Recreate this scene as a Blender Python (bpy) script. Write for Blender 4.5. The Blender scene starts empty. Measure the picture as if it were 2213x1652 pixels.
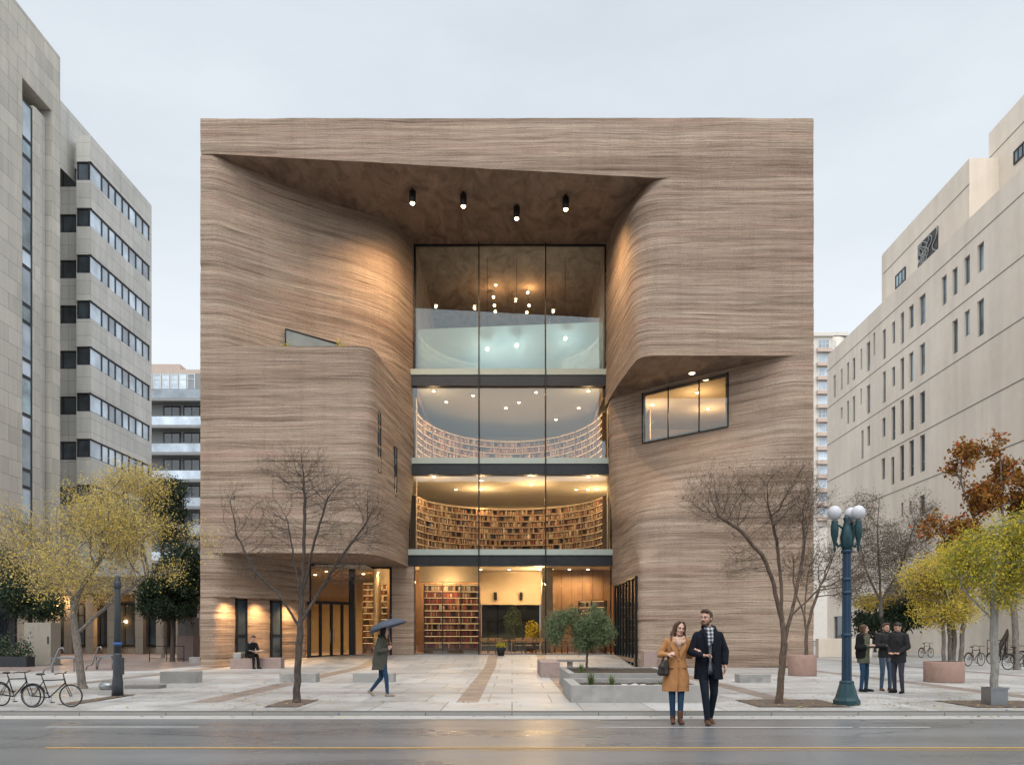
import bpy, bmesh, math, random
import numpy as np
from mathutils import Vector, Matrix

R = math.radians
scene = bpy.context.scene
COL = scene.collection
random.seed(7)

# ---------------------------------------------------------------- camera figures
F, CX, HY, CH = 1700.0, 1106.0, 1368.0, 1.45      # focal length / principal point in picture units, eye height

def at(px, py, d):
    """the place in the world seen at picture point (px, py) at distance d"""
    return Vector(((px - CX) * d / F, d, CH + (HY - py) * d / F))

def on_ground(px, py, z=0.0):
    d = (CH - z) * F / (py - HY)
    return Vector(((px - CX) * d / F, d, z))

def sst(a, b, x):
    t = min(1.0, max(0.0, (x - a) / (b - a)))
    return t * t * (3 - 2 * t)

def ramp_z(x, y):
    """the forecourt rises gently under the library's overhang"""
    if x < -13.2 or x > 6.2:
        return 0.0
    return 0.36 * sst(33.3, 41.0, y)

# ---------------------------------------------------------------- mesh collector
class MB:
    def __init__(self):
        self.v, self.f, self.m, self.s = [], [], [], []

    def add(self, vs, fs, mi=0, smooth=False):
        b = len(self.v)
        self.v.extend([tuple(p) for p in vs])
        for f in fs:
            self.f.append(tuple(i + b for i in f))
            self.m.append(mi)
            self.s.append(smooth)
        return self

    def box(self, x0, x1, y0, y1, z0, z1, mi=0):
        vs = [(x0, y0, z0), (x1, y0, z0), (x1, y1, z0), (x0, y1, z0), (x0, y0, z1), (x1, y0, z1), (x1, y1, z1), (x0, y1, z1)]
        return self.add(vs, [(0, 3, 2, 1), (4, 5, 6, 7), (0, 1, 5, 4), (1, 2, 6, 5), (2, 3, 7, 6), (3, 0, 4, 7)], mi)

    def obox(self, c, u, w, h, du, dw, z0=None, mi=0):
        """box with centre c, half sizes du along u and dw along w, height h from c.z"""
        c, u, w = Vector(c), Vector(u), Vector(w)
        p = [c - u * du - w * dw, c + u * du - w * dw, c + u * du + w * dw, c - u * du + w * dw]
        vs = p + [q + Vector((0, 0, h)) for q in p]
        return self.add(vs, [(0, 3, 2, 1), (4, 5, 6, 7), (0, 1, 5, 4), (1, 2, 6, 5), (2, 3, 7, 6), (3, 0, 4, 7)], mi)

    def prism(self, pts, z0, z1, mi=0):
        n = len(pts)
        vs = [(p[0], p[1], z0) for p in pts] + [(p[0], p[1], z1) for p in pts]
        fs = [tuple(range(n))[::-1], tuple(range(n, 2 * n))] + [(i, (i + 1) % n, n + (i + 1) % n, n + i) for i in range(n)]
        return self.add(vs, fs, mi)

    def tube(self, pts, rad, sides=8, mi=0, caps=True, smooth=True):
        pts = [Vector(p) for p in pts]
        n = len(pts)
        if not hasattr(rad, '__len__'):
            rad = [rad] * n
        t = (pts[1] - pts[0]).normalized()
        up = Vector((0, 0, 1)) if abs(t.z) < 0.9 else Vector((1, 0, 0))
        side = t.cross(up).normalized()
        vs = []
        for i in range(n):
            if i == 0: tt = pts[1] - pts[0]
            elif i == n - 1: tt = pts[i] - pts[i - 1]
            else: tt = pts[i + 1] - pts[i - 1]
            if tt.length < 1e-9: tt = t
            tt = tt.normalized()
            side = (side - tt * side.dot(tt))
            if side.length < 1e-6: side = tt.orthogonal()
            side.normalize()
            b = tt.cross(side)
            for k in range(sides):
                a = 2 * math.pi * k / sides
                vs.append(pts[i] + (side * math.cos(a) + b * math.sin(a)) * rad[i])
        fs = []
        for i in range(n - 1):
            for k in range(sides):
                k2 = (k + 1) % sides
                fs.append((i * sides + k, i * sides + k2, (i + 1) * sides + k2, (i + 1) * sides + k))
        self.add(vs, fs, mi, smooth)
        if caps:
            b = len(self.v) - len(vs)
            self.f.append(tuple(b + k for k in range(sides))[::-1]); self.m.append(mi); self.s.append(False)
            self.f.append(tuple(b + (n - 1) * sides + k for k in range(sides))); self.m.append(mi); self.s.append(False)
        return self

    def lathe(self, prof, c=(0, 0, 0), sides=16, mi=0, smooth=True, squash=(1, 1)):
        """prof: (radius, z) pairs from bottom to top"""
        n = len(prof)
        vs = []
        for r, z in prof:
            for k in range(sides):
                a = 2 * math.pi * (k + .5) / sides
                vs.append((c[0] + r * math.cos(a) * squash[0], c[1] + r * math.sin(a) * squash[1], c[2] + z))
        fs = []
        for i in range(n - 1):
            for k in range(sides):
                k2 = (k + 1) % sides
                fs.append((i * sides + k, i * sides + k2, (i + 1) * sides + k2, (i + 1) * sides + k))
        self.add(vs, fs, mi, smooth)
        b = len(self.v) - len(vs)
        self.f.append(tuple(b + k for k in range(sides))[::-1]); self.m.append(mi); self.s.append(False)
        self.f.append(tuple(b + (n - 1) * sides + k for k in range(sides))); self.m.append(mi); self.s.append(False)
        return self

    def ball(self, c, r, seg=14, rings=9, mi=0, rot=None):
        if not hasattr(r, '__len__'): r = (r, r, r)
        c = Vector(c)
        vs = []
        for i in range(rings + 1):
            th = math.pi * i / rings
            for k in range(seg):
                a = 2 * math.pi * k / seg
                p = Vector((r[0] * math.sin(th) * math.cos(a), r[1] * math.sin(th) * math.sin(a), r[2] * math.cos(th)))
                if rot is not None: p = rot @ p
                vs.append(c + p)
        fs = []
        for i in range(rings):
            for k in range(seg):
                k2 = (k + 1) % seg
                fs.append((i * seg + k, (i + 1) * seg + k, (i + 1) * seg + k2, i * seg + k2))
        return self.add(vs, fs, mi, True)

    def grid(self, P, mi=0, smooth=True, skip=None, flip=False):
        """P[j][i] rows of points"""
        nj, ni = len(P), len(P[0])
        vs = [p for row in P for p in row]
        fs = []
        for j in range(nj - 1):
            for i in range(ni - 1):
                if skip is not None and skip(i, j): continue
                q = (j * ni + i, j * ni + i + 1, (j + 1) * ni + i + 1, (j + 1) * ni + i)
                fs.append(q[::-1] if flip else q)
        return self.add(vs, fs, mi, smooth)

    def torus(self, c, R0, r0, axis='y', seg=28, sides=6, mi=0, a0=0, a1=2 * math.pi):
        c = Vector(c)
        pts = []
        full = abs(a1 - a0 - 2 * math.pi) < 1e-6
        n = seg + 1
        for i in range(n):
            a = a0 + (a1 - a0) * i / seg
            if axis == 'y': pts.append(c + Vector((R0 * math.cos(a), 0, R0 * math.sin(a))))
            elif axis == 'x': pts.append(c + Vector((0, R0 * math.cos(a), R0 * math.sin(a))))
            else: pts.append(c + Vector((R0 * math.cos(a), R0 * math.sin(a), 0)))
        return self.tube(pts, r0, sides, mi, caps=not full)

    def build(self, name, mats, parent=None, world=True, bevel=0, merge=False, hideprops=None):
        me = bpy.data.meshes.new(name)
        v = self.v
        if parent is not None and world:
            l = PLOC.get(parent.name, Vector((0, 0, 0)))
            v = [(p[0] - l[0], p[1] - l[1], p[2] - l[2]) for p in v]
        me.from_pydata(v, [], self.f)
        if not isinstance(mats, (list, tuple)): mats = [mats]
        for m in mats: me.materials.append(m)
        me.polygons.foreach_set('material_index', self.m)
        me.polygons.foreach_set('use_smooth', self.s)
        me.update()
        if merge or bevel:
            bm = bmesh.new(); bm.from_mesh(me)
            if merge: bmesh.ops.remove_doubles(bm, verts=bm.verts, dist=merge if merge is not True else 1e-4)
            if bevel:
                es = [e for e in bm.edges if len(e.link_faces) == 2 and e.calc_face_angle(0) > 0.6]
                bmesh.ops.bevel(bm, geom=es, offset=bevel, segments=2, affect='EDGES', profile=0.6)
            bm.to_mesh(me); bm.free()
        o = bpy.data.objects.new(name, me)
        COL.objects.link(o)
        if parent is not None:
            o.parent = parent
            PLOC[o.name] = PLOC.get(parent.name, Vector((0, 0, 0))) if world else Vector((0, 0, 0))
        return o

PLOC = {}          # world place of every object whose children are written in world coordinates

def tag(o, label=None, cat=None, group=None, kind=None):
    if label: o['label'] = label
    if cat: o['category'] = cat
    if group: o['group'] = group
    if kind: o['kind'] = kind
    return o

def thing(name, label, cat, loc=(0, 0, 0), rotz=0, group=None, scale=1.0):
    o = bpy.data.objects.new(name, None)
    COL.objects.link(o)
    o.location = loc; o.rotation_euler = (0, 0, rotz); o.scale = (scale,) * 3
    o.empty_display_size = 0.2
    PLOC[o.name] = Vector(loc)
    return tag(o, label, cat, group)

def copy_tree(o, parent=None):
    c = o.copy(); COL.objects.link(c)
    if parent is not None: c.parent = parent
    PLOC[c.name] = PLOC.get(o.name, Vector((0, 0, 0)))
    for ch in list(o.children): copy_tree(ch, c)
    return c

# ---------------------------------------------------------------- numpy noise
def _hash(i, seed):
    x = np.sin(i * 127.1 + seed * 311.7) * 43758.5453
    return x - np.floor(x)

def vn1(t, seed=0):
    i = np.floor(t); f = t - i
    u = f * f * (3 - 2 * f)
    return _hash(i, seed) * (1 - u) + _hash(i + 1, seed) * u

def vn2(x, y, seed=0):
    i, j = np.floor(x), np.floor(y)
    fx, fy = x - i, y - j
    ux, uy = fx * fx * (3 - 2 * fx), fy * fy * (3 - 2 * fy)
    h = lambda a, b: _hash(a + b * 57.31, seed)
    return (h(i, j) * (1 - ux) + h(i + 1, j) * ux) * (1 - uy) + (h(i, j + 1) * (1 - ux) + h(i + 1, j + 1) * ux) * uy

# ---------------------------------------------------------------- materials
class NT:
    """small node-tree builder"""
    def __init__(self, name):
        self.mat = bpy.data.materials.new(name)
        self.mat.use_nodes = True
        self.t = self.mat.node_tree
        self.t.nodes.clear()
        self.out = self.n('ShaderNodeOutputMaterial')
        self.co = None
    def n(self, kind, **kw):
        nd = self.t.nodes.new(kind)
        for k, v in kw.items():
            if k.startswith('i_'): nd.inputs[k[2:].replace('_', ' ')].default_value = v
            else: setattr(nd, k, v)
        return nd
    def l(self, a, b): self.t.links.new(a, b)
    def coord(self, scale=(1, 1, 1), kind='Object', rot=(0, 0, 0), loc=(0, 0, 0)):
        if self.co is None: self.co = self.n('ShaderNodeTexCoord')
        mp = self.n('ShaderNodeMapping')
        mp.inputs['Scale'].default_value = scale
        mp.inputs['Rotation'].default_value = rot
        mp.inputs['Location'].default_value = loc
        self.l(self.co.outputs[kind], mp.inputs['Vector'])
        return mp.outputs['Vector']
    def noise(self, vec, scale=5, detail=4, rough=.55, dist=0.0):
        nd = self.n('ShaderNodeTexNoise')
        nd.inputs['Scale'].default_value = scale; nd.inputs['Detail'].default_value = detail
        nd.inputs['Roughness'].default_value = rough; nd.inputs['Distortion'].default_value = dist
        if vec is not None: self.l(vec, nd.inputs['Vector'])
        return nd.outputs['Fac']
    def ramp(self, fac, stops, interp='LINEAR'):
        nd = self.n('ShaderNodeValToRGB')
        cr = nd.color_ramp; cr.interpolation = interp
        while len(cr.elements) > 1: cr.elements.remove(cr.elements[-1])
        for i, (p, c) in enumerate(stops):
            e = cr.elements[0] if i == 0 else cr.elements.new(p)
            e.position = p
            e.color = (c, c, c, 1) if not hasattr(c, '__len__') else (c[0], c[1], c[2], 1)
        self.l(fac, nd.inputs['Fac'])
        return nd.outputs['Color']
    def mix(self, fac, a, b, mode='MIX'):
        nd = self.n('ShaderNodeMix', data_type='RGBA', blend_type=mode)
        for s, x in ((nd.inputs[0], fac), (nd.inputs[6], a), (nd.inputs[7], b)):
            if hasattr(x, 'is_linked'): self.l(x, s)
            elif not hasattr(x, '__len__'): s.default_value = x
            else: s.default_value = (x[0], x[1], x[2], 1)
        return nd.outputs[2]
    def math(self, op, a, b=0.0, c=None):
        nd = self.n('ShaderNodeMath', operation=op)
        for s, x in zip(nd.inputs, (a, b) if c is None else (a, b, c)):
            if hasattr(x, 'is_linked'): self.l(x, s)
            else: s.default_value = x
        return nd.outputs[0]
    def bump(self, h, strength=.3, dist=.02, normal=None):
        nd = self.n('ShaderNodeBump')
        nd.inputs['Strength'].default_value = strength; nd.inputs['Distance'].default_value = dist
        self.l(h, nd.inputs['Height'])
        if normal is not None: self.l(normal, nd.inputs['Normal'])
        return nd.outputs['Normal']
    def bsdf(self, color, rough=.7, metal=0.0, normal=None, spec=.5, **kw):
        p = self.n('ShaderNodeBsdfPrincipled')
        if hasattr(color, 'is_linked'): self.l(color, p.inputs['Base Color'])
        else: p.inputs['Base Color'].default_value = (color[0], color[1], color[2], 1)
        if hasattr(rough, 'is_linked'): self.l(rough, p.inputs['Roughness'])
        else: p.inputs['Roughness'].default_value = rough
        p.inputs['Metallic'].default_value = metal
        p.inputs['Specular IOR Level'].default_value = spec
        if normal is not None: self.l(normal, p.inputs['Normal'])
        for k, v in kw.items(): p.inputs[k.replace('_', ' ')].default_value = v
        return p.outputs['BSDF']
    def done(self, shader):
        self.l(shader, self.out.inputs['Surface'])
        return self.mat

def srgb(r, g, b):
    f = lambda c: (c / 255 / 12.92) if c <= 10 else ((c / 255 + .055) / 1.055) ** 2.4
    return (f(r), f(g), f(b))

def surf(name, c, var=.18, scale=6, rough=.75, metal=0, bump=.15, stretch=(1, 1, 1), spec=.4, dist=.01):
    """a plain material with uneven tone, gloss and grain"""
    t = NT(name)
    v = t.coord(stretch)
    a = t.noise(v, scale, 6, .6)
    b = t.noise(v, scale * .22, 3, .5)
    lo = tuple(x * (1 - var) for x in c); hi = tuple(min(1, x * (1 + var)) for x in c)
    col = t.mix(t.ramp(b, [(.35, 0), (.65, 1)]), t.mix(t.ramp(a, [(.3, 0), (.7, 1)]), lo, hi), c)
    rg = t.ramp(a, [(.3, max(.02, rough - .08)), (.7, min(1, rough + .08))])
    return t.done(t.bsdf(col, rg, metal, t.bump(a, bump, dist), spec))
# ================================================================ materials
M = {}
def rammed_earth():
    t = NT('rammed_earth')
    co = t.coord((1, 1, 1))
    wv = t.noise(t.coord((.12, .12, .35)), 1.0, 2, .5)
    wv2 = t.noise(t.coord((.55, .55, 1.2)), 1.0, 3, .55)
    sep = t.n('ShaderNodeSeparateXYZ'); t.l(co, sep.inputs[0])
    z = t.math('ADD', sep.outputs[2], t.math('MULTIPLY', t.math('SUBTRACT', wv, .5), .36))
    z = t.math('ADD', z, t.math('MULTIPLY', t.math('SUBTRACT', wv2, .5), .11))
    def layer(k, sx, seed, det=2):
        cb = t.n('ShaderNodeCombineXYZ')
        t.l(t.math('MULTIPLY', sep.outputs[0], sx), cb.inputs[0])
        t.l(t.math('MULTIPLY', t.math('ADD', sep.outputs[1], seed), sx), cb.inputs[1])
        t.l(t.math('MULTIPLY', z, k), cb.inputs[2])
        return t.noise(cb.outputs[0], 1.0, det, .55)
    broad, mid, fine, hair = layer(.75, .05, 3, 3), layer(5.0, .16, 11, 6), layer(15, .32, 23, 5), layer(31, .9, 31, 4)
    col = t.ramp(mid, [(.26, (.225, .167, .127)), (.41, (.305, .234, .181)), (.52, (.343, .268, .210)), (.66, (.392, .316, .252)), (.78, (.332, .258, .201))])
    c2 = t.ramp(broad, [(.3, (.66, .59, .55)), (.47, (.98, .95, .92)), (.7, (1.16, 1.12, 1.07))])
    col = t.mix(.8, col, c2, 'MULTIPLY')
    pk = t.ramp(layer(1.6, .1, 47, 2), [(.55, 0), (.75, 1)])
    col = t.mix(t.math('MULTIPLY', pk, .45), col, (.40, .25, .20))
    gn = t.ramp(layer(2.1, .1, 63, 2), [(.6, 0), (.8, 1)])
    col = t.mix(t.math('MULTIPLY', gn, .35), col, (.34, .31, .22))
    col = t.mix(.85, col, t.ramp(fine, [(.25, (.50, .45, .42)), (.42, (.90, .88, .86)), (.6, (1.10, 1.09, 1.08))]), 'MULTIPLY')
    ln = t.ramp(layer(11, .15, 71, 5), [(.30, 0), (.35, 1)])
    brk = t.ramp(t.noise(t.coord((.5, .5, 1.4)), 1.0, 3, .5), [(.42, 1), (.58, 0)])
    ln = t.math('MAXIMUM', ln, t.math('MULTIPLY', brk, .75))
    col = t.mix(1, col, t.mix(ln, (.36, .31, .28), (1, 1, 1)), 'MULTIPLY')
    col = t.mix(.55, col, t.ramp(hair, [(.25, .62), (.55, 1.12)]), 'MULTIPLY')
    gr = t.noise(t.coord((1, 1, 1.6)), 16, 8, .78)
    col = t.mix(.8, col, t.ramp(gr, [(.3, .55), (.65, 1.22)]), 'MULTIPLY')
    pt = t.noise(t.coord((.35, .35, .8)), 1.0, 5, .65)
    col = t.mix(.55, col, t.ramp(pt, [(.3, (.78, .74, .70)), (.5, (1, 1, 1)), (.7, (1.12, 1.11, 1.09))]), 'MULTIPLY')
    dr = t.noise(t.coord((2.2, 2.2, .10)), 1.0, 4, .6)
    col = t.mix(.22, col, t.ramp(dr, [(.30, .6), (.5, 1.04)]), 'MULTIPLY')
    pit = t.n('ShaderNodeTexVoronoi'); pit.inputs['Scale'].default_value = 3.1; t.l(t.coord((1, 1, 1.9)), pit.inputs['Vector'])
    pm = t.ramp(pit.outputs['Distance'], [(.04, .25), (.10, 1)])
    col = t.mix(.8, col, pm, 'MULTIPLY')
    h = t.math('ADD', t.math('MULTIPLY', fine, 1.6), t.math('MULTIPLY', hair, .7))
    h = t.math('ADD', h, t.math('MULTIPLY', gr, .9))
    h = t.math('ADD', h, t.math('MULTIPLY', mid, 1.5))
    h = t.math('ADD', h, t.math('MULTIPLY', ln, .35))
    return t.done(t.bsdf(col, .88, 0, t.bump(h, .55, .05), .25))
M['earth'] = rammed_earth()

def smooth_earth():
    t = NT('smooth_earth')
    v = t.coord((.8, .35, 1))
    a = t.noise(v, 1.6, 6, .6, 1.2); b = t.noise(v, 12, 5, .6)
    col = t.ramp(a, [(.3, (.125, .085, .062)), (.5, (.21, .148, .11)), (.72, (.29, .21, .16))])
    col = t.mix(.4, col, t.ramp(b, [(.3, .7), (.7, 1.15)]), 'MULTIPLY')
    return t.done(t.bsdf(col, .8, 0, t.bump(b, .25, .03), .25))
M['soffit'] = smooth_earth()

def timber():
    t = NT('timber')
    v = t.coord((.35, .35, 5))
    a = t.noise(v, 1.4, 5, .6, .4)
    col = t.ramp(a, [(.3, (.09, .045, .022)), (.55, (.19, .10, .05)), (.75, (.28, .16, .085))])
    return t.done(t.bsdf(col, .55, 0, t.bump(a, .1, .01)))
M['timber'] = timber()

def glass(name, tint, refl, trans, rough=0.0):
    t = NT(name)
    tr = t.n('ShaderNodeBsdfTransparent'); tr.inputs[0].default_value = (*trans, 1)
    gl = t.n('ShaderNodeBsdfGlossy'); gl.inputs[0].default_value = (*tint, 1); gl.inputs['Roughness'].default_value = rough
    fr = t.n('ShaderNodeFresnel'); fr.inputs['IOR'].default_value = 1.5
    wob = t.noise(t.coord((.5, .5, .5)), 1.1, 2, .5)
    t.l(t.bump(wob, .05, .05), gl.inputs['Normal'])
    f = t.math('ADD', fr.outputs[0], refl)
    mx = t.n('ShaderNodeMixShader'); t.l(f, mx.inputs[0]); t.l(tr.outputs[0], mx.inputs[1]); t.l(gl.outputs[0], mx.inputs[2])
    return t.done(mx.outputs[0])
M['glass'] = glass('clear_glass', (.85, .96, 1), .02, (.93, .95, .93))
M['glass_edge'] = surf('glass_edge', (.34, .40, .37), .1, 3, .35, bump=.02)
def sky_sheen():  # pale teal colour painting the sky reflection of the top glazing
    t = NT('sky_reflection_tint')
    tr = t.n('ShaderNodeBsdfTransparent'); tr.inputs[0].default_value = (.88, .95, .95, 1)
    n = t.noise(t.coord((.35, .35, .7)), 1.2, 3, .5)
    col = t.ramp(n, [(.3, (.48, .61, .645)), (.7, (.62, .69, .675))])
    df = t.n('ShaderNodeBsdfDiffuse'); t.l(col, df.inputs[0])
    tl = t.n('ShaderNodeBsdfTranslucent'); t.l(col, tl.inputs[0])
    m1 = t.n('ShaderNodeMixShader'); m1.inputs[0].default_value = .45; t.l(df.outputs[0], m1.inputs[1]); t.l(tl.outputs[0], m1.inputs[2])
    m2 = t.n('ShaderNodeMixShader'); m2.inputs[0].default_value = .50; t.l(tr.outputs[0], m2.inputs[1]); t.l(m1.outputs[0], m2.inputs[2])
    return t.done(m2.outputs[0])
M['sky_sheen'] = sky_sheen()

def window_glass(name, base, rough=.04, mv=.5):
    t = NT(name)
    gi = t.n('ShaderNodeObjectInfo')
    n = t.noise(t.coord((.4, .4, .4)), 1.5, 3, .5)
    c = t.mix(t.ramp(n, [(.35, 0), (.65, 1)]), tuple(x * (1 - mv) for x in base), tuple(x * (1 + mv) for x in base))
    c = t.mix(1, c, t.ramp(gi.outputs['Random'], [(0, .5), (1, 1.5)]), 'MULTIPLY')
    return t.done(t.bsdf(c, rough, 0, t.bump(n, .03, .05), .8))
M['win_dark'] = window_glass('dark_window_glass', (.045, .06, .075))
M['win_teal'] = window_glass('teal_window_glass', (.19, .26, .29))
M['win_grey'] = window_glass('grey_window_glass', (.15, .165, .15), .12, .3)
M['win_sky'] = window_glass('sky_tinted_window_glass', (.42, .50, .58), .06, .25)  # sky reflection put into the pale base colour

M['black_metal'] = surf('black_metal', (.014, .014, .015), .3, 8, .42, .3, .05)
M['dark_steel'] = surf('dark_steel', (.03, .033, .037), .25, 5, .4, .4, .05)
M['grey_metal'] = surf('grey_metal', (.25, .26, .27), .15, 8, .4, .8, .04)
M['white_paint'] = surf('white_paint', (.66, .65, .62), .08, 4, .6, bump=.04)
M['road_line'] = surf('road_line', (.50, .50, .48), .3, 14, .75, bump=.1)
M['road_yellow'] = surf('road_yellow', (.50, .30, .075), .25, 14, .75, bump=.1)
M['lamp_green'] = surf('lamp_green', (.016, .052, .062), .35, 5, .45, .2, .1)
M['lamp_blue'] = surf('lamp_blue', (.018, .045, .082), .3, 5, .42, .2, .1, (1, 1, .3))
M['post_grey'] = surf('post_grey', (.045, .052, .060), .3, 6, .5, .2, .1, (1, 1, .4))
M['terracotta'] = surf('terracotta', (.33, .215, .175), .2, 6, .85, bump=.15)
M['pink_stone'] = surf('pink_stone', (.30, .225, .20), .2, 6, .85, bump=.15)
M['concrete'] = surf('cast_concrete', (.31, .30, .285), .34, 3.2, .85, bump=.35)
M['concrete_dark'] = surf('damp_concrete', (.19, .18, .17), .3, 4, .8, bump=.2)
M['soil'] = surf('soil', (.055, .042, .032), .5, 20, .95, bump=.9, dist=.03)
M['grate'] = surf('tree_pit', (.12, .09, .07), .4, 18, .9, bump=.6, dist=.02)
M['stone_pale'] = surf('pale_pebble', (.48, .48, .47), .3, 6, .7)
M['floor_wood'] = surf('floor_wood', (.26, .16, .085), .25, 3, .4, stretch=(.4, 3, 1))
M['plaster'] = surf('warm_plaster', (.52, .44, .34), .08, 2, .85, bump=.03)
M['cool_plaster'] = surf('cool_plaster', (.40, .43, .43), .06, 2, .85, bump=.03)
M['ceiling_plaster'] = surf('ceiling_plaster', (.56, .52, .46), .06, 2, .85, bump=.03)
M['shelf_wood'] = surf('shelf_wood', (.20, .115, .055), .25, 5, .55, stretch=(1, 1, 4))
M['red_wood'] = surf('red_wood', (.22, .135, .085), .25, 4, .5, stretch=(1, 1, .3))
M['dark_wood'] = surf('dark_wood', (.06, .032, .018), .3, 5, .5, stretch=(1, 1, 4))
M['table_wood'] = surf('table_wood', (.52, .36, .21), .2, 5, .45)

def emit(name, c, s):
    t = NT(name)
    e = t.n('ShaderNodeEmission'); e.inputs[0].default_value = (*c, 1); e.inputs[1].default_value = s
    return t.done(e.outputs[0])
M['glow'] = emit('lamp_glow', (1, .72, .38), 14)
M['glow_soft'] = emit('shelf_light', (1, .60, .25), 2.0)
M['shop_glow'] = emit('shop_light', (1, .55, .22), 4)

def island(name, stops, rough=.8, trans=0.0, spec=.2):
    """colour changes from loose piece to loose piece"""
    t = NT(name)
    g = t.n('ShaderNodeNewGeometry')
    col = t.ramp(g.outputs['Random Per Island'], stops, 'LINEAR')
    b = t.bsdf(col, rough, 0, None, spec)
    if trans:
        tl = t.n('ShaderNodeBsdfTranslucent'); t.l(col, tl.inputs[0])
        mx = t.n('ShaderNodeMixShader'); mx.inputs[0].default_value = trans; t.l(b, mx.inputs[1]); t.l(tl.outputs[0], mx.inputs[2])
        b = mx.outputs[0]
    return t.done(b)
M['books'] = island('book_spines', [(0, (.05, .03, .025)), (.2, (.18, .07, .04)), (.4, (.34, .24, .14)), (.55, (.10, .10, .10)), (.7, (.48, .40, .28)), (.85, (.22, .06, .04)), (1, (.62, .56, .44))])
M['books_pale'] = island('pale_book_spines', [(0, (.30, .26, .2)), (.4, (.55, .5, .42)), (.7, (.4, .42, .42)), (1, (.7, .66, .56))])
BOOKC = [(.24, .05, .03), (.33, .08, .045), (.16, .04, .03), (.42, .22, .11), (.08, .04, .035), (.5, .38, .24)]
for i, c in enumerate(BOOKC): M['book%d' % i] = surf('book_cloth_' + 'red rust maroon tan brown cream'.split()[i], c, .15, 10, .7)
M['leaf_gold'] = island('gold_leaf', [(0, (.38, .28, .08)), (.35, (.66, .51, .13)), (.7, (.78, .63, .22)), (1, (.50, .42, .16))], .75, .42)
M['leaf_olive'] = island('olive_leaf', [(0, (.07, .10, .045)), (.4, (.14, .19, .085)), (.8, (.22, .27, .14)), (1, (.30, .34, .21))], .7, .15)
M['leaf_dark'] = island('dark_leaf', [(0, (.012, .022, .012)), (.5, (.028, .05, .026)), (1, (.06, .085, .04))], .55, .12)
M['leaf_yellow'] = island('yellow_leaf', [(0, (.40, .31, .045)), (.3, (.66, .49, .08)), (.65, (.74, .58, .13)), (1, (.34, .37, .08))], .75, .42)
M['leaf_lime'] = island('lime_leaf', [(0, (.16, .22, .045)), (.3, (.34, .36, .06)), (.6, (.58, .48, .06)), (1, (.76, .58, .08))], .75, .42)
M['leaf_rust'] = island('rust_leaf', [(0, (.14, .065, .018)), (.5, (.27, .125, .026)), (.85, (.34, .18, .04)), (.93, (.48, .09, .03)), (1, (.5, .14, .04))], .75, .25)
M['leaf_dry'] = island('dry_leaf', [(0, (.09, .066, .05)), (.5, (.16, .12, .085)), (1, (.23, .19, .12))], .85, .15)
M['leaf_fallen'] = island('fallen_leaf', [(0, (.16, .09, .03)), (.4, (.34, .24, .06)), (.75, (.50, .38, .08)), (1, (.20, .08, .03))], .8)
M['grass'] = island('grass_blade', [(0, (.06, .10, .03)), (1, (.20, .26, .09))], .7, .2)

def bark(name, c, var=.45):
    t = NT(name)
    v = t.coord((1, 1, .22))
    a = t.noise(v, 34, 5, .65); b = t.noise(t.coord((1, 1, 1)), 6, 4, .6)
    col = t.mix(t.ramp(a, [(.3, 0), (.7, 1)]), tuple(x * (1 - var) for x in c), tuple(x * (1 + var) for x in c))
    col = t.mix(.6, col, t.ramp(b, [(.3, .6), (.7, 1.3)]), 'MULTIPLY')
    return t.done(t.bsdf(col, .9, 0, t.bump(a, .6, .02), .2))
M['bark_dark'] = bark('dark_bark', (.085, .068, .058))
M['bark_grey'] = bark('grey_bark', (.19, .165, .145))
M['bark_pale'] = bark('pale_bark', (.27, .26, .235), .25)
M['bark_brown'] = bark('brown_bark', (.125, .09, .068))

def panel_wall(name, c1, c2, mortar, bw, bh, msize=.012, along='x', streak=.25, offset=.5, cvar=.5):
    """cladding panels with thin joints; along names the horizontal axis of the wall"""
    t = NT(name)
    co = t.coord((1, 1, 1))
    sep = t.n('ShaderNodeSeparateXYZ'); t.l(co, sep.inputs[0])
    cb = t.n('ShaderNodeCombineXYZ')
    g = t.n('ShaderNodeNewGeometry'); sn = t.n('ShaderNodeSeparateXYZ'); t.l(g.outputs['Normal'], sn.inputs[0])
    sidew = t.math('GREATER_THAN', t.math('ABSOLUTE', sn.outputs[0]), .7)
    u = t.math('ADD', t.math('MULTIPLY', sep.outputs[1], sidew), t.math('MULTIPLY', sep.outputs[0], t.math('SUBTRACT', 1, sidew)))
    t.l(u, cb.inputs[0]); t.l(sep.outputs[2], cb.inputs[1])
    br = t.n('ShaderNodeTexBrick'); t.l(cb.outputs[0], br.inputs['Vector'])
    br.offset = offset
    for k, v in (('Color1', c1), ('Color2', c2), ('Mortar', mortar)): br.inputs[k].default_value = (*v, 1)
    br.inputs['Scale'].default_value = 1; br.inputs['Mortar Size'].default_value = msize
    br.inputs['Brick Width'].default_value = bw; br.inputs['Row Height'].default_value = bh
    br.inputs['Bias'].default_value = 0
    s = t.noise(t.coord((1.2, 1.2, .12)), 1.4, 5, .6); n = t.noise(co, 7, 5, .6); w = t.noise(co, .22, 2, .5)
    col = t.mix(streak * 2, br.outputs['Color'], t.ramp(s, [(.3, .72), (.65, 1.06)]), 'MULTIPLY')
    col = t.mix(.3, col, t.ramp(n, [(.3, .85), (.7, 1.1)]), 'MULTIPLY')
    col = t.mix(.5, col, t.ramp(w, [(.35, (.82, .83, .8)), (.65, (1.1, 1.07, 1.02))]), 'MULTIPLY')
    h = t.math('SUBTRACT', t.math('MULTIPLY', n, .3), br.outputs['Fac'])
    return t.done(t.bsdf(col, .75, 0, t.bump(h, .3, .02), .35))
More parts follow.
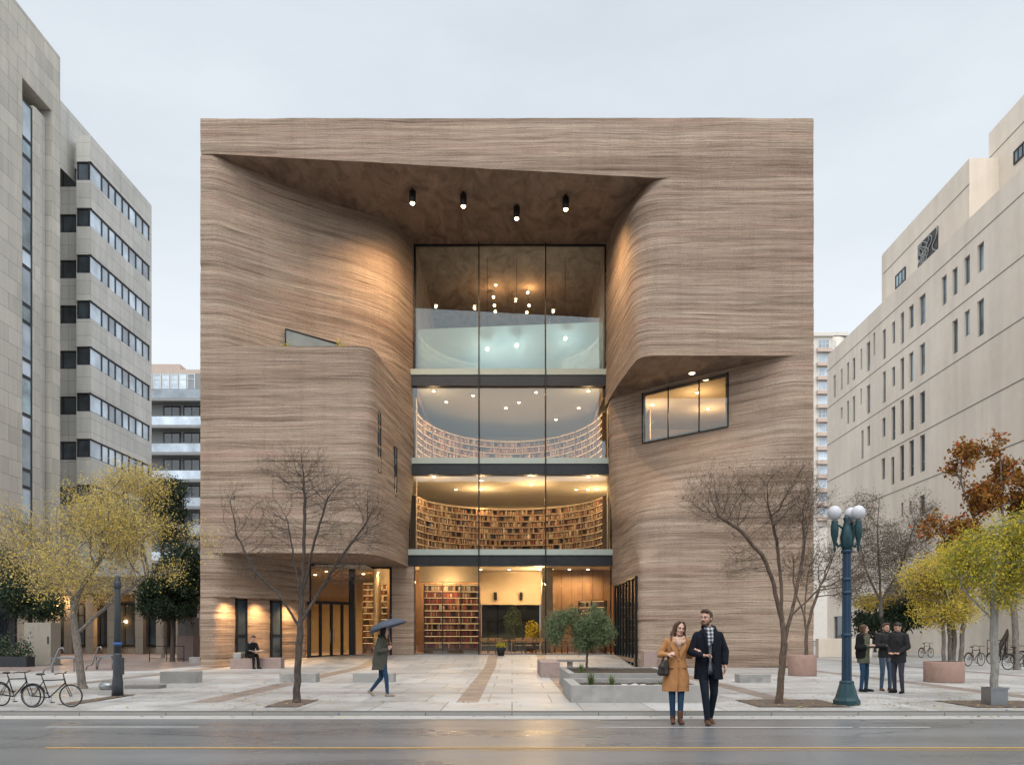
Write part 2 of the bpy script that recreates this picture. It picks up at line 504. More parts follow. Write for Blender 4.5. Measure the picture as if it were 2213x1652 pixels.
M['tower_stone'] = panel_wall('tower_stone', (.56, .54, .485), (.45, .435, .39), (.25, .24, .22), 1.9, 1.05, .016)
M['office_stone'] = panel_wall('office_stone', (.57, .57, .55), (.50, .50, .48), (.30, .30, .29), 2.2, 1.05, .016, offset=0)
M['stucco'] = surf('beige_stucco', (.48, .435, .375), .07, 1.2, .9, bump=.25, stretch=(1, 1, .35))
def stucco():
    t = NT('beige_stucco_wall')
    co = t.coord((1, 1, 1))
    s = t.noise(t.coord((.9, .9, .08)), 1.0, 5, .6); n = t.noise(co, 24, 5, .65); w = t.noise(co, .15, 3, .5); m = t.noise(co, 1.6, 4, .6)
    col = t.ramp(w, [(.3, (.68, .60, .505)), (.7, (.78, .70, .60))])
    col = t.mix(.35, col, t.ramp(s, [(.28, .7), (.6, 1.05)]), 'MULTIPLY')
    col = t.mix(.25, col, t.ramp(m, [(.3, .85), (.7, 1.1)]), 'MULTIPLY')
    return t.done(t.bsdf(col, .9, 0, t.bump(n, .3, .02), .25))
M['stucco'] = stucco()
M['groove'] = surf('wall_groove', (.20, .18, .16), .1, 3, .9)
M['apt_cream'] = surf('apartment_cream', (.60, .56, .50), .1, 1, .85, bump=.05)
M['apt_pink'] = surf('apartment_pink', (.50, .40, .34), .1, 1, .85, bump=.05)
M['balcony_grey'] = surf('balcony_grey', (.26, .27, .27), .12, 1.2, .7, bump=.05)
M['shop_wall'] = panel_wall('shop_wall', (.22, .20, .17), (.19, .17, .145), (.1, .09, .08), 2.4, 1.2, .012)
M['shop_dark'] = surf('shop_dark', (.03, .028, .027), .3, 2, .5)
M['cabinet'] = surf('cabinet_beige', (.27, .245, .20), .15, 4, .6, bump=.05)
M['moss_stain'] = surf('dark_streak', (.17, .155, .13), .4, 5, .95, stretch=(1, 1, .3))

def asphalt():
    t = NT('wet_asphalt')
    co = t.coord((1, 1, 1))
    g = t.noise(co, 90, 4, .7); p = t.noise(t.coord((.10, .6, 1)), 1.6, 4, .55); b = t.noise(co, .35, 4, .6)
    col = t.ramp(g, [(.3, (.110, .114, .120)), (.7, (.205, .210, .218))])
    col = t.mix(.75, col, t.ramp(p, [(.3, .72), (.7, 1.18)]), 'MULTIPLY')
    col = t.mix(.4, col, t.ramp(b, [(.35, .75), (.65, 1.15)]), 'MULTIPLY')
    cv = t.n('ShaderNodeTexVoronoi', feature='DISTANCE_TO_EDGE'); cv.inputs['Scale'].default_value = .28
    wv = t.n('ShaderNodeMix', data_type='VECTOR'); 
    nz = t.n('ShaderNodeTexNoise'); nz.inputs['Scale'].default_value = 2.2; nz.inputs['Detail'].default_value = 5; t.l(co, nz.inputs['Vector'])
    wv.inputs[0].default_value = .25; t.l(co, wv.inputs[4]); t.l(nz.outputs['Color'], wv.inputs[5]); t.l(wv.outputs[1], cv.inputs['Vector'])
    cr = t.ramp(cv.outputs['Distance'], [(.0, .35), (.006, 1)])
    msk = t.ramp(t.noise(co, .22, 2, .5), [(.5, 0), (.58, 1)])
    col = t.mix(msk, col, t.mix(1, col, cr, 'MULTIPLY'))
    rg = t.ramp(t.math('ADD', t.math('MULTIPLY', p, .6), t.math('MULTIPLY', b, .4)), [(.33, .18), (.62, .40)])
    return t.done(t.bsdf(col, rg, 0, t.bump(g, .18, .01), .45))
M['asphalt'] = asphalt()

def paving():
    t = NT('plaza_paving')
    co = t.coord((1, 1, 1))
    sep = t.n('ShaderNodeSeparateXYZ'); t.l(co, sep.inputs[0])
    X, Y = sep.outputs[0], sep.outputs[1]
    def bricks(bw, bh, c1, c2, mo, ms, off=.5, sq=1.0):
        br = t.n('ShaderNodeTexBrick'); t.l(co, br.inputs['Vector']); br.offset = off
        for k, v in (('Color1', c1), ('Color2', c2), ('Mortar', mo)): br.inputs[k].default_value = (*v, 1)
        br.inputs['Scale'].default_value = 1; br.inputs['Mortar Size'].default_value = ms
        br.inputs['Mortar Smooth'].default_value = .3
        br.inputs['Brick Width'].default_value = bw; br.inputs['Row Height'].default_value = bh
        return br
    slab = bricks(1.35, 2.1, (.47, .47, .46), (.36, .355, .345), (.16, .15, .14), .014, .37)
    pav = bricks(.42, .21, (.30, .235, .20), (.22, .185, .165), (.13, .115, .1), .008)
    # bands of small reddish pavers running back from the kerb and one across
    def band(c, w):
        d = t.math('ABSOLUTE', t.math('SUBTRACT', X, c))
        return t.math('LESS_THAN', d, w)
    k = None
    for c, w in ((-.95, .24), (1.45, .22), (-6.5, .3), (5.9, .26), (-12.6, .3), (11.8, .3), (17.5, .3), (-18.5, .3)):
        b = band(c, w)
        k = b if k is None else t.math('MAXIMUM', k, b)
    yb = t.math('LESS_THAN', t.math('ABSOLUTE', t.math('SUBTRACT', Y, 19.3)), .11)
    yb2 = t.math('LESS_THAN', t.math('ABSOLUTE', t.math('SUBTRACT', Y, 29.0)), .16)
    k = t.math('MULTIPLY', k, t.math('GREATER_THAN', Y, 16.6))
    k = t.math('MAXIMUM', k, t.math('MAXIMUM', yb, yb2))
    far = t.math('MULTIPLY', t.math('GREATER_THAN', Y, 30.5), t.math('LESS_THAN', X, -14.2))
    n1 = t.noise(co, 1.1, 5, .6); n2 = t.noise(co, 26, 5, .65); n3 = t.noise(co, .28, 3, .5)
    col = t.mix(k, slab.outputs['Color'], pav.outputs['Color'])
    col = t.mix(far, col, t.mix(.5, pav.outputs['Color'], (.27, .20, .18)))
    col = t.mix(.42, col, t.ramp(n1, [(.3, .74), (.68, 1.12)]), 'MULTIPLY')
    col = t.mix(.4, col, t.ramp(n2, [(.3, .8), (.7, 1.12)]), 'MULTIPLY')
    col = t.mix(.5, col, t.ramp(n3, [(.35, (.74, .72, .70)), (.65, (1.08, 1.08, 1.1))]), 'MULTIPLY')
    gum = t.n('ShaderNodeTexVoronoi'); gum.inputs['Scale'].default_value = 1.4; t.l(co, gum.inputs['Vector'])
    col = t.mix(.7, col, t.ramp(gum.outputs['Distance'], [(.03, .3), (.055, 1)]), 'MULTIPLY')
    rg = t.ramp(n1, [(.3, .28), (.65, .62)])
    h = t.math('SUBTRACT', t.math('MULTIPLY', n2, .25), slab.outputs['Fac'])
    return t.done(t.bsdf(col, rg, 0, t.bump(h, .2, .012), .5))
M['paving'] = paving()
M['kerb'] = panel_wall('kerb_stone', (.36, .355, .34), (.30, .295, .285), (.10, .10, .095), 1.6, 4, .008, streak=.1)
M['gutter'] = surf('gutter_concrete', (.37, .365, .355), .15, 1.2, .6, stretch=(.3, 2, 1))
M['ground'] = surf('far_ground', (.20, .19, .18), .15, .2, .85)

# people
M['skin'] = surf('skin', (.50, .29, .21), .06, 20, .5, bump=.03)
M['skin_pale'] = surf('skin_pale', (.56, .35, .27), .06, 20, .5, bump=.03)
M['lips'] = surf('lips', (.42, .13, .11), .05, 20, .45, bump=.02)
M['teeth'] = surf('teeth', (.8, .77, .72), .02, 20, .3, bump=.0)
M['eye_dark'] = surf('eye_dark', (.025, .018, .014), .1, 20, .25, bump=0)
M['eye_white'] = surf('eye_white', (.7, .68, .65), .02, 20, .3, bump=0)
def cloth(name, c, var=.2, scale=60, rough=.9, bump=.3):
    t = NT(name)
    co = t.coord((1, 1, 1))
    a = t.noise(co, scale, 4, .7); f = t.noise(t.coord((1, 1, .45)), 7, 4, .6, .8)
    col = t.mix(t.ramp(a, [(.3, 0), (.7, 1)]), tuple(x * (1 - var) for x in c), tuple(x * (1 + var) for x in c))
    h = t.math('ADD', t.math('MULTIPLY', a, .12), f)
    b = t.bsdf(col, rough, 0, t.bump(h, bump, .035), .15)
    return t.done(b)
M['camel'] = cloth('camel_wool', (.40, .195, .082))
M['navy'] = cloth('navy_wool', (.010, .012, .018), .3)
M['charcoal'] = cloth('charcoal_cloth', (.028, .028, .03), .3)
M['black_cloth'] = cloth('black_cloth', (.012, .012, .013), .3)
M['olive_cloth'] = cloth('olive_wool', (.075, .075, .062), .3)
M['sage'] = cloth('sage_cloth', (.10, .105, .075), .2)
M['jeans_blue'] = cloth('blue_denim', (.024, .055, .105), .35)
M['jeans_light'] = cloth('light_denim', (.075, .11, .16), .35)
M['jeans_dark'] = cloth('dark_denim', (.012, .016, .026), .35)
M['slate'] = cloth('slate_cloth', (.05, .05, .068), .3)
M['knit_grey'] = cloth('grey_knit', (.22, .23, .25), .5, 90)
M['scarf_beige'] = cloth('beige_scarf', (.48, .33, .25), .2)
def plaid():
    t = NT('plaid_scarf')
    co = t.coord((1, 1, 1)); w = t.n('ShaderNodeTexWave'); w.inputs['Scale'].default_value = 5; t.l(co, w.inputs['Vector'])
    w2 = t.n('ShaderNodeTexWave', bands_direction='Z'); w2.inputs['Scale'].default_value = 5; t.l(co, w2.inputs['Vector'])
    col = t.ramp(t.math('MULTIPLY', t.math('ADD', w.outputs['Fac'], w2.outputs['Fac']), .5), [(.2, (.035, .038, .042)), (.5, (.18, .19, .20)), (.8, (.48, .50, .52))])
    return t.done(t.bsdf(col, .95, 0, t.bump(t.noise(co, 40, 3), .3, .02), .1))
M['plaid'] = plaid()
M['hair_brown'] = surf('brown_hair', (.055, .026, .014), .4, 30, .5, bump=.5, stretch=(3, 3, .4))
M['hair_dark'] = surf('dark_hair', (.012, .010, .009), .4, 30, .5, bump=.5, stretch=(3, 3, .4))
M['hair_auburn'] = surf('auburn_hair', (.075, .034, .018), .4, 30, .5, bump=.5, stretch=(3, 3, .4))
M['leather_brown'] = surf('brown_leather', (.10, .045, .025), .3, 12, .45)
M['leather_dark'] = surf('dark_leather', (.022, .016, .014), .3, 12, .4)
M['shoe_grey'] = surf('grey_shoe', (.24, .20, .165), .2, 12, .7)
M['umbrella'] = surf('umbrella_cloth', (.052, .066, .095), .12, 5, .6, bump=.05)
M['paper'] = surf('paper', (.72, .71, .68), .05, 6, .8, bump=.02)
M['tyre'] = surf('tyre_rubber', (.014, .014, .014), .2, 10, .75)
M['blue_sign'] = surf('blue_sign', (.03, .10, .28), .1, 5, .5)
M['globe'] = surf('milk_glass', (.56, .57, .60), .04, 3, .3, bump=.01)
# ================================================================ the library
YF, YG, XL, XR = 33.5, 41.0, -13.27, 12.84
ZTOP, ZDECK, ZSOF, ZC = 23.38, 13.68, 4.88, 13.27
lib = thing('library_building', 'massive brown rammed earth library with carved hollow front and tall glazing', 'building', (0, YF, 0))

def beam_z(x):
    return 21.86 - 1.02 * min(1, max(0, (x + 12.6) / 18.6))
def ceil_z(x, y):
    t = min(1, max(0, (y - YF) / (YG - YF)))
    return beam_z(x) * (1 - t) + 21.68 * t

def fillet(pts, rad, n):
    """polyline with its inner corners eased, resampled to n points"""
    P = [np.array(p, float) for p in pts]
    out = [P[0]]
    for i in range(1, len(P) - 1):
        a, b, c = P[i - 1], P[i], P[i + 1]
        r = min(rad[i - 1], .48 * np.linalg.norm(a - b), .48 * np.linalg.norm(c - b))
        p0 = b + (a - b) / max(1e-9, np.linalg.norm(a - b)) * r
        p1 = b + (c - b) / max(1e-9, np.linalg.norm(c - b)) * r
        for s in np.linspace(0, 1, 14):
            out.append((1 - s) ** 2 * p0 + 2 * s * (1 - s) * b + s * s * p1)
    out.append(P[-1])
    out = np.array(out)
    L = np.concatenate([[0], np.cumsum(np.linalg.norm(np.diff(out, axis=0), axis=1))])
    q = np.linspace(0, L[-1], n)
    return np.stack([np.interp(q, L, out[:, 0]), np.interp(q, L, out[:, 1])], 1)

def lerp_pts(A, B, t):
    return [tuple(np.array(a) * (1 - t) + np.array(b) * t) for a, b in zip(A, B)]

def strata(x, y, z):
    s = x + .8 * y
    zz = z + .24 * (vn2(s * .13, z * .3, 2) - .5) + .09 * (vn2(s * .5, z * 1.1, 5) - .5)
    d = .034 * (vn2(zz * .9, s * .08, 11) - .5) + .020 * (vn2(zz * 3.1, s * .25, 12) - .5) + .022 * (vn2(zz * 7.3, s * .45, 13) - .5) + .020 * (vn2(zz * 15, s * .9, 14) - .5) + .012 * (vn2(zz * 9, s * 5, 15) - .5)
    ledge = vn2(zz * 2.6, s * .13, 21)
    return d - .035 * np.clip((ledge - .82) / .06, 0, 1)

def relief(G, amp=1.0, edge=None):
    """push a grid of points out along its normals by the beds of the earth"""
    G = np.array(G, float)
    du = np.gradient(G, axis=1); dv = np.gradient(G, axis=0)
    N = np.cross(du, dv); N /= np.maximum(1e-9, np.linalg.norm(N, axis=2))[..., None]
    toc = np.array([0, 0, CH]) - G
    sg = np.sign((N * toc).sum(2)); 
    if np.median(sg) < 0: N = -N
    d = strata(G[..., 0], G[..., 1], G[..., 2]) * amp
    if edge is not None: d = d * edge
    return G + N * d[..., None]

def wall_patch(mb, plan, z0, z1, nu, nv, amp=1.0, skip=None, edge=None):
    """plan(t, z) -> control points and fillet radii; z0/z1 numbers or functions of (x, y)"""
    rows = []
    for j in range(nv):
        t = j / (nv - 1)
        pts, rad = plan(t)
        xy = fillet(pts, rad, nu)
        row = []
        for x, y in xy:
            a = z0(x, y) if callable(z0) else z0
            b = z1(x, y) if callable(z1) else z1
            row.append((x, y, a + (b - a) * t))
        rows.append(row)
    G = relief(rows, amp, edge)
    mb.grid(G.tolist(), 0, True, skip)
    return G

W = MB()
# -- upper left: sweeps from the front corner back to the glass
def planA(t):
    lo = [(XL, YF), (-12.3, YF), (-10.3, 35.25), (-7.6, 37.15), (-6.0, 38.3), (-5.15, YG + .1)]
    hi = [(XL, YF), (-12.75, YF), (-9.8, 35.9), (-7.4, 37.6), (-5.75, 38.7), (-5.06, YG + .1)]
    m = math.sin(math.pi * t)
    pts = lerp_pts(lo, hi, t)
    pts[3] = (pts[3][0] + .25 * m, pts[3][1] - .25 * m)
    return pts, [2.2, 1.5, 2.0, 2.6]
wall_patch(W, planA, ZDECK - .1, lambda x, y: ceil_z(x, y) + .03, 130, 150)
# -- left box
def planB(t):
    k = sst(.0, .75, t)
    return [(XL, YF), (-9.5, YF), (-6.0, YF), (-5.62 + .15 * (1 - k), 37.2), (-5.38 + .25 * k, YG + .1)], [.1, 1.9 - 1.25 * k, 2.0]
GB = wall_patch(W, planB, ZSOF, ZDECK, 130, 150)
# soft nose along the top and the bottom edge of the box
# -- upper right
def planC(t):
    cx = 5.32 + .75 * sst(.86, 1.0, t) + .12 * (1 - sst(0, .25, t))
    r = .75 + .9 * sst(.1, .6, t) * (1 - sst(.75, 1.0, t))
    return [(XR, YF), (9, YF), (cx, YF), (5.02, 37.6), (4.87, YG + .1)], [.1, r, 2.5]
def ztopC(x, y):
    if y < YF + .02: return beam_z(x) + .001
    return ceil_z(x, y) + .03
GC = wall_patch(W, planC, ZC, ztopC, 150, 130)
# -- lower right: a slanting window wall above, a square mass below
Dp = [(XR, YF), (11.6, YF), (8.6, 36.2), (4.95, 39.6), (5.02, YG + .1)]
Ep = [(XR, YF), (9.2, YF), (5.45, YF), (5.32, 38), (5.2, YG + .1)]
def planDE(t):
    z = t * (ZC + .05)
    k = sst(6.2, 10.6, z)
    pts = lerp_pts(Ep, Dp, k)
    pk = math.sin(math.pi * min(1, max(0, (z - 4.4) / 6.5)))
    return pts, [2.6 * k + .1, .35 + 2.6 * pk * (1 - k) + 1.2 * k, 1.2 * (1 - k) + .6 * k]
NUD, NVD = 150, 150
# openings in the lower right wall: upper window, side shopfront
rowsD = []
def probeD():
    for j in range(NVD):
        t = j / (NVD - 1)
        xy = fillet(*planDE(t), NUD)
        rowsD.append([(x, y, t * (ZC + .05)) for x, y in xy])
probeD()
def skipD(i, j):
    x, y, z = rowsD[j][i]; x2, y2, z2 = rowsD[j + 1][i + 1]
    if z > 10.78 and z2 < 13.02 and x < 9.62 and x2 > 6.43: return True
    if z2 < 3.95 and y > YF + .55 and x2 < 6: return True
    return False
wall_patch(W, planDE, 0.0, ZC + .05, NUD, NVD, 1.0, skipD)
# -- top beam
nx, nz = 190, 26
rows = []
for j in range(nz):
    t = j / (nz - 1)
    rows.append([(x, YF, beam_z(x) + (ZTOP - beam_z(x)) * t) for x in np.linspace(XL, XR, nx)])
W.grid(relief(rows, 1.0).tolist(), 0, True)
# -- left ground floor wall under the soffit
def planL(t):
    return [(XL, YF), (-12.45, YF), (-11.2, 36.0), (-9.9, 38.55)], [.6, 1.0]
wall_patch(W, planL, 3.02, ZSOF + .02, 70, 30)
def planL2(t):
    return [(XL, YF), (-12.62, YF), (-11.55, 36.05), (-10.1, 38.65)], [.25, 1.0]
wall_patch(W, planL2, 0.0, 3.02, 70, 46)
# the ledge over the lit part
a = fillet(*planL(0), 60); b = fillet(*planL2(0), 60)
W.grid([[(p[0] + .02, p[1] - .02, 3.02) for p in a], [(p[0] - .4, p[1] + .4, 3.02) for p in b]], 0, False)
# pier between the storefront and the tall glazing
rows = [[(x, YG - .42, z) for x in np.linspace(-6.25, -5.08, 12)] + [(-5.06, YG - .3, z), (-5.06, YG + .2, z)] for z in np.linspace(0.2, ZSOF + .02, 50)]
W.grid(relief(rows, .7).tolist(), 0, True)
walls = W.build('facade_wall', M['earth'], lib, merge=False)

S = MB()      # undersides, deck, flanks, roof
# the lofty ceiling
S.grid([[(x, y, ceil_z(x, y)) for x in np.linspace(XL + .05, 6.4, 60)] for y in np.linspace(YF + .01, 52, 40)], 0, True)
def strip(curve, z, yback, mi=0):
    S.grid([[(x, y, z) for x, y in curve], [(x, max(y, yback), z) for x, y in curve]], mi, False)
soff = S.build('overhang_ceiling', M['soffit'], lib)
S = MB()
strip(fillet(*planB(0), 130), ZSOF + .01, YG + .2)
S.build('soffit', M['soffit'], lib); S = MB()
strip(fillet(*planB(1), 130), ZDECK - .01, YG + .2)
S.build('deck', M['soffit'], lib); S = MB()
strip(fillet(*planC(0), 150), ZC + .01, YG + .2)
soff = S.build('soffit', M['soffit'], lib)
K = MB()      # the plain flanks and the roof
K.box(XL + .01, XL + .4, YF + .06, 53, 0, ZTOP - .02)
K.box(XR - .4, XR - .01, YF + .06, 53, 0, ZTOP - .02)
K.box(XL + .4, XR - .4, 52.5, 53, 4.9, ZTOP - .02)
K.box(XL + .4, XR - .4, YF + .06, 53, ZTOP - .45, ZTOP - .02)
K.build('flank_wall', M['earth'], lib)

# -- floors
ZF = [15.15, 10.55, 5.82]              # tops of the three upper floors
gx = [(-5.3, 5.08), (-5.34, 5.24), (-5.55, 5.3)]
for (x0, x1), z in zip(gx, ZF):
    b = MB(); b.box(x0 - .15, x1 + .1, YG - .26, YG + .3, z - .30, z)
    b.build('floor_edge', M['glass_edge'], lib)
    b = MB(); b.box(x0 - .15, x1 + .1, YG - .20, YG + .28, z - .86, z - .302)
    b.build('spandrel', M['dark_steel'], lib)
    b = MB(); b.box(-7.2, 7.2, YG + .3, 52.4, z - .55, z - .002)
    b.build('floor_slab', M['ceiling_plaster'], lib)
b = MB()
ys = np.linspace(33.4, 41.1, 28)
b.box(-13.0, 6.9, YG + .1, 52.4, .2, .362)
b.box(5.3, 12.4, YF + .7, 52.4, .2, .364)
b.build('ground_floor', M['floor_wood'], lib)

# -- the tall glazing
cols = [-5.06, -1.71, 1.74, 4.87]
levels = [(.40, 4.95, -5.1, 5.16), (5.84, 9.70, -5.36, 5.18), (10.57, 14.30, -5.40, 5.06), (15.17, 21.66, -5.06, 4.87)]
for li, (z0, z1, xa, xb) in enumerate(levels):
    xs = [xa] + cols[1:3] + [xb]
    for k in range(3):
        b = MB(); b.box(xs[k] + .03, xs[k + 1] - .03, YG - .012, YG + .012, z0, z1)
        b.build('glass_pane', M['glass'], lib)
for k, x in enumerate(cols):
    b = MB()
    if k in (1, 2): b.box(x - .032, x + .032, YG - .33, YG - .262, .38, 21.70)
    else:
        b.box(x - .035, x + .035, YG - .1, YG + .05, 15.16, 21.70)
    b.build('mullion', M['black_metal'], lib)
for (x, z0, z1) in ((-5.36, 10.57, 14.28), (5.03, 10.57, 14.28), (-5.33, 5.84, 9.68), (5.15, 5.84, 9.68), (-5.07, .38, 4.94), (5.14, .38, 4.94)):
    b = MB(); b.box(x - .03, x + .03, YG - .1, YG + .05, z0, z1); b.build('mullion', M['black_metal'], lib)
b = MB(); b.box(-5.06, 4.87, YG - .1, YG + .05, 21.60, 21.69); b.build('window_head', M['black_metal'], lib)
b = MB(); b.box(-5.1, 5.2, YG - .12, YG + .08, .34, .42); b.build('window_sill', M['grey_metal'], lib)
# dark returns at the ends of the third-floor glazing
for x0, x1, z0, z1 in ((-5.36, -4.95, 13.75, 14.28), (4.72, 5.03, 13.75, 14.28)):
    b = MB(); b.box(x0, x1, YG + .03, YG + .06, z0, z1); b.build('spandrel', M['dark_steel'], lib)

# -- rooms behind the glass
I = MB()
for x0, x1 in ((-7.25, -7.2), (7.2, 7.25)):
    I.box(x0, x1, YG + .12, 52.4, .36, 14.6)
I.box(-7.2, 7.2, 52.3, 52.45, 5.3, 14.6)
for s in (-1, 1):
    for z0, z1 in ((5.84, 9.65), (10.57, 14.3)):
        I.box(s * 5.05 - .02, s * 5.05 + .02, YG + .35, YG + .75, z0, z1)
I.build('room_wall', M['plaster'], lib)
I = MB()
I.grid([[(-5.0 - .0 * y, YG + .05 + y, 13.9 + z) for z in np.linspace(0, 7.8, 60)] for y in np.linspace(0, 11, 40)], 0, True)
I.grid([[(4.82, YG + .05 + y, 13.9 + z) for z in np.linspace(0, 7.8, 60)] for y in np.linspace(0, 11, 40)], 0, True)
I.grid([[(x, 52.2, 14.9 + z) for x in np.linspace(-7, 7, 40)] for z in np.linspace(0, 6.9, 30)], 0, True)
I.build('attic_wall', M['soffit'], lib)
for z, cm_ in ((5.25, 'ceiling_plaster'), (9.95, 'ceiling_plaster'), (14.55, 'cool_plaster')):
    b = MB(); b.grid([[(x, y, z - .03) for x in (-7.2, 7.2)] for y in (YG + .3, 52.3)], 0, False)
    b.build('ceiling', M[cm_], lib)

# pale panes standing in for the sky reflection in the top glazing
fs = thing('sky_reflection_panel', 'tall pale teal panes added as the sky reflection in the topmost glazing', 'reflection pane', (0, YG + .45, ZF[0]))
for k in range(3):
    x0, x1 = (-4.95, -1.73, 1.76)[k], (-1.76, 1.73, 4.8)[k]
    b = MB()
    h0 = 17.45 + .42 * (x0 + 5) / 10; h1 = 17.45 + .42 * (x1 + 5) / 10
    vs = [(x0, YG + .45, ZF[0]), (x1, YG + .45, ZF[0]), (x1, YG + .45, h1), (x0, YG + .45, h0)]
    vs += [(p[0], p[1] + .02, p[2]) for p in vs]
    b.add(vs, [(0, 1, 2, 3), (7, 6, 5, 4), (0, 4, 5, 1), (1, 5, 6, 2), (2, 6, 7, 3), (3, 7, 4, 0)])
    b.build('glass_pane', M['sky_sheen'], fs)  # added pane standing in for the sky reflection

# -- slot windows in the side of the left box
for (y, zc, zh, nm) in ((34.75, 9.9, 1.32, 0), (37.45, 9.15, 1.12, 1)):
    k = int((zc - ZSOF) / (ZDECK - ZSOF) * 149)
    i = int(np.argmin(np.abs(GB[k][:, 1] - y) + 10 * (GB[k][:, 0] < -7)))
    p = GB[k][i]; q = GB[k][i + 2]
    u = Vector((q[0] - p[0], q[1] - p[1], 0)).normalized(); w = Vector((-u.y, u.x, 0))
    fr = MB()
    du = .2
    c = Vector((p[0], p[1], 0))
    for sgn in (-1, 1):
        fr.obox(c + u * sgn * du + Vector((0, 0, zc - zh)), u, w, 2 * zh, .03, .035)
    fr.obox(c + Vector((0, 0, zc - zh - .06)), u, w, .05, du + .03, .035)
    fr.obox(c + Vector((0, 0, zc + zh)), u, w, .05, du + .03, .035)
    fo = fr.build('window', M['black_metal'], lib)
    g = MB(); g.obox(c + Vector((0, 0, zc - zh)), u, w, 2 * zh, du - .03, .015); g.build('pane', M['win_dark'], fo)

# -- wedge opening over the deck
wd = MB()
crv = fillet(*planA(.06), 400)
def on_crv(px):
    i = int(np.argmin(np.abs(crv[:, 0] / crv[:, 1] * F + CX - px)))
    return float(crv[i, 0]), float(crv[i, 1])
xa, ya = on_crv(615); xb, yb = on_crv(728)
z0 = ZDECK - .05
za, zb = CH + (HY - 712) * ya / F, CH + (HY - 744) * yb / F
dn = Vector((yb - ya, -(xb - xa), 0)).normalized() * .10
vs = [(xa + dn.x, ya + dn.y, z0), (xb + dn.x, yb + dn.y, z0), (xb + dn.x, yb + dn.y, zb), (xa + dn.x, ya + dn.y, za)]
vs += [(p[0] - dn.x * 4, p[1] - dn.y * 4, p[2]) for p in vs]
wd.add(vs, [(0, 1, 2, 3), (7, 6, 5, 4), (0, 4, 5, 1), (1, 5, 6, 2), (2, 6, 7, 3), (3, 7, 4, 0)])
wo = wd.build('window', M['win_grey'], lib)
fr = MB()
fr.tube([(xa + dn.x, ya + dn.y, z0), (xa + dn.x, ya + dn.y, za), (xb + dn.x, yb + dn.y, zb)], .04, 6)
fr.build('frame', M['black_metal'], wo)

# -- window under the right overhang
A_, B_ = Vector((9.62, 34.93 + .32, 0)), Vector((6.43, 38.2, 0))
def on_slant(px):
    x0, y0, x1, y1 = 11.6, YF, 4.95, 39.6
    k = (px - CX) / F
    t = (x0 - k * y0) / (k * (y1 - y0) - (x1 - x0))
    return Vector((x0 + (x1 - x0) * t, y0 + (y1 - y0) * t, 0))
def slant_at(x):
    j = int(11.9 / (ZC + .05) * (NVD - 1))
    r = rowsD[j]
    xs = [p[0] for p in r][::-1]; ys_ = [p[1] for p in r][::-1]
    return Vector((x, float(np.interp(x, xs[-110:], ys_[-110:])), 0))
wx = [6.36, 7.42, 8.62, 9.68]
wp = [slant_at(x) for x in wx]
win = MB()
u = (wp[-1] - wp[0]).normalized(); w = Vector((-u.y, u.x, 0))
off = -w * .03 if w.y > 0 else w * .03
for i, p in enumerate(wp):
    win.obox(p + off + Vector((0, 0, 10.68)), u, w, 2.45, .018, .03)
for i in range(3):
    c = (wp[i] + wp[i + 1]) / 2; L = (wp[i + 1] - wp[i]).length / 2; uu = (wp[i + 1] - wp[i]).normalized(); ww = Vector((-uu.y, uu.x, 0))
    win.obox(c + off + Vector((0, 0, 10.68)), uu, ww, .022, L, .03)
    win.obox(c + off + Vector((0, 0, 13.06)), uu, ww, .022, L, .03)
wo = win.build('window', M['black_metal'], lib)
for i in range(3):
    c = (wp[i] + wp[i + 1]) / 2; L = (wp[i + 1] - wp[i]).length / 2; uu = (wp[i + 1] - wp[i]).normalized(); ww = Vector((-uu.y, uu.x, 0))
    g = MB(); g.obox(c + off + Vector((0, 0, 10.74)), uu, ww, 2.33, L - .04, .01); g.build('pane', M['glass'], wo)
rm = MB()      # the room behind it
rm.box(5.35, 12.3, 45.2, 45.3, 10.0, 13.4)
rm.box(12.3, 12.4, 34.2, 45.2, 10.0, 13.4)
rm.box(5.32, 12.3, 39.7, 45.2, 13.22, 13.255)
rm.box(5.25, 5.3, 39.9, 45.3, 10.4, 13.4)
rm.build('room_wall', M['plaster'], lib)
rm = MB(); rm.prism([(12.3, 34.2), (12.3, 45.2), (5.3, 45.2), (5.3, 39.95), (8.6, 37.1), (11.4, 34.5)], 10.4, 10.7)
rm.build('floor_slab', M['floor_wood'], lib)
rm = MB(); rm.prism([(12.3, 34.2), (12.3, 45.2), (5.3, 45.2), (5.3, 39.95), (8.6, 37.1), (11.4, 34.5)], 13.18, 13.21)
rm.build('ceiling', M['ceiling_plaster'], lib)

# -- shopfront in the side of the right mass
ZS = 3.94
sf = MB()
ysf = np.linspace(34.05, 40.85, 8)
for y in ysf: sf.box(5.31, 5.43, y - .035, y + .035, .0, ZS)
sf.box(5.29, 5.44, 34.0, 40.9, ZS - .08, ZS + .0)
so = sf.build('side_window', M['black_metal'], lib)
for i in range(7):
    g = MB(); g.box(5.36, 5.38, ysf[i] + .04, ysf[i + 1] - .04, .05, ZS - .09); g.build('pane', M['glass'], so)
sr = MB(); sr.box(9.5, 9.6, YF + .6, 41, .3, 4.6); sr.box(5.5, 9.5, YF + .5, YF + .6, .3, 4.6); sr.build('room_wall', M['dark_wood'], lib)
sr = MB(); sr.box(5.46, 9.5, YF + .6, 41.1, 4.5, 4.55); sr.build('ceiling', M['soffit'], lib)

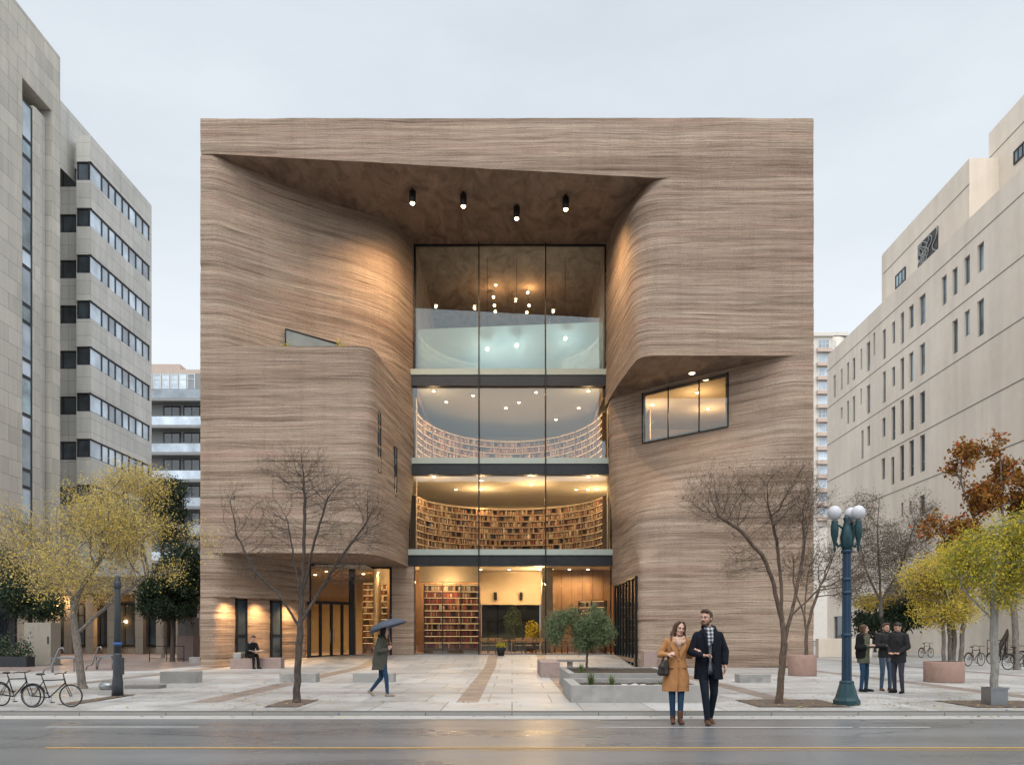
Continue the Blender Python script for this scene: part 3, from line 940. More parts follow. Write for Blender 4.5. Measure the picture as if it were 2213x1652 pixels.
# -- storefront under the left soffit
p0, p1, p2 = Vector((-9.95, 38.6, 0)), Vector((-8.24, 40.62, 0)), Vector((-6.25, 40.62, 0))
def seg_frame(mb, a, b, z, h, th=.05, w_=.06):
    u = (b - a).normalized(); w = Vector((-u.y, u.x, 0)); c = (a + b) / 2
    mb.obox(c + Vector((0, 0, z)), u, w, h, (b - a).length / 2, w_)
def post(mb, p, z0, z1, s=.06):
    mb.box(p.x - s, p.x + s, p.y - s, p.y + s, z0, z1)
st = MB()
post(st, p0, .1, ZSOF, .08); post(st, p1, .2, ZSOF, .15); post(st, p2, .2, ZSOF, .06)
seg_frame(st, p0, p1, .16, .10); seg_frame(st, p1, p2, .3, .08); seg_frame(st, p0, p1, 2.92, .16, w_=.08); seg_frame(st, p0, p1, ZSOF - .1, .1); seg_frame(st, p1, p2, ZSOF - .08, .08)
sto = st.build('entrance_frame', M['black_metal'], lib)
def glass_seg(a, b, z0, z1, nm='pane', par=None):
    u = (b - a).normalized(); w = Vector((-u.y, u.x, 0)); c = (a + b) / 2
    g = MB(); g.obox(c + Vector((0, 0, z0)), u, w, z1 - z0, (b - a).length / 2 - .05, .01)
    return g.build(nm, M['glass'], par or sto)
glass_seg(p0, p1, 3.1, ZSOF - .1); glass_seg(p1 + Vector((.12, 0, 0)), p2, .38, ZSOF - .08)
for k in range(4):       # door leaves and side lights
    a, b = p0.lerp(p1, k / 4), p0.lerp(p1, (k + 1) / 4)
    d = MB()
    u = (b - a).normalized(); w = Vector((-u.y, u.x, 0))
    for q in (a + u * .03, b - u * .03): d.obox(q + Vector((0, 0, .26)), u, w, 2.66, .035, .045)
    d.obox((a + b) / 2 + Vector((0, 0, .26)), u, w, .12, (b - a).length / 2 - .05, .04)
    do = d.build('door', M['black_metal'], lib)
    glass_seg(a, b, .38, 2.9, 'pane', do)
    if k in (1, 2):
        h = MB(); q = (b - u * .12 if k == 1 else a + u * .12) - w * .08
        h.tube([q + Vector((0, 0, 1.0)), q + Vector((0, 0, 1.7))], .02, 6); h.build('handle', M['grey_metal'], do)
# lobby behind the storefront
lb = MB()
lb.box(-13.0, -12.9, 39, 49, .2, 4.9); lb.box(-12.9, -7.3, 48.9, 49, .2, 4.9)
lb.build('room_wall', M['plaster'], lib)
lb = MB(); lb.box(-12.9, -7.25, 38.8, 49, 4.78, 4.84); lb.build('ceiling', M['ceiling_plaster'], lib)
lb = MB(); lb.prism([(-12.9, 38.8), (-10.1, 38.75), (-8.3, 40.75), (-6.1, 40.75), (-6.1, 49), (-12.9, 49)], .2, .34); lb.build('ground_floor', M['floor_wood'], lib)

# -- slot windows in the lit wall
for px in (519, 595):
    row = fillet(*planL2(.5), 200)
    i = int(np.argmin([abs((x / y) * F + CX - px) for x, y in row]))
    p = row[i]; q = row[min(199, i + 3)]
    u = Vector((q[0] - p[0], q[1] - p[1], 0)).normalized(); w = Vector((-u.y, u.x, 0)); c = Vector((p[0], p[1], 0))
    f = MB()
    for sg in (-1, 1): f.obox(c + u * .30 * sg + Vector((0, 0, .1)), u, w, 2.9, .04, .1)
    for z in (.1, 1.35, 2.9): f.obox(c + Vector((0, 0, z)), u, w, .06, .28, .1)
    fo = f.build('window', M['black_metal'], lib)
    g = MB(); g.obox(c + Vector((0, 0, .12)), u, w, 2.8, .27, .07); g.build('pane', M['win_dark'], fo)

# ---------------------------------------------------------------- lamps of the library
def lamp(kind, name, loc, energy, color=(1, .62, .28), radius=.05, spot=None, blend=.6, target=None):
    ld = bpy.data.lights.new(name, kind); ld.energy = energy; ld.color = color
    ld.shadow_soft_size = radius
    o = bpy.data.objects.new(name, ld); COL.objects.link(o); o.location = loc
    if kind == 'SPOT':
        ld.spot_size = R(spot or 90); ld.spot_blend = blend
        d = (Vector(target) - Vector(loc)) if target is not None else Vector((0, 0, -1))
        o.rotation_euler = d.to_track_quat('-Z', 'Y').to_euler()
    return o

def spot_fixture(px, py, d, tgt, energy, label, spot=110):
    c = at(px, py, d)
    zc = ceil_z(c.x, c.y)
    t = thing('ceiling_spotlight', label, 'spotlight', (c.x, c.y, zc), group='spotlights under the overhang')
    b = MB(); b.lathe([(.05, -.12), (.05, 0)], (0, 0, 0), 10); b.build('stem', M['black_metal'], t, world=False)
    b = MB(); b.lathe([(.115, -.62), (.135, -.60), (.16, -.12), (.12, -.10)], (0, 0, 0), 14); b.build('housing', M['black_metal'], t, world=False)
    b = MB(); b.lathe([(.06, -.70), (.10, -.66), (.10, -.625)], (0, 0, 0), 14); b.build('lens', M['glow'], t, world=False)
    lamp('SPOT', 'spot_lamp', (c.x, c.y, zc - .78), energy, (1, .66, .35), .05, spot, 1.0, tgt)
spot_fixture(891, 412, 35.5, (-6.2, 38.7, 13.2), 1150, 'leftmost black spotlight glowing under the overhang', 128)
spot_fixture(1001, 414, 35.6, (-5.3, 40.2, 12.8), 950, 'black spotlight second from left under the overhang', 128)
spot_fixture(1116, 440, 36.6, (1, 42, 12.0), 160, 'black spotlight hanging lowest in the row under the overhang', 90)
spot_fixture(1222, 412, 35.5, (5.3, 38.4, 14.0), 1250, 'rightmost black spotlight glowing under the overhang', 125)

def downlight(x, y, z, energy, label, grp, size=.09, kind='SPOT', color=(1, .62, .29), spot=168, drop=.12):
    t = thing('downlight', label, 'ceiling light', (x, y, z), group=grp)
    b = MB(); b.lathe([(size * 1.3, -.025), (size * 1.5, 0)], (0, 0, 0), 14); b.build('rim', M['grey_metal'], t, world=False)
    b = MB(); b.lathe([(size * .6, -.06), (size, -.028)], (0, 0, 0), 14); b.build('bulb', M['glow'], t, world=False)
    if energy: lamp(kind, 'downlight_lamp', (x, y, z - drop), energy, color, .08, spot, .8)
# floor 3
for i, (px, py) in enumerate(((964, 867), (1022, 853), (1093, 880), (1121, 868), (1201, 905), (1250, 880), (1158, 846))):
    dd = (14.5 - CH) * F / (HY - py); p = at(px, py, min(dd, 48))
    downlight(p.x, p.y, 14.5, 260, 'small round downlight in the third level ceiling above the curved shelves', 'downlights of the third level', color=(1, .52, .20))
for i, (px, py) in enumerate(((1040, 1036), (1149, 1045), (985, 1068), (1040, 1078), (1245, 1062), (1288, 1058), (1270, 1072))):
    dd = (9.9 - CH) * F / (HY - py); p = at(px, py, min(dd, 46))
    downlight(p.x, p.y, 9.9, 140, 'small round downlight in the second level ceiling above the curved shelves', 'downlights of the second level', kind='POINT' if i in (1, 3, 5) else 'SPOT', drop=.9 if i in (1, 3, 5) else .12)
for i, (px, py) in enumerate(((1165, 1248), (1192, 1256), (1038, 1240), (960, 1245), (1270, 1250), (1100, 1238), (1230, 1236))):
    dd = (5.2 - CH) * F / (HY - py); p = at(px, py, min(dd, 45.6))
    downlight(p.x, p.y, 5.2, 290, 'small round downlight in the ground level ceiling over the reading tables', 'downlights of the ground level', kind='POINT' if i in (0, 3) else 'SPOT', drop=.9 if i in (0, 3) else .12)
for z, grp, e_ in ((14.5, 'third', 55), (9.9, 'second', 80)):  # lamps added by the glass to warm the flank walls outside
    for sx, sd in ((-4.2, 'left'), (4.1, 'right')):
        downlight(sx, 42.3, z, e_, 'added warm lamp lighting the walls near the %s edge of the %s level glazing' % (sd, grp), None, kind='POINT', drop=1.1)
for sx, lb_ in ((-3.4, 'before the tall bookcase'), (2.6, 'before the narrow bookcase')):  # lamps added to brighten the two bookcases
    downlight(sx, 41.75, 5.2, 85, 'added warm lamp brightening the books on the ground level ' + lb_, None, kind='POINT', drop=1.2)
# attic: two strings of bare bulbs
for s, pts in ((0, ((1061, 596), (1071, 615), (1066, 642), (1068, 660), (1070, 673))), (1, ((1136, 597), (1138, 612), (1140, 632), (1143, 660), (1138, 675)))):
    pts3 = [at(px, py, 45.2 + .5 * k) for k, (px, py) in enumerate(pts)]
    t = thing('bulb_string', 'hanging string of small warm bulbs, the one on the %s' % ('left' if s == 0 else 'right'), 'light string', (pts3[0].x, pts3[0].y, 21.6), group='bulb strings behind the top glazing')
    w_ = MB()
    w_.tube([(pts3[0].x, pts3[0].y, 21.6)] + [p + Vector((0, 0, .06)) for p in pts3], .012, 5); w_.build('cable', M['black_metal'], t)
    for k, p in enumerate(pts3):
        b = MB(); b.ball(p, .075 if k else .04, 10, 6); b.build('bulb', M['glow'], t)
    lamp('POINT', 'string_lamp', pts3[2] + Vector((.12, -.2, -.3)), 60, (1, .58, .26), .06)
# pendant bulbs light the sky-reflection panes from behind
for i, (px, py) in enumerate(((1116, 746), (1221, 731), (1053, 754))):
    p = at(px, py, YG + 1.2)
    t = thing('pendant_lamp', 'bare glowing pendant bulb behind the topmost glazing, %s' % ('in the middle panel', 'in the right panel', 'near the left mullion')[i], 'pendant lamp', (p.x, p.y, 21.6), group='pendant bulbs behind the topmost glazing')
    b = MB(); b.tube([(p.x, p.y, 21.6), (p.x, p.y, p.z + .1)], .01, 5); b.build('cable', M['black_metal'], t)
    b = MB(); b.ball(p, .10, 12, 8); b.build('bulb', M['glow'], t)
    lamp('POINT', 'pendant_glow', p + Vector((0, .3, -.2)), 85, (.92, 1, .98), .1)
for i, px in enumerate((1028, 1186)):
    p = at(px, 686, YG + .3)
    t = thing('track_spotlight', 'small black spotlight above the pale sky-reflection panes beside the %s mullion' % ('left' if i == 0 else 'right'), 'spotlight', (p.x, p.y, p.z))
    b = MB(); b.ball(p, (.10, .14, .13), 10, 6); b.build('housing', M['black_metal'], t)
    b = MB(); b.tube([p, p + Vector((0, .2, -.2))], .05, 8); b.build('arm', M['black_metal'], t)
    lamp('SPOT', 'track_lamp', p + Vector((0, 1.0, -.3)), 120, (1, .6, .3), .06, 120, .8, (p.x * .2, 50, 20))
# right window room, side room, lobby
for x, y in ((7.2, 40.3), (9.0, 38.2), (10.2, 41)):
    downlight(x, y, 13.17, 75, 'small downlight in the ceiling behind the three-pane upper window', 'downlights behind the upper window', color=(1, .6, .26), kind='POINT', drop=.9)
c = at(1501, 810, 36.0)
downlight(c.x - .2, 35.7, ZC, 110, 'round downlight set in the soffit over the upper window', None, .13, color=(1, .62, .32), spot=120)
for x, y in ((-9.8, 41.6), (-8.2, 43.4), (-7.2, 42.2), (-11, 44)):
    downlight(x, y, 4.77, 420, 'small downlight in the lobby ceiling behind the entrance doors', 'lobby downlights', color=(1, .58, .24))
for x, y in ((7.2, 36), (7.4, 38.6)):
    downlight(x, y, 4.49, 26, 'small downlight behind the side shopfront of the right mass', 'side room downlights', color=(1, .6, .28))
# wall washers tucked in the ledge over the lit wall
for k, px in enumerate((492, 503, 556, 572, 622)):
    row = fillet(*planL2(.5), 200)
    i = int(np.argmin([abs((x / y) * F + CX - px) for x, y in row])); p = row[i]
    q = Vector((p[0] + .34, p[1] - .30, 3.0))
    if k in (1, 3): continue
    t = thing('wall_washer', ('wall washer light in the ledge nearest the library corner', '', 'wall washer light in the ledge between the two slot windows', '', 'wall washer light in the ledge nearest the entrance doors')[k], 'wall light', q, group='wall washers over the bench')
    b = MB(); b.box(q.x - .12, q.x + .12, q.y - .05, q.y + .05, q.z, q.z + .03); b.build('housing', M['black_metal'], t)
    lamp('SPOT', 'washer_lamp', q + Vector((.05, -.06, -.03)), 280, (1, .60, .27), .10, 130, .9, (q.x - .25, q.y + .25, 0))

# ---------------------------------------------------------------- bookcases and books
STUFF = MB()          # the far rows of books nobody could tell apart
STUFF2 = MB()
rng = random.Random(3)
def curved_case(label, zf, htop, nsh, a, b_, t0, t1, y0, led=True, thick=.32, dens=.085, tilt=0.0, stuff=None, mats=('shelf_wood', 'dark_wood')):
    """shelves along an elliptic arc round (0, y0): the arc bends away from the glass"""
    stuff = STUFF if stuff is None else stuff
    t = thing('curved_bookcase', label, 'bookcase', (0, y0, zf))
    P = lambda th, r=0.0: Vector((-.12 + (a + r) * math.cos(th), y0 + (b_ + r) * math.sin(th), 0))
    n = 48
    ths = [t0 + (t1 - t0) * i / n for i in range(n + 1)]
    bk = MB()
    bk.grid([[P(th, thick) + Vector((0, 0, z)) for th in ths] for z in (zf, zf + htop)], 0, True)
    bk.build('back_panel', M[mats[1]], t)
    for k in range(nsh + 1):
        z = zf + .12 + (htop - .16) * k / nsh
        sh = MB()
        top = [P(th, -.02) + Vector((0, 0, z + .035)) for th in ths]; topb = [P(th, thick) + Vector((0, 0, z + .035)) for th in ths]
        bot = [p - Vector((0, 0, .045)) for p in top]; botb = [p - Vector((0, 0, .045)) for p in topb]
        sh.grid([botb, bot, top, topb], 0, False)
        so = sh.build('shelf', M[mats[0]], t)
        if led and k:
            s2 = MB(); 
            f0 = [P(th, .015) + Vector((0, 0, z - .014)) for th in ths]; f1 = [P(th, .05) + Vector((0, 0, z - .014)) for th in ths]
            s2.grid([f0, f1], 0, False); s2.build('light_strip', M['glow_soft'], so)
    if led:
        s2 = MB(); zt_ = zf + htop + .02
        s2.grid([[P(th, .06) + Vector((0, 0, zt_)) for th in ths], [P(th, .14) + Vector((0, 0, zt_)) for th in ths]], 0, False)
        s2.build('top_light', M['glow_soft'], t)
    # arc length walk for the books and uprights
    L = [0]
    for i in range(n): L.append(L[-1] + (P(ths[i + 1]) - P(ths[i])).length)
    th_at = lambda s: float(np.interp(s, L, ths))
    nu = max(2, int(L[-1] / 1.3))
    for i in range(nu + 1):
        th = th_at(L[-1] * i / nu); p = P(th, thick * .5); u = (P(th + .01) - P(th)).normalized(); w = Vector((-u.y, u.x, 0))
        ub = MB(); ub.obox(p + Vector((0, 0, zf)), u, w, htop, .025, thick * .5 + .012); ub.build('upright', M[mats[0]], t)
    pitch = (htop - .16) / nsh
    for k in range(nsh):
        z = zf + .12 + pitch * k + .04
        s = .06
        while s < L[-1] - .1:
            wd = rng.uniform(.6, 1.4) * dens
            if rng.random() < .05: s += rng.uniform(.08, .35); continue
            h = pitch * rng.uniform(.45, .86)
            th = th_at(s + wd / 2); p = P(th, .05 + .1 + rng.uniform(-.03, .03)); u = (P(th + .01) - P(th)).normalized(); w = Vector((-u.y, u.x, 0))
            stuff.obox(p + Vector((0, 0, z)), u, w, h, wd / 2 - .004, .11)
            s += wd
    return t
curved_case('long curved bookcase of the third level glowing under strip lights', ZF[1], 2.72, 7, 4.95, 6.8, R(4), R(176), YG + .55, dens=.062)
curved_case('long curved bookcase of the second level with many rows of books', ZF[2], 2.98, 8, 4.95, 4.9, R(4), R(176), YG + .55, dens=.062)
curved_case('pale curved bookcase behind the topmost glazing at its left end', ZF[0], 2.2, 5, 4.75, 5.2, R(112), R(178), YG + .75, led=True, dens=.16, stuff=STUFF2, mats=('white_paint', 'white_paint'))
curved_case('pale curved bookcase behind the topmost glazing at its right end', ZF[0], 2.2, 5, 4.75, 5.2, R(2), R(50), YG + .75, led=True, dens=.16, stuff=STUFF2, mats=('white_paint', 'white_paint'))

def flat_case(label, c, u, width, zf, h, nsh, uprights, mats=('shelf_wood', 'dark_wood'), led=True, books=True, deep=.34):
    """straight bookcase from c along u"""
    c, u = Vector(c), Vector(u).normalized(); w = Vector((-u.y, u.x, 0))
    t = thing('bookcase', label, 'bookcase', (c.x, c.y, zf))
    m = c + u * width / 2
    b = MB(); b.obox(m + w * deep + Vector((0, 0, zf)), u, w, h, width / 2, .02); b.build('back_panel', M[mats[1]], t)
    slots = []
    for k in range(nsh + 1):
        z = zf + .25 + (h - .3) * k / nsh
        b = MB(); b.obox(m + w * deep / 2 + Vector((0, 0, z)), u, w, .04, width / 2, deep / 2 - .01); so = b.build('shelf', M[mats[0]], t)
        if led and k:
            b = MB(); b.obox(m + w * .04 + Vector((0, 0, z - .015)), u, w, .012, width / 2 - .02, .018); b.build('light_strip', M['glow_soft'], so)
        if k < nsh: slots.append(z + .042)
    b = MB(); b.obox(m + w * .05 + Vector((0, 0, zf)), u, w, .25, width / 2 - .01, .02); b.build('plinth', M[mats[0]], t)
    for q in range(uprights + 1):
        b = MB(); b.obox(c + u * width * q / uprights + w * deep / 2 + Vector((0, 0, zf)), u, w, h, .028, deep / 2 + .01); b.build('upright', M[mats[1]], t)
    return t, c, u, w, width, slots, (h - .3) / nsh

def book_mesh(i):
    b = MB(); b.box(-.5, .5, -.5, .5, 0, 1)
    me_o = b.build('book', M['book%d' % (i % 6)])
    return me_o
protos = [book_mesh(i) for i in range(6)]
NB = [0]
def real_books(info, limit, per=.1):
    t, c, u, w, width, slots, pitch = info
    for k, z in enumerate(slots):
        s = .05
        while s < width - .08:
            wd = rng.uniform(.8, 1.5) * per
            if rng.random() < .05: s += rng.uniform(.08, .25); continue
            h = pitch * rng.uniform(.55, .82)
            i = rng.choices(range(6), (5, 5, 4, 2, 2, 2))[0]
            p = c + u * (s + wd / 2) + w * .15
            if NB[0] < limit:
                o = protos[i] if not protos[i].get('category') else protos[i].copy()
                if o.name not in COL.objects: COL.objects.link(o)
                o.location = (p.x, p.y, z); o.rotation_euler = (0, 0, math.atan2(u.y, u.x)); o.scale = (wd - .008, .2, h)
                cn = ('deep red', 'rust red', 'dark maroon', 'tan', 'dark brown', 'cream')[i]
                tag(o, cn + ' book standing upright in the ground level bookcase left of the glazing', 'book', cn + ' books in the ground level bookcase')
                NB[0] += 1
            else:
                STUFF.obox(p + Vector((0, 0, z)), u, w, h, wd / 2 - .004, .1)
            s += wd
# big case at the left of the ground floor, slightly turned
ca = flat_case('tall bookcase full of red and tan books left of the ground level glazing', (-4.72, 42.3, 0), (1, .12, 0), 2.95, .37, 3.75, 10, 3, ('shelf_wood', 'dark_wood'))
real_books(ca, 300, .066)
cb_ = flat_case('narrow bookcase at the right end of the ground level behind the olive tree', (3.7, 43.6, 0), (1, -.5, 0), 1.5, .37, 2.9, 8, 2)
real_books(cb_, 0, .1)
cl = flat_case('tall timber bookcase seen through the entrance storefront', (-8.2, 43.2, 0), (1, .05, 0), 1.5, .35, 3.9, 11, 1, ('shelf_wood', 'red_wood'))
real_books(cl, 0, .12)
cl2 = flat_case('slim bookcase by the pier inside the entrance storefront', (-6.5, 42.8, 0), (.5, .8, 0), 1.2, .35, 3.9, 10, 1, ('shelf_wood', 'red_wood'))
real_books(cl2, 0, .12)
so_ = STUFF.build('books', M['books']); tag(so_, 'rows of brown and cream books filling the curved shelves', 'books', kind='stuff')
so_ = STUFF2.build('pale_books', M['books_pale']); tag(so_, 'rows of pale books behind the topmost glazing', 'books', kind='stuff')

# ground level back: pale bulkhead, dark garden doors, timber walls
G = MB()
G.box(-1.9, 1.75, 47.6, 47.8, 3.2, 5.2); G.build('bulkhead', M['plaster'], lib)
G = MB(); G.box(-7.2, -1.9, 46.6, 46.75, .36, 5.2); G.box(1.75, 7.2, 46.6, 46.75, .36, 5.2); G.box(-1.9, 1.75, 47.8, 47.85, .36, 5.2) if False else None; G.build('timber_wall', M['red_wood'], lib)
G = MB()
for x in (-1.86, -.9, .35, 1.7): G.box(x - .04, x + .04, 49.4, 49.5, .36, 3.4)
G.box(-1.9, 1.74, 49.38, 49.52, 3.3, 3.42)
go = G.build('garden_door', M['black_metal'], lib)
G = MB(); G.box(-1.86, 1.7, 49.44, 49.46, .36, 3.3); G.build('pane', M['win_dark'], go)
G = MB(); G.box(-2.0, -1.92, 46.76, 49.6, .36, 5.2); G.box(1.78, 1.86, 46.76, 49.6, .36, 5.2); G.build('timber_wall', M['red_wood'], lib)
G = MB(); G.box(1.72, 2.35, 45.2, 45.8, .36, 5.2); G.build('column', M['concrete_dark'], lib)
for x in (-1.0, .55):
    t = thing('wall_speaker', 'small black loudspeaker on the pale bulkhead, %s' % ('left one' if x < 0 else 'right one'), 'speaker', (x, 47.5, 3.6))
    b = MB(); b.box(x - .09, x + .09, 47.42, 47.59, 3.5, 3.95); b.build('cabinet', M['black_metal'], t, bevel=.01)
    b = MB(); b.lathe([(.02, 0), (.07, .01)], (x, 47.40, 3.65), 10); b.build('cone', M['grey_metal'], t)

G = MB(); G.box(-5.0, -1.75, 42.5, 42.9, 4.25, 5.2); G.build('bulkhead', M['plaster'], lib)
G = MB()
for x in np.arange(-7.0, 7.1, .62):
    if -2.0 < x < 1.85: continue
    G.box(x - .012, x + .012, 46.585, 46.6, .36, 5.2)
G.build('wall_batten', M['dark_wood'], lib)
# reading tables and chairs
def table(x, y, lx, label):
    t = thing('reading_table', label, 'table', (x, y, .362), group='reading tables on the ground level')
    b = MB(); b.box(-lx, lx, -.42, .42, .70, .745); b.build('tabletop', M['table_wood'], t, world=False, bevel=.008)
    for sx in (-1, 1):
        for sy in (-1, 1):
            b = MB(); b.box(sx * (lx - .08) - .03, sx * (lx - .08) + .03, sy * .34 - .03, sy * .34 + .03, 0, .70); b.build('leg', M['table_wood'], t, world=False)
    b = MB(); b.box(-lx + .1, lx - .1, -.32, -.30, .60, .70); b.build('apron', M['table_wood'], t, world=False)
    return t
table(-1.05, 43.4, .85, 'pale wooden reading table by the left mullion'); table(.85, 43.9, .95, 'pale wooden reading table in the middle bay'); table(2.9, 43.2, .8, 'pale wooden reading table behind the olive tree')
ch = thing('reading_chair', 'wooden chair', 'chair', (0, 0, 0))
b = MB(); b.box(-.21, .21, -.21, .21, .43, .46); b.build('seat', M['table_wood'], ch, world=False, bevel=.008)
b = MB(); b.box(-.20, .20, .185, .21, .66, .86); b.build('backrest', M['table_wood'], ch, world=False, bevel=.008)
for sx in (-1, 1):
    b = MB(); b.tube([(sx * .19, -.19, 0), (sx * .18, -.18, .43)], .018, 6); b.build('leg', M['dark_wood'], ch, world=False)
    b = MB(); b.tube([(sx * .19, .21, 0), (sx * .18, .19, .45), (sx * .18, .205, .84)], .018, 6); b.build('leg', M['dark_wood'], ch, world=False)
spots = [(-1.5, 42.75, 180, 'before the left reading table'), (-.7, 42.7, 175, 'before the left reading table, nearer the middle'), (-1.1, 44.1, 0, 'behind the left reading table'),
         (.35, 43.2, 182, 'before the middle reading table, left side'), (.95, 43.15, 178, 'before the middle reading table, centre'), (1.5, 43.2, 185, 'before the middle reading table, right side'), (.9, 44.6, 5, 'behind the middle reading table'),
         (2.5, 42.5, 180, 'before the right reading table, left side'), (3.2, 42.55, 172, 'before the right reading table, right side')]
for i, (x, y, a, lab) in enumerate(spots):
    o = ch if i == 0 else copy_tree(ch)
    o.location = (x, y, .362); o.rotation_euler = (0, 0, R(a)); tag(o, 'wooden reading chair ' + lab, 'chair', 'chairs at the reading tables')
# ================================================================ ground
ZR = -0.07
def sheet(name, x0, x1, y0, y1, z, mat, nx=1, ny=1, zf=None):
    b = MB()
    b.grid([[(x, y, (zf(x, y) if zf else 0) + z) for x in np.linspace(x0, x1, nx + 1)] for y in np.linspace(y0, y1, ny + 1)], 0, True)
    o = b.build(name, mat); o['kind'] = 'structure'; return o
sheet('ground', -600, 600, -200, 900, -.10, M['ground'])
sheet('road', -120, 120, -8, 14.02, ZR, M['asphalt'])
sheet('gutter', -120, 120, 13.93, 14.56, ZR + .006, M['gutter'])
xs = list(np.linspace(-100, -20, 9)) + list(np.linspace(-18, 10, 113)) + list(np.linspace(12, 100, 10))
ysn = list(np.linspace(14.74, 32, 12)) + list(np.linspace(32.3, 42, 40)) + list(np.linspace(44, 90, 8))
b = MB(); b.grid([[(x, y, ramp_z(x, y)) for x in xs] for y in ysn], 0, True)
o = b.build('plaza', M['paving']); o['kind'] = 'structure'
b = MB()
prof = [(14.56, ZR - .02), (14.545, -.012), (14.565, .004), (14.78, .004)]
b.grid([[(x, y, z) for y, z in prof] for x in np.linspace(-100, 100, 3)], 0, False, flip=True)
o = b.build('kerb', M['kerb']); o['kind'] = 'structure'
ML = MB()
def mark(px0, px1, py, w, nm, mat):
    d = (CH - ZR) * F / (py - HY); b = MB()
    x0, x1 = (px0 - CX) * d / F, (px1 - CX) * d / F
    n = max(2, int((x1 - x0) / .25))
    rr = random.Random(int(px0 + py))
    top = [(x, d + w / 2 + rr.uniform(-.004, .004), ZR + .005) for x in np.linspace(x0, x1, n)]
    bot = [(x, d - w / 2 + rr.uniform(-.004, .004), ZR + .005) for x in np.linspace(x0, x1, n)]
    b.grid([bot, top], 0, False); o = b.build(nm, mat); o['kind'] = 'structure'
mark(98, 430, 1570, .07, 'road_marking', M['road_line']); mark(1290, 1842, 1570.5, .07, 'road_marking', M['road_line']); mark(1856, 2010, 1570.5, .06, 'road_marking', M['road_line'])
mark(98, 3200, 1615, .075, 'road_marking', M['road_yellow']); mark(1040, 3200, 1620, .03, 'road_marking', M['road_yellow'])

# ================================================================ left tower
def clad_wall(mb, org, u, L, H, holes, depth, z0=0.0, mi=0, mi_rev=0):
    """wall in the plane through org along u, L long and H high, with rectangular holes (u0,u1,z0,z1) and reveals going back"""
    org, u = Vector(org), Vector(u).normalized(); w = Vector((-u.y, u.x, 0)) * depth
    us = sorted({0.0, L} | {a for h in holes for a in h[:2]}); zs = sorted({z0, H} | {a for h in holes for a in h[2:4]})
    us = [a for a in us if 0 <= a <= L]; zs = [a for a in zs if z0 <= a <= H]
    P = lambda a, z, k=0: org + u * a + w * k + Vector((0, 0, z - org.z))
    for i in range(len(us) - 1):
        for j in range(len(zs) - 1):
            cu, cz = (us[i] + us[i + 1]) / 2, (zs[j] + zs[j + 1]) / 2
            if any(h[0] < cu < h[1] and h[2] < cz < h[3] for h in holes): continue
            mb.add([P(us[i], zs[j]), P(us[i + 1], zs[j]), P(us[i + 1], zs[j + 1]), P(us[i], zs[j + 1])], [(0, 1, 2, 3)], mi)
    for a, b_, c, d in holes:
        for q in (((P(a, c), P(a, d), P(a, d, 1), P(a, c, 1)),) if a > .001 else ()) + (((P(b_, c), P(b_, c, 1), P(b_, d, 1), P(b_, d)),) if b_ < L - .001 else ()) + ( (P(a, c), P(a, c, 1), P(b_, c, 1), P(b_, c)), (P(a, d), P(b_, d), P(b_, d, 1), P(a, d, 1))):
            mb.add(list(q), [(0, 1, 2, 3)], mi_rev)

def win_unit(parent, name, c, u, w2, h, glassm, framem, mull=0, tr=(), depth=.06):
    """framed window centred on c (bottom middle), as frame with a pane under it"""
    u = Vector(u).normalized(); w = Vector((-u.y, u.x, 0))
    f = MB(); t = .045
    for sg in (-1, 1): f.obox(c + u * sg * (w2 - t), u, w, h, t, depth)
    f.obox(c, u, w, 2 * t, w2 - 2 * t, depth); f.obox(c + Vector((0, 0, h - 2 * t)), u, w, 2 * t, w2 - 2 * t, depth)
    for k in range(mull): f.obox(c + u * (-w2 + 2 * w2 * (k + 1) / (mull + 1)), u, w, h, t * .7, depth * .9)
    for z in tr: f.obox(c + Vector((0, 0, z)), u, w, t * 1.4, w2 - 2 * t, depth * .9)
    fo = f.build(name, framem, parent)
    g = MB(); g.obox(c + Vector((0, 0, t)), u, w, h - 2 * t, w2 - t, .015); g.build('pane', glassm, fo)
    return fo

tw = thing('stone_tower', 'tall pale stone office tower with deep vertical slot at left edge', 'building', (-32, 50, 0))
XT = -32.0
yt = lambda px: XT * F / (px - CX)
zt = lambda px, py: CH + (HY - py) * yt(px) / F
y0, y1 = 36.0, yt(130)
HT = zt(130, 124)
ya, yb = yt(48), yt(111)
zslot = zt(48, 168)
b = MB()
clad_wall(b, (XT, y0, 0), (0, 1, 0), y1 - y0, HT, [(ya - y0, yb - y0, 4.6, zslot)], 1.6)
b.add([(XT, y1, 0), (XT - 16, y1, 0), (XT - 16, y1, HT), (XT, y1, HT)], [(0, 1, 2, 3)])
b.add([(XT, y0, 0), (XT - 16, y0, 0), (XT - 16, y0, HT), (XT, y0, HT)], [(3, 2, 1, 0)])
b.add([(XT, y0, HT), (XT, y1, HT), (XT - 16, y1, HT), (XT - 16, y0, HT)], [(0, 1, 2, 3)])
b.build('wall', M['tower_stone'], tw)
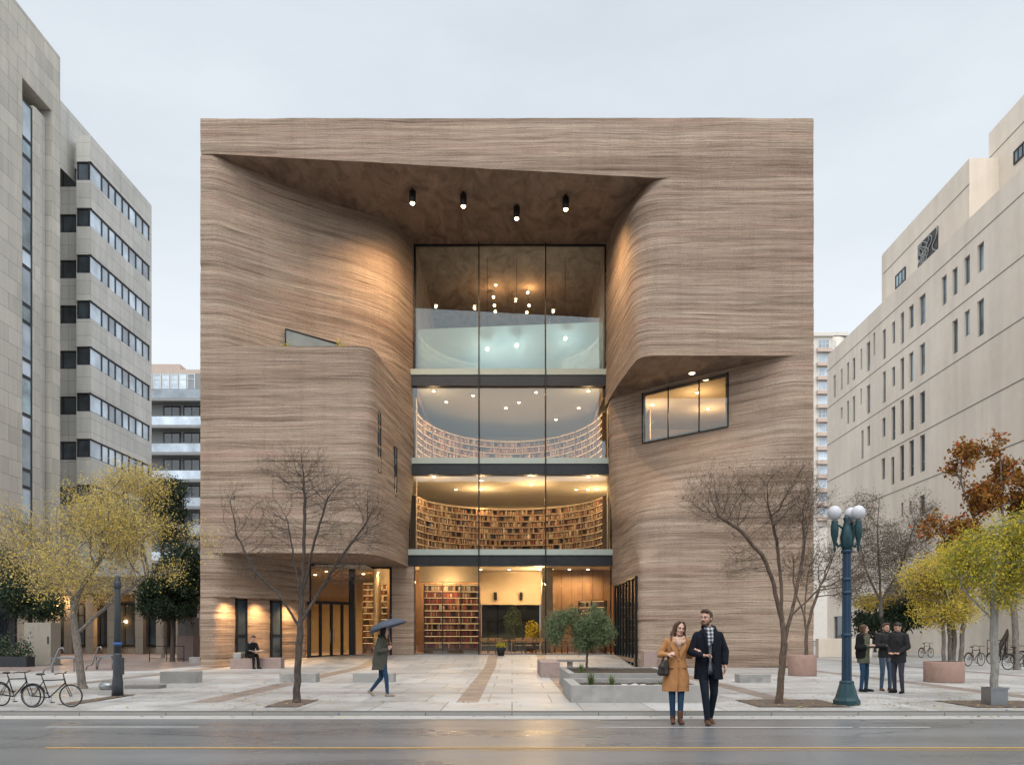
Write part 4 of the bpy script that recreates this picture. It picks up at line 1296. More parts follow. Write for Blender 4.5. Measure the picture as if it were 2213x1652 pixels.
# in the slot: ribbon of glass, fin and pale panels
yp0, yp1 = yt(72), yt(90)
b = MB(); b.box(XT - 1.5, XT - .04, yp0, yp1 - .1, 4.6, zt(72, 228)); b.build('fin', M['tower_stone'], tw)
b = MB(); b.box(XT - 1.45, XT - .42, yp1 - .1, yb - .02, 4.6, zt(90, 232)); b.build('stone_panel', M['office_stone'], tw)
k = 0
z = 5.0
while z < zslot - 2.2:
    h = 2.45 if k % 2 == 0 else 1.1
    win_unit(tw, 'window', Vector((XT - .12, (ya + yp0) / 2, z)), (0, 1, 0), (yp0 - ya) / 2 - .02, h, M['win_sky'] if k % 3 else M['win_teal'], M['dark_steel'])
    z += h + .04; k += 1
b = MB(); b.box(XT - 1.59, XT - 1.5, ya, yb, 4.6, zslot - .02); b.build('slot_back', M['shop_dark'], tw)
# tower shop base
b = MB(); b.box(XT + .02, XT + 1.6, y0, yt(32) , 5.0, 5.9); b.build('canopy', M['shop_dark'], tw, bevel=.02)
for i in range(7):
    y = y0 + 1.2 + i * 2.1
    win_unit(tw, 'shop_window', Vector((XT + .03, y, .5)), (0, 1, 0), .95, 3.6, M['win_dark'], M['black_metal'], 1, (2.6,))

# ================================================================ left office with ribbon windows
XO, YO = -32.1, 60.0
dirO = Vector((.012, 1, 0)).normalized()
of = thing('ribbon_office', 'white panelled office block with dark ribbon windows on every floor', 'building', (XO, YO, 0))
HO = CH + (HY - 293) * YO / F
tops = [CH + (HY - p) * YO / F for p in (349, 449, 549.5, 648.5, 748, 848, 947, 1046)]
LO = 11.0
def alongO(px):
    k = (px - CX) / F
    return (XO - k * YO) / (k * dirO.y - dirO.x)
LO = alongO(327.5)
b = MB()
edges = [0.0] + [alongO(p) for p in ( 223, 238, 252.5, 267.5, 281.5, 296.5, 311)] + [alongO(324.5)]
holes = [(edges[0], edges[-1], t - 1.42, t) for t in tops]
clad_wall(b, (XO, YO, 0), dirO, LO, HO, holes, .25)
# front: bay beside the corner and the set back part
xbay = (165 - CX) * YO / F
xf = -38.0
hf = [(.08, xf * 0 + (XO - xbay) - .05, t - 1.42, t) for t in tops]
b2 = MB()
def front(mb, xa, xb, y, H, holes_, dep):
    """wall facing the street from xa (right) to xb (left)"""
    clad_wall(mb, (xb, y, 0), (1, 0, 0), xa - xb, H, holes_, dep)
wbay = XO - xbay
front(b, XO, xbay, YO, HO, [(0.0, wbay, t - 1.42, t) for t in tops], .25)
YB = YO + .9
front(b, xbay, xf, YB, HO, [(.02, (xbay - xf), t - 1.42, t) for t in tops], .25)
b.add([(xbay, YO, 0), (xbay, YB, 0), (xbay, YB, HO), (xbay, YO, HO)], [(0, 1, 2, 3)])
E_ = Vector((XO, YO, 0)) + dirO * LO
b.add([(xf, YB, HO), (xbay, YB, HO), (xbay, YO, HO), (XO, YO, HO), (E_.x, E_.y, HO), (xf, E_.y, HO)], [(0, 1, 2, 3, 4, 5)])
b.add([(E_.x, E_.y, 0), (xf, E_.y, 0), (xf, E_.y, HO), (E_.x, E_.y, HO)], [(0, 1, 2, 3)])
b.build('wall', M['office_stone'], of)
wO = Vector((-dirO.y, dirO.x, 0))
for ti, t in enumerate(tops):
    for k in range(len(edges) - 1):
        c = Vector((XO, YO, t - 1.42)) + dirO * ((edges[k] + edges[k + 1]) / 2) + wO * .16
        win_unit(of, 'window', c, dirO, (edges[k + 1] - edges[k]) / 2, 1.42, M['win_sky'] if ti < 7 else M['win_dark'], M['dark_steel'])
    win_unit(of, 'window', Vector((XO - wbay / 2 - .08, YO + .16, t - 1.42)), (1, 0, 0), wbay / 2 - .08, 1.42, M['win_dark'], M['dark_steel'])
    win_unit(of, 'window', Vector(((xbay + xf) / 2, YB + .16, t - 1.42)), (1, 0, 0), (xbay - xf) / 2 - .03, 1.42, M['win_dark'], M['dark_steel'], 2)
# upper set back block of the same office
b = MB(); 
clad_wall(b, (-33.9, 57.3, HO - 3), (0.012, 1, 0), 16, CH + (HY - 206) * 58.5 / F, [], .2, z0=HO - 3)
zb_ = CH + (HY - 206) * 58.5 / F
b.add([(-33.9, 57.3, zb_), (-33.7, 73, zb_), (-44, 73, zb_), (-44, 57.3, zb_)], [(0, 1, 2, 3)])
b.build('upper_block', M['office_stone'], of)

# ================================================================ balcony block between office and library
YBK = 95.0
pxX = lambda px, y: (px - CX) * y / F
pyZ = lambda py, y: CH + (HY - py) * y / F
bb = thing('balcony_building', 'grey apartment block with stacked balconies seen between office and library', 'building', (-40, YBK, 0))
xa, xb = pxX(300, YBK), pxX(470, YBK)
b = MB(); b.box(xa, xb, YBK, YBK + 12, 0, pyZ(806, YBK)); b.build('wall', M['balcony_grey'], bb)
b = MB(); b.box(xa, pxX(366, YBK), YBK + 3, YBK + 12, pyZ(845, YBK), pyZ(768, YBK)); b.box(pxX(366, YBK), xb, YBK + 2.5, YBK + 12, pyZ(845, YBK), pyZ(783, YBK)); b.build('penthouse', M['apt_pink'], bb)
for k in range(6):
    x0 = pxX(330 + k * 18, YBK + 2); 
    win_unit(bb, 'penthouse_window', Vector((x0 + .45, YBK - .05, pyZ(845, YBK))), (1, 0, 0), .47, 2.1, M['win_sky'], M['white_paint'], 0, (1.4,))
for k in range(7):
    z = pyZ(867 + 57.5 * k, YBK)
    b = MB(); b.box(xa, xb, YBK - 1.5, YBK - .02, z - .35, z); sl = b.build('balcony', M['balcony_grey'], bb)
    g = MB(); g.box(xa, xb, YBK - 1.5, YBK - 1.46, z + .002, z + 1.0); g.build('glass_rail', M['win_sky'], sl)
    g = MB(); g.tube([(xa, YBK - 1.48, z + 1.03), (xb, YBK - 1.48, z + 1.03)], .03, 5); g.build('handrail', M['grey_metal'], sl)
    for px in (372, 415):
        win_unit(bb, 'balcony_door', Vector((pxX(px, YBK), YBK - .08, z - 2.75)), (1, 0, 0), 1.0, 2.2, M['win_dark'], M['black_metal'], 1)

# ================================================================ shop row at street level, left
YS = 56.0
sh = thing('shop_row', 'low brown row of lit shopfronts behind the yellow tree', 'shop', (-28, YS, 0))
xs0, xs1 = pxX(85, YS), pxX(446, YS)
b = MB(); b.box(xs0, xs1, YS + 1.6, YS + 4, 0, 5.4); b.box(xs0, xs1, YS - .2, YS + 1.58, 4.3, 5.5)
b.build('wall', M['shop_wall'], sh)
for px in (96, 146, 193, 240, 300, 345, 388, 434):
    b = MB(); x = pxX(px, YS); b.box(x - .28, x + .28, YS, YS + .55, 0, 4.28); b.build('pillar', M['shop_wall'], sh, bevel=.02)
for i, (px, w_, lit) in enumerate(((121, .62, 1), (168, .55, 0), (216, .6, 0), (270, .75, 1), (322, .55, 1), (366, .6, 0), (411, .6, 0))):
    x = pxX(px, YS + 1.5)
    win_unit(sh, 'shop_window', Vector((x, YS + 1.55, .55)), (1, 0, 0), w_, 3.1, M['win_dark'], M['black_metal'], 1, (2.2,))
for px, py in ((143, 1290), (232, 1332), (362, 1289)):
    x = pxX(px, YS + .4); z = pyZ(py, YS + .4)
    t = thing('shop_lamp', {143: 'glowing lamp on the shop pillar behind the yellow tree', 232: 'upright lit lamp panel by the shop door behind the lamp post', 362: 'glowing flat ceiling lamp at the end of the shop row'}[px], 'lamp', (x, YS + .2, z))
    b = MB()
    if px == 232: b.box(x - .18, x + .18, YS + .9, YS + 1.0, .5, 2.7)
    else: b.box(x - .28, x + .28, YS - .36, YS - .25, z - .06, z + .06)
    b.build('diffuser', M['shop_glow'], t)
    b = MB()
    if px == 232: b.box(x - .22, x + .22, YS + 1.0, YS + 1.06, .46, 2.74)
    else: b.box(x - .3, x + .3, YS - .25, YS - .2, z - .08, z + .08)
    b.build('housing', M['black_metal'], t)
    lamp('POINT', 'shop_glow_lamp', (x + .3, YS - .5 if px != 232 else YS + .6, z - .3), 90, (1, .55, .22), .12)
lamp('POINT', 'shop_inner_lamp', (pxX(121, YS), YS + .9, 3.4), 60, (1, .6, .3), .15)

# ================================================================ right: beige block
dirR = Vector((.0347, 1, 0)).normalized()
PR = Vector((30.2, 57.8, 0))
def onR(px, off=0.0):
    """distance along the right wall's direction (0 at PR) where sight line px meets it"""
    k = (px - CX) / F; n = Vector((dirR.y, -dirR.x, 0))
    o = PR + n * off
    return (o.x - k * o.y) / (k * dirR.y - dirR.x), o
def pR(px, py, off=0.0):
    a, o = onR(px, off); p = o + dirR * a
    return a, CH + (HY - py) * p.y / F
rb = thing('beige_building', 'long beige stucco building with narrow tall windows along the right side', 'building', (30, 58, 0))
aN = -30.0; aF = pR(1787, 767)[0]
HR = pR(1787, 768)[1]
zx = lambda v: 1714.5 + v * .558
zy = lambda v: 184.4 + v * .558
wins = [(711, 736, 612, 722), (660, 682, 662, 770), (614, 634, 708, 812), (572, 592, 738, 850), (486, 510, 812, 925), (446, 464, 852, 940), (413, 427, 880, 1000), (380, 392, 915, 1000), (344, 356, 945, 1060), (308, 315, 958, 1045), (282, 296, 994, 1106), (258, 265, 1020, 1100), (228, 238, 1055, 1140), (206, 214, 1073, 1158), (182, 189, 1098, 1180), (154, 162, 1122, 1208),
 (710, 736, 830, 970), (660, 681, 872, 970), (614, 635, 908, 1038), (488, 508, 1000, 1120), (446, 463, 1034, 1148), (413, 427, 1055, 1178), (380, 392, 1090, 1165), (344, 356, 1108, 1228), (282, 296, 1160, 1270), (258, 264, 1174, 1235), (228, 237, 1203, 1303), (206, 214, 1221, 1310), (182, 189, 1246, 1290),
 (488, 508, 1186, 1308), (447, 465, 1202, 1335), (412, 427, 1217, 1350), (378, 393, 1243, 1373), (342, 355, 1287, 1360), (284, 295, 1318, 1395), (261, 270, 1335, 1445),
 (488, 508, 1352, 1495), (447, 465, 1373, 1513), (410, 427, 1393, 1530), (377, 389, 1438, 1545), (340, 353, 1443, 1525), (488, 507, 1585, 1660), (447, 456, 1607, 1665), (416, 424, 1615, 1670)]
holes = []
for x0, x1, ya_, yb_ in wins:
    a1, zt1 = pR(zx(x1), zy(ya_)); a0, _ = pR(zx(x0), zy(ya_)); am, zm = pR(zx((x0 + x1) / 2), zy(ya_)); _, zb1 = pR(zx((x0 + x1) / 2), zy(yb_))
    holes.append((min(a0, a1) - aN, max(a0, a1) - aN, zb1, zm))
holes.append((pR(1830, 1400)[0] - aN, pR(1801, 1400)[0] - aN, .1, 3.1))
O_ = PR + dirR * aN
b = MB()
# wall faces the street side: build by hand with reveals going away from the viewer
nR = Vector((dirR.y, -dirR.x, 0))
clad_wall(b, O_, dirR, aF - aN, HR, holes, -.32)
E = PR + dirR * aF
b.add([E, E + nR * 20, E + nR * 20 + Vector((0, 0, HR)), E + Vector((0, 0, HR))], [(0, 1, 2, 3)])
b.add([O_ + Vector((0, 0, HR)), E + Vector((0, 0, HR)), E + nR * 20 + Vector((0, 0, HR)), O_ + nR * 20 + Vector((0, 0, HR))], [(0, 1, 2, 3)])
b.build('wall', M['stucco'], rb)
for i, h in enumerate(holes):
    c = O_ + dirR * ((h[0] + h[1]) / 2) + nR * .2 + Vector((0, 0, h[2]))
    low = i in (29, 30, 31, 32, 36, 37, 38, 39, 41, 42, 43, 44)
    win_unit(rb, 'window', c, dirR, (h[1] - h[0]) / 2 - .005, h[3] - h[2], M['win_dark'] if low else M['win_teal'], M['grey_metal'], 0, ((h[3] - h[2]) * .28,) if h[3] - h[2] > 2.5 else ())
for g_ in (25.6, 21.95, 18.35, 14.8, 11.2):
    b = MB(); q0, q1 = O_ - nR * .012, E - nR * .012
    z = CH + g_
    b.add([q0 + Vector((0, 0, z)), q1 + Vector((0, 0, z)), q1 + Vector((0, 0, z + .07)), q0 + Vector((0, 0, z + .07)),
           q0 + nR * .03 + Vector((0, 0, z)), q1 + nR * .03 + Vector((0, 0, z)), q1 + nR * .03 + Vector((0, 0, z + .07)), q0 + nR * .03 + Vector((0, 0, z + .07))],
          [(0, 1, 2, 3), (0, 4, 5, 1), (3, 2, 6, 7)])
    b.build('groove', M['groove'], rb)
# set back upper blocks
def setback(px_near, px_far, off, H, name, round_far=0):
    a0, o = onR(px_near, off); a1, _ = onR(px_far, off)
    p0, p1 = o + dirR * a0, o + dirR * a1
    pts = [p0, p1]
    if round_far:
        for k in range(1, 8):
            t = k / 7 * math.pi / 2
            pts.append(p1 + dirR * round_far * math.sin(t) + nR * round_far * (1 - math.cos(t)))
    pts += [pts[-1] + nR * 14, p0 + nR * 14]
    b = MB(); b.prism([(p.x, p.y) for p in pts], HR - .5, H); return b.build(name, M['stucco'], rb), p0, p1
H1 = CH + 34.45
s1, p0, p1 = setback(2094, 1908, 3.0, H1, 'upper_storey', 1.6)
H2 = CH + 37.0
s2, q0, q1 = setback(2300, 2136, 5.1, H2, 'upper_storey')
def upwin(px0, px1, py0, py1, off, nm, mat, mull):
    a0, o = onR(px0, off - .03); a1, _ = onR(px1, off - .03); m = (a0 + a1) / 2
    p = o + dirR * m
    z0 = CH + (HY - py1) * p.y / F; z1 = CH + (HY - py0) * p.y / F
    return win_unit(rb, nm, Vector((p.x, p.y, z0)), dirR, abs(a1 - a0) / 2, z1 - z0, mat, M['dark_steel'], mull)
upwin(zx(395), zx(433), zy(720), zy(772), 3.0, 'window', M['win_teal'], 2)
upwin(zx(853), zx(905), zy(232), zy(285), 5.1, 'window', M['win_teal'], 2)
# ornamental grille in its dark opening
a0, o = onR(zx(485), 2.96); a1, _ = onR(zx(558), 2.96); pm = o + dirR * ((a0 + a1) / 2); L = abs(a1 - a0) / 2
zc_ = CH + (HY - zy(630)) * pm.y / F
b = MB(); b.obox(pm + Vector((0, 0, zc_ - 1.0)), dirR, nR, 2.0, L, .02); gb = b.build('louvre_opening', M['shop_dark'], rb)
b = MB(); rr = random.Random(5)
for k in range(11):
    s0 = rr.uniform(-L, L); pts = []
    for q in range(6): pts.append(pm + dirR * max(-L, min(L, s0 + .7 * math.sin(q * 1.1 + k))) - nR * .06 + Vector((0, 0, zc_ - .95 + 1.9 * q / 5)))
    b.tube(pts, .05, 5)
b.build('scroll_grille', M['balcony_grey'], gb)
b = MB()
for off, H, a_, b__ in ((3.0, H1, p0, p1), (5.1, H2, q0, q1)):
    u = (b__ - a_).normalized()
    b.obox((a_ + b__) / 2 - nR * .005 + Vector((0, 0, H - 1.9)), u, nR, .07, (b__ - a_).length / 2, .012)
b.build('groove', M['groove'], rb)
# street level pieces along the right wall
b = MB(); c = on_ground(1842, 1419); b.box(c.x - 2.1, c.x + 1.2, c.y, c.y + .5, 0, 1.15); o = b.build('low_wall', M['stucco'], bevel=.02); tag(o, 'low beige wall beside the lamp post at the foot of the beige building', 'wall')
for px, py, w_, lab in ((2052, 1412, .75, 'dark metal utility box behind the terracotta planter'), (1965, 1402, .5, 'grey utility box by the far bicycles')):
    c = on_ground(px, py)
    t = thing('utility_box', lab, 'utility box', c)
    b = MB(); b.box(c.x - w_, c.x + w_, c.y, c.y + .6, .06, .95); b.build('cabinet', M['dark_steel'] if w_ > .6 else M['cabinet'], t, bevel=.02)
    b = MB(); b.box(c.x - w_ - .04, c.x + w_ + .04, c.y - .04, c.y + .64, 0, .06); b.build('plinth', M['concrete'], t)
    b = MB(); b.box(c.x - .02, c.x + .02, c.y - .02, c.y - .002, .12, .9); b.build('door_gap', M['black_metal'], t)

# ================================================================ apartment tower far behind
YA = 160.0
ap = thing('apartment_tower', 'distant cream apartment tower with a column of balconies right of the library', 'building', (64, YA, 0))
x0, x1 = pxX(1740, YA), pxX(1796, YA)
HA = pyZ(722, YA)
b = MB(); b.box(x0, x1, YA, YA + 10, 0, HA); b.box(x0 - .3, pxX(1835, YA) , YA + .6, YA + 14, HA, HA + .7); b.box(x0 - .4, x1 + .3, YA - .5, YA + 1, HA - .5, HA + .1)
b.build('wall', M['apt_cream'], ap)
b = MB(); xc = pxX(1812, YA); b.lathe([(3.0, 0), (3.0, HA - .2)], (xc, YA + 3.6, 0), 24); b.build('round_bay', M['apt_cream'], ap)
for k in range(13):
    z = pyZ(752 + 30.2 * k, YA)
    win_unit(ap, 'window', Vector((pxX(1779, YA), YA - .08, z)), (1, 0, 0), 1.15, 1.75, M['win_sky'], M['white_paint'], 2, (.8,))
    b = MB(); b.box(pxX(1763, YA), pxX(1795, YA), YA - .9, YA - .02, z - .95, z - .2); b.build('balcony', M['apt_pink'], ap)
    win_unit(ap, 'bay_window', Vector((xc - 1.1, YA + .9, z)), (1, -.4, 0), .8, 1.75, M['win_sky'], M['white_paint'], 1, (.8,))

# ================================================================ unseen block opposite, height set to keep sky reflections out of lower glass
ob = thing('unseen_opposite_block', 'unseen dark brick block added across the street to darken reflections in the library glass', 'building', (0, -27, 0))
b = MB()
hh = []
for k in range(14):
    for f_ in range(6): hh.append((1.6 + k * 4.2, 4.2 + k * 4.2, 1.2 + f_ * 3.6, 3.4 + f_ * 3.6))
clad_wall(b, (30, -27, 0), (-1, 0, 0), 60, 22.5, hh, .3)
b.add([(30, -27, 22.5), (-30, -27, 22.5), (-30, -45, 22.5), (30, -45, 22.5)], [(0, 1, 2, 3)])
b.add([(30, -27.3, 0), (30, -27.3, 22.4), (-30, -27.3, 22.4), (-30, -27.3, 0)], [(0, 1, 2, 3)], 1)
b.build('wall', [M['shop_wall'], M['win_dark']], ob)
# ================================================================ street furniture
def block(name, label, cat, px0, px1, pyb, h, dep, mat, group=None, taper=0, bev=.012):
    a, c = on_ground(px0, pyb), on_ground(px1, pyb)
    b = MB(); b.box(a.x, c.x, a.y, a.y + dep, ramp_z((a.x + c.x) / 2, a.y) - .01, h + ramp_z((a.x + c.x) / 2, a.y))
    o = b.build(name, mat, bevel=bev); return tag(o, label, cat, group)
block('stone_bench', 'long pale stone block bench left of the lit wall', 'bench', 345, 423, 1475, .34, .5, M['concrete'], 'stone block benches')
block('stone_bench', 'stone block bench directly behind the left bare tree', 'bench', 603, 682, 1473, .27, .5, M['concrete'], 'stone block benches')
block('stone_bench', 'long stone block bench behind the person with the umbrella', 'bench', 762, 850, 1473, .27, .5, M['concrete'], 'stone block benches')
block('stone_bench', 'low stone block bench between the couple and the right bare tree', 'bench', 1597, 1666, 1474, .25, .5, M['concrete'], 'stone block benches')
block('stone_slab', 'low flat stone slab right of the grey lamp post', 'slab', 268, 342, 1487, .09, .5, M['concrete_dark'])
block('stone_bench', 'thin stone bench in front of the left glazing', 'bench', 925, 1010, 1417, .30, .45, M['concrete'])
block('stone_bench', 'dark thin bench in front of the glazing left of the olive tree', 'bench', 1147, 1240, 1420, .12, .45, M['concrete_dark'])
block('stone_planter_box', 'narrow pinkish planter box against the library wall behind the couple', 'planter', 1391, 1419, 1450, .78, .6, M['pink_stone'])
block('stone_block', 'small pale stone block at the left corner of the library', 'block', 408, 432, 1432, .3, .4, M['concrete'])
# pink pedestal near the shops
c = on_ground(400, 1425)
t = thing('stone_pedestal', 'pinkish stone pedestal with dark upper shaft near the shops', 'pedestal', c)
b = MB(); b.box(c.x - .45, c.x + .45, c.y, c.y + .9, 0, 1.32); b.build('base', M['pink_stone'], t, bevel=.02)
b = MB(); b.box(c.x - .43, c.x + .43, c.y + .03, c.y + .87, 1.32, 2.35); b.build('shaft', M['concrete_dark'], t, bevel=.02)
# bench of the reader
a, e = on_ground(497, 1444), on_ground(596, 1436)
t = thing('wall_bench', 'stone slab bench against the lit wall under the reader', 'bench', a)
b = MB(); b.box(a.x, a.x + 1.1, a.y, a.y + .6, -.01, .42); b.build('base', M['pink_stone'], t, bevel=.012)
b = MB(); b.box(a.x + .1, a.x + .42, a.y + .06, a.y + .58, .42, .66); b.build('backrest', M['concrete'], t, bevel=.015)
b = MB(); b.box(a.x + 1.12, a.x + 2.0, a.y + .3, a.y + .85, -.01, .44); b.build('seat', M['pink_stone'], t, bevel=.012)

# terraced planter
def planter(label, x0, x1, y0, y1, h, th, soil=.08, base=0):
    t = thing('stone_planter', label, 'planter', (x0, y0, 0))
    b = MB()
    b.box(x0, x1, y0, y0 + th, base - .01, h); b.box(x0, x1, y1 - th, y1, base - .01, h)
    b.box(x0, x0 + th, y0 + th, y1 - th, base - .01, h); b.box(x1 - th, x1, y0 + th, y1 - th, base - .01, h)
    b.build('rim', M['concrete'], t)
    b = MB(); rr = random.Random(int(x0 * 10))
    n = 24
    b.grid([[(x, y, h - soil + rr.uniform(-.015, .02)) for x in np.linspace(x0 + th - .01, x1 - th + .01, n)] for y in np.linspace(y0 + th - .01, y1 - th + .01, n)], 0, True)
    b.build('soil', M['soil'], t)
    return t
planter('low front concrete planter with grass tufts and stones', 1.25, 4.15, 16.55, 19.2, .36, .22, .10)
planter('raised rear concrete planter holding the olive tree', 1.4, 4.2, 19.4, 23.2, .47, .16, .04)
b = MB(); b.box(.95, 1.6, 26.2, 29.5, 0, .5); o = b.build('stone_bench', M['pink_stone'], bevel=.015); tag(o, 'pinkish stone block behind the planter of the olive tree', 'bench')
b = MB(); b.box(1.7, 2.9, 31, 31.5, .34, .42); b.box(2.2, 2.4, 31.1, 31.4, 0, .34); o = b.build('slab_bench', M['concrete_dark'], bevel=.01); tag(o, 'narrow dark slab bench behind the olive tree', 'bench')

def tuft(x, y, z, n, h, label, grp):
    b = MB(); rr = random.Random(int(x * 100 + y))
    for k in range(n):
        a = rr.uniform(0, 6.28); l = rr.uniform(.6, 1.1) * h; sp = rr.uniform(.1, .55) * h
        p0 = Vector((rr.uniform(-.05, .05), rr.uniform(-.05, .05), 0)); p1 = p0 + Vector((math.cos(a) * sp * .4, math.sin(a) * sp * .4, l * .65)); p2 = p0 + Vector((math.cos(a) * sp, math.sin(a) * sp, l))
        s = Vector((-math.sin(a), math.cos(a), 0)) * .008
        b.add([p0 - s, p0 + s, p1 + s * .8, p1 - s * .8, p2], [(0, 1, 2, 3), (3, 2, 4)])
    o = b.build('grass_tuft', M['grass']); o.location = (x, y, z); tag(o, label, 'grass tuft', grp)
tuft(1.75, 17.4, .25, 70, .38, 'tall green grass tuft at the left end of the front planter', 'grass tufts in the planter')
tuft(2.25, 17.8, .25, 40, .32, 'thin grass tuft right of the tall one in the front planter', 'grass tufts in the planter')
tuft(3.3, 17.4, .25, 50, .16, 'short mossy tuft by the pale stones in the front planter', 'grass tufts in the planter')
tuft(1.8, 20.6, .42, 40, .28, 'grass tuft beside the olive trunk in the rear planter', 'grass tufts in the planter')
rr = random.Random(12)
for k in range(9):
    x = 2.5 + k * .13 + rr.uniform(-.04, .04); y = 17.15 + rr.uniform(0, .5); s = rr.uniform(.05, .10)
    b = MB(); b.ball((0, 0, 0), (s * 1.3, s, s * .6), 9, 6)
    for i, p in enumerate(b.v): b.v[i] = tuple(q * (1 + .18 * math.sin(7 * p[0] / s + 3 * p[1] / s + k)) for q in p)
    o = b.build('pale_stone', M['stone_pale']); o.location = (x, y, (.25 + s * .4)); tag(o, 'small pale stone lying in the front planter', 'stone', 'pale stones in the front planter')
# pot by the glass
c = Vector(((1082 - CX) * 39.8 / F, 39.8, ramp_z(0, 39.8)))
t = thing('flower_pot', 'small dark pot with flowers standing before the glazing', 'flower pot', c)
b = MB(); b.lathe([(.16, 0), (.22, .3), (.23, .42), (.20, .43), (.19, .38)], c, 14); b.build('pot', M['charcoal'], t)
b = MB(); rr = random.Random(2)
for k in range(160):
    a = rr.uniform(0, 6.28); r = .24 * math.sqrt(rr.random()); p = c + Vector((r * math.cos(a), r * math.sin(a), .42 + rr.uniform(0, .34) * (1 - r * 2)))
    d = Vector((rr.uniform(-1, 1), rr.uniform(-1, 1), rr.uniform(-1, 1))).normalized() * .035; e2 = d.orthogonal().normalized() * .03
    b.add([p - d, p + e2, p + d, p - e2], [(0, 1, 2, 3)])
b.build('foliage', M['leaf_lime'], t)

# round terracotta planters
def round_planter(px, pyb, r, h, label):
    c = on_ground(px, pyb); c.y += r
    t = thing('round_planter', label, 'planter', c, group='round terracotta planters')
    b = MB(); b.lathe([(r * .97, 0), (r, .03), (r, h - .03), (r * .985, h), (r * .86, h), (r * .85, h - .06)], (0, 0, 0), 40); b.build('body', M['terracotta'], t, world=False)
    b = MB(); b.lathe([(r * .86, h - .085), (r * .5, h - .055), (.01, h - .04)], (0, 0, 0), 24); b.build('soil', M['soil'], t, world=False)
    return c
PL1 = round_planter(1744, 1460, .47, .72, 'round brown planter with a bare tree in front of the library')
PL2 = round_planter(2061, 1475, .55, .62, 'wide terracotta planter holding slender yellow trees')

# tree pits
def pit(px0, px1, py0, py1, label):
    a, c = on_ground(px0, py1), on_ground(px1, py0)
    b = MB(); rr = random.Random(px0); n = 16
    b.grid([[(x, y, .006 + rr.uniform(0, .014)) for x in np.linspace(a.x, c.x, n)] for y in np.linspace(a.y, c.y, n)], 0, True)
    o = b.build('tree_pit', M['grate']); tag(o, label, 'tree pit', 'square tree pits')
pit(568, 690, 1511, 1527, 'brown square tree pit under the left bare tree'); pit(1640, 1765, 1511, 1527, 'brown square tree pit under the right bare tree'); pit(2110, 2195, 1513, 1528, 'tree pit around the pale trunk with the grey sleeve'); pit(160, 262, 1500, 1522, 'soil strip around the yellow tree behind the bicycles')

# ---------------------------------------------------------------- lamp posts
c = on_ground(1829, 1522)
t = thing('street_lamp', 'ornate blue-green street lamp with three milky globes', 'street lamp', c)
b = MB(); b.lathe([(.26, 0), (.26, .10), (.235, .13), (.22, .16), (.15, .40), (.14, .44), (.145, .47), (.12, .50)], (0, 0, 0), 8, smooth=False); b.build('base', M['lamp_green'], t, world=False, bevel=.008)
b = MB(); n = 24; prof = []
vs = []; zs = [.49, 1.2, 2.4, 3.15]
for z in zs:
    for k in range(n):
        a = 2 * math.pi * k / n; r = (.098 - .017 * (z - .49) / 2.6) * (1 if k % 2 else .90)
        vs.append((r * math.cos(a), r * math.sin(a), z))
b.add(vs, [(i * n + k, i * n + (k + 1) % n, (i + 1) * n + (k + 1) % n, (i + 1) * n + k) for i in range(3) for k in range(n)], 0, False)
b.build('shaft', M['lamp_blue'], t, world=False)
b = MB()
for z, r in ((1.42, .115), (2.28, .105), (2.55, .10), (3.12, .11)):
    b.lathe([(r * .85, z - .035), (r, z - .015), (r, z + .015), (r * .85, z + .035)], (0, 0, 0), 18)
b.build('collar', M['lamp_blue'], t, world=False)
b = MB(); b.lathe([(.085, 3.14), (.12, 3.26), (.13, 3.42), (.09, 3.6), (.05, 3.72), (.07, 3.78), (.03, 3.86)], (0, 0, 0), 18); b.build('capital', M['lamp_green'], t, world=False)
for k, (a, rr_) in enumerate(((R(182), .25), (R(-14), .22), (R(48), .27))):
    dx, dy = math.cos(a) * rr_, math.sin(a) * rr_
    b = MB(); b.tube([(dx * .25, dy * .25, 3.30), (dx * .7, dy * .7, 3.22), (dx, dy, 3.33), (dx, dy, 3.5)], [.035, .03, .03, .035], 8)
    b.tube([(dx * .3, dy * .3, 3.58), (dx * .75, dy * .75, 3.66), (dx, dy, 3.60)], .022, 7)
    ar = b.build('arm', M['lamp_green'], t, world=False)
    b = MB(); b.lathe([(.012, 3.10), (.03, 3.16), (.022, 3.22), (.05, 3.36), (.075, 3.46), (.078, 3.57), (.07, 3.66), (.06, 3.70), (.068, 3.74)], (dx, dy, 0), 16); b.build('fitter', M['lamp_green'], ar, world=False)
    b = MB(); b.ball((dx, dy, 3.90), (.138, .138, .148), 22, 14); b.build('globe', M['globe'], ar, world=False)
c = on_ground(254, 1503)
t = thing('lamp_post', 'slim grey-blue lamp post standing beside the yellow tree', 'lamp post', c)
b = MB(); b.lathe([(.13, 0), (.12, .3), (.10, .5), (.095, .95), (.09, 1.0)], (0, 0, 0), 10); b.build('base', M['post_grey'], t, world=False)
b = MB(); b.lathe([(.085, .99), (.070, 2.0), (.062, 2.75), (.03, 2.8)], (0, 0, 0), 14); b.build('shaft', M['post_grey'], t, world=False)
b = MB(); b.box(.08, .135, -.05, .05, .5, .9); b.build('access_box', M['post_grey'], t, world=False, bevel=.01)
b = MB(); b.lathe([(.098, 1.18), (.098, 1.25)], (0, 0, 0), 14); b.build('blue_band', M['blue_sign'], t, world=False)
b = MB(); b.lathe([(.078, 2.5), (.086, 2.54), (.086, 2.62), (.074, 2.66)], (0, 0, 0), 14); b.build('collar', M['post_grey'], t, world=False)
c = on_ground(232, 1500)
t = thing('stone_bollard', 'squat grey domed bollard at the foot of the grey lamp post', 'bollard', c)
b = MB(); b.box(-.17, .2, -.13, .13, 0, .12); b.build('base', M['concrete'], t, world=False, bevel=.01)
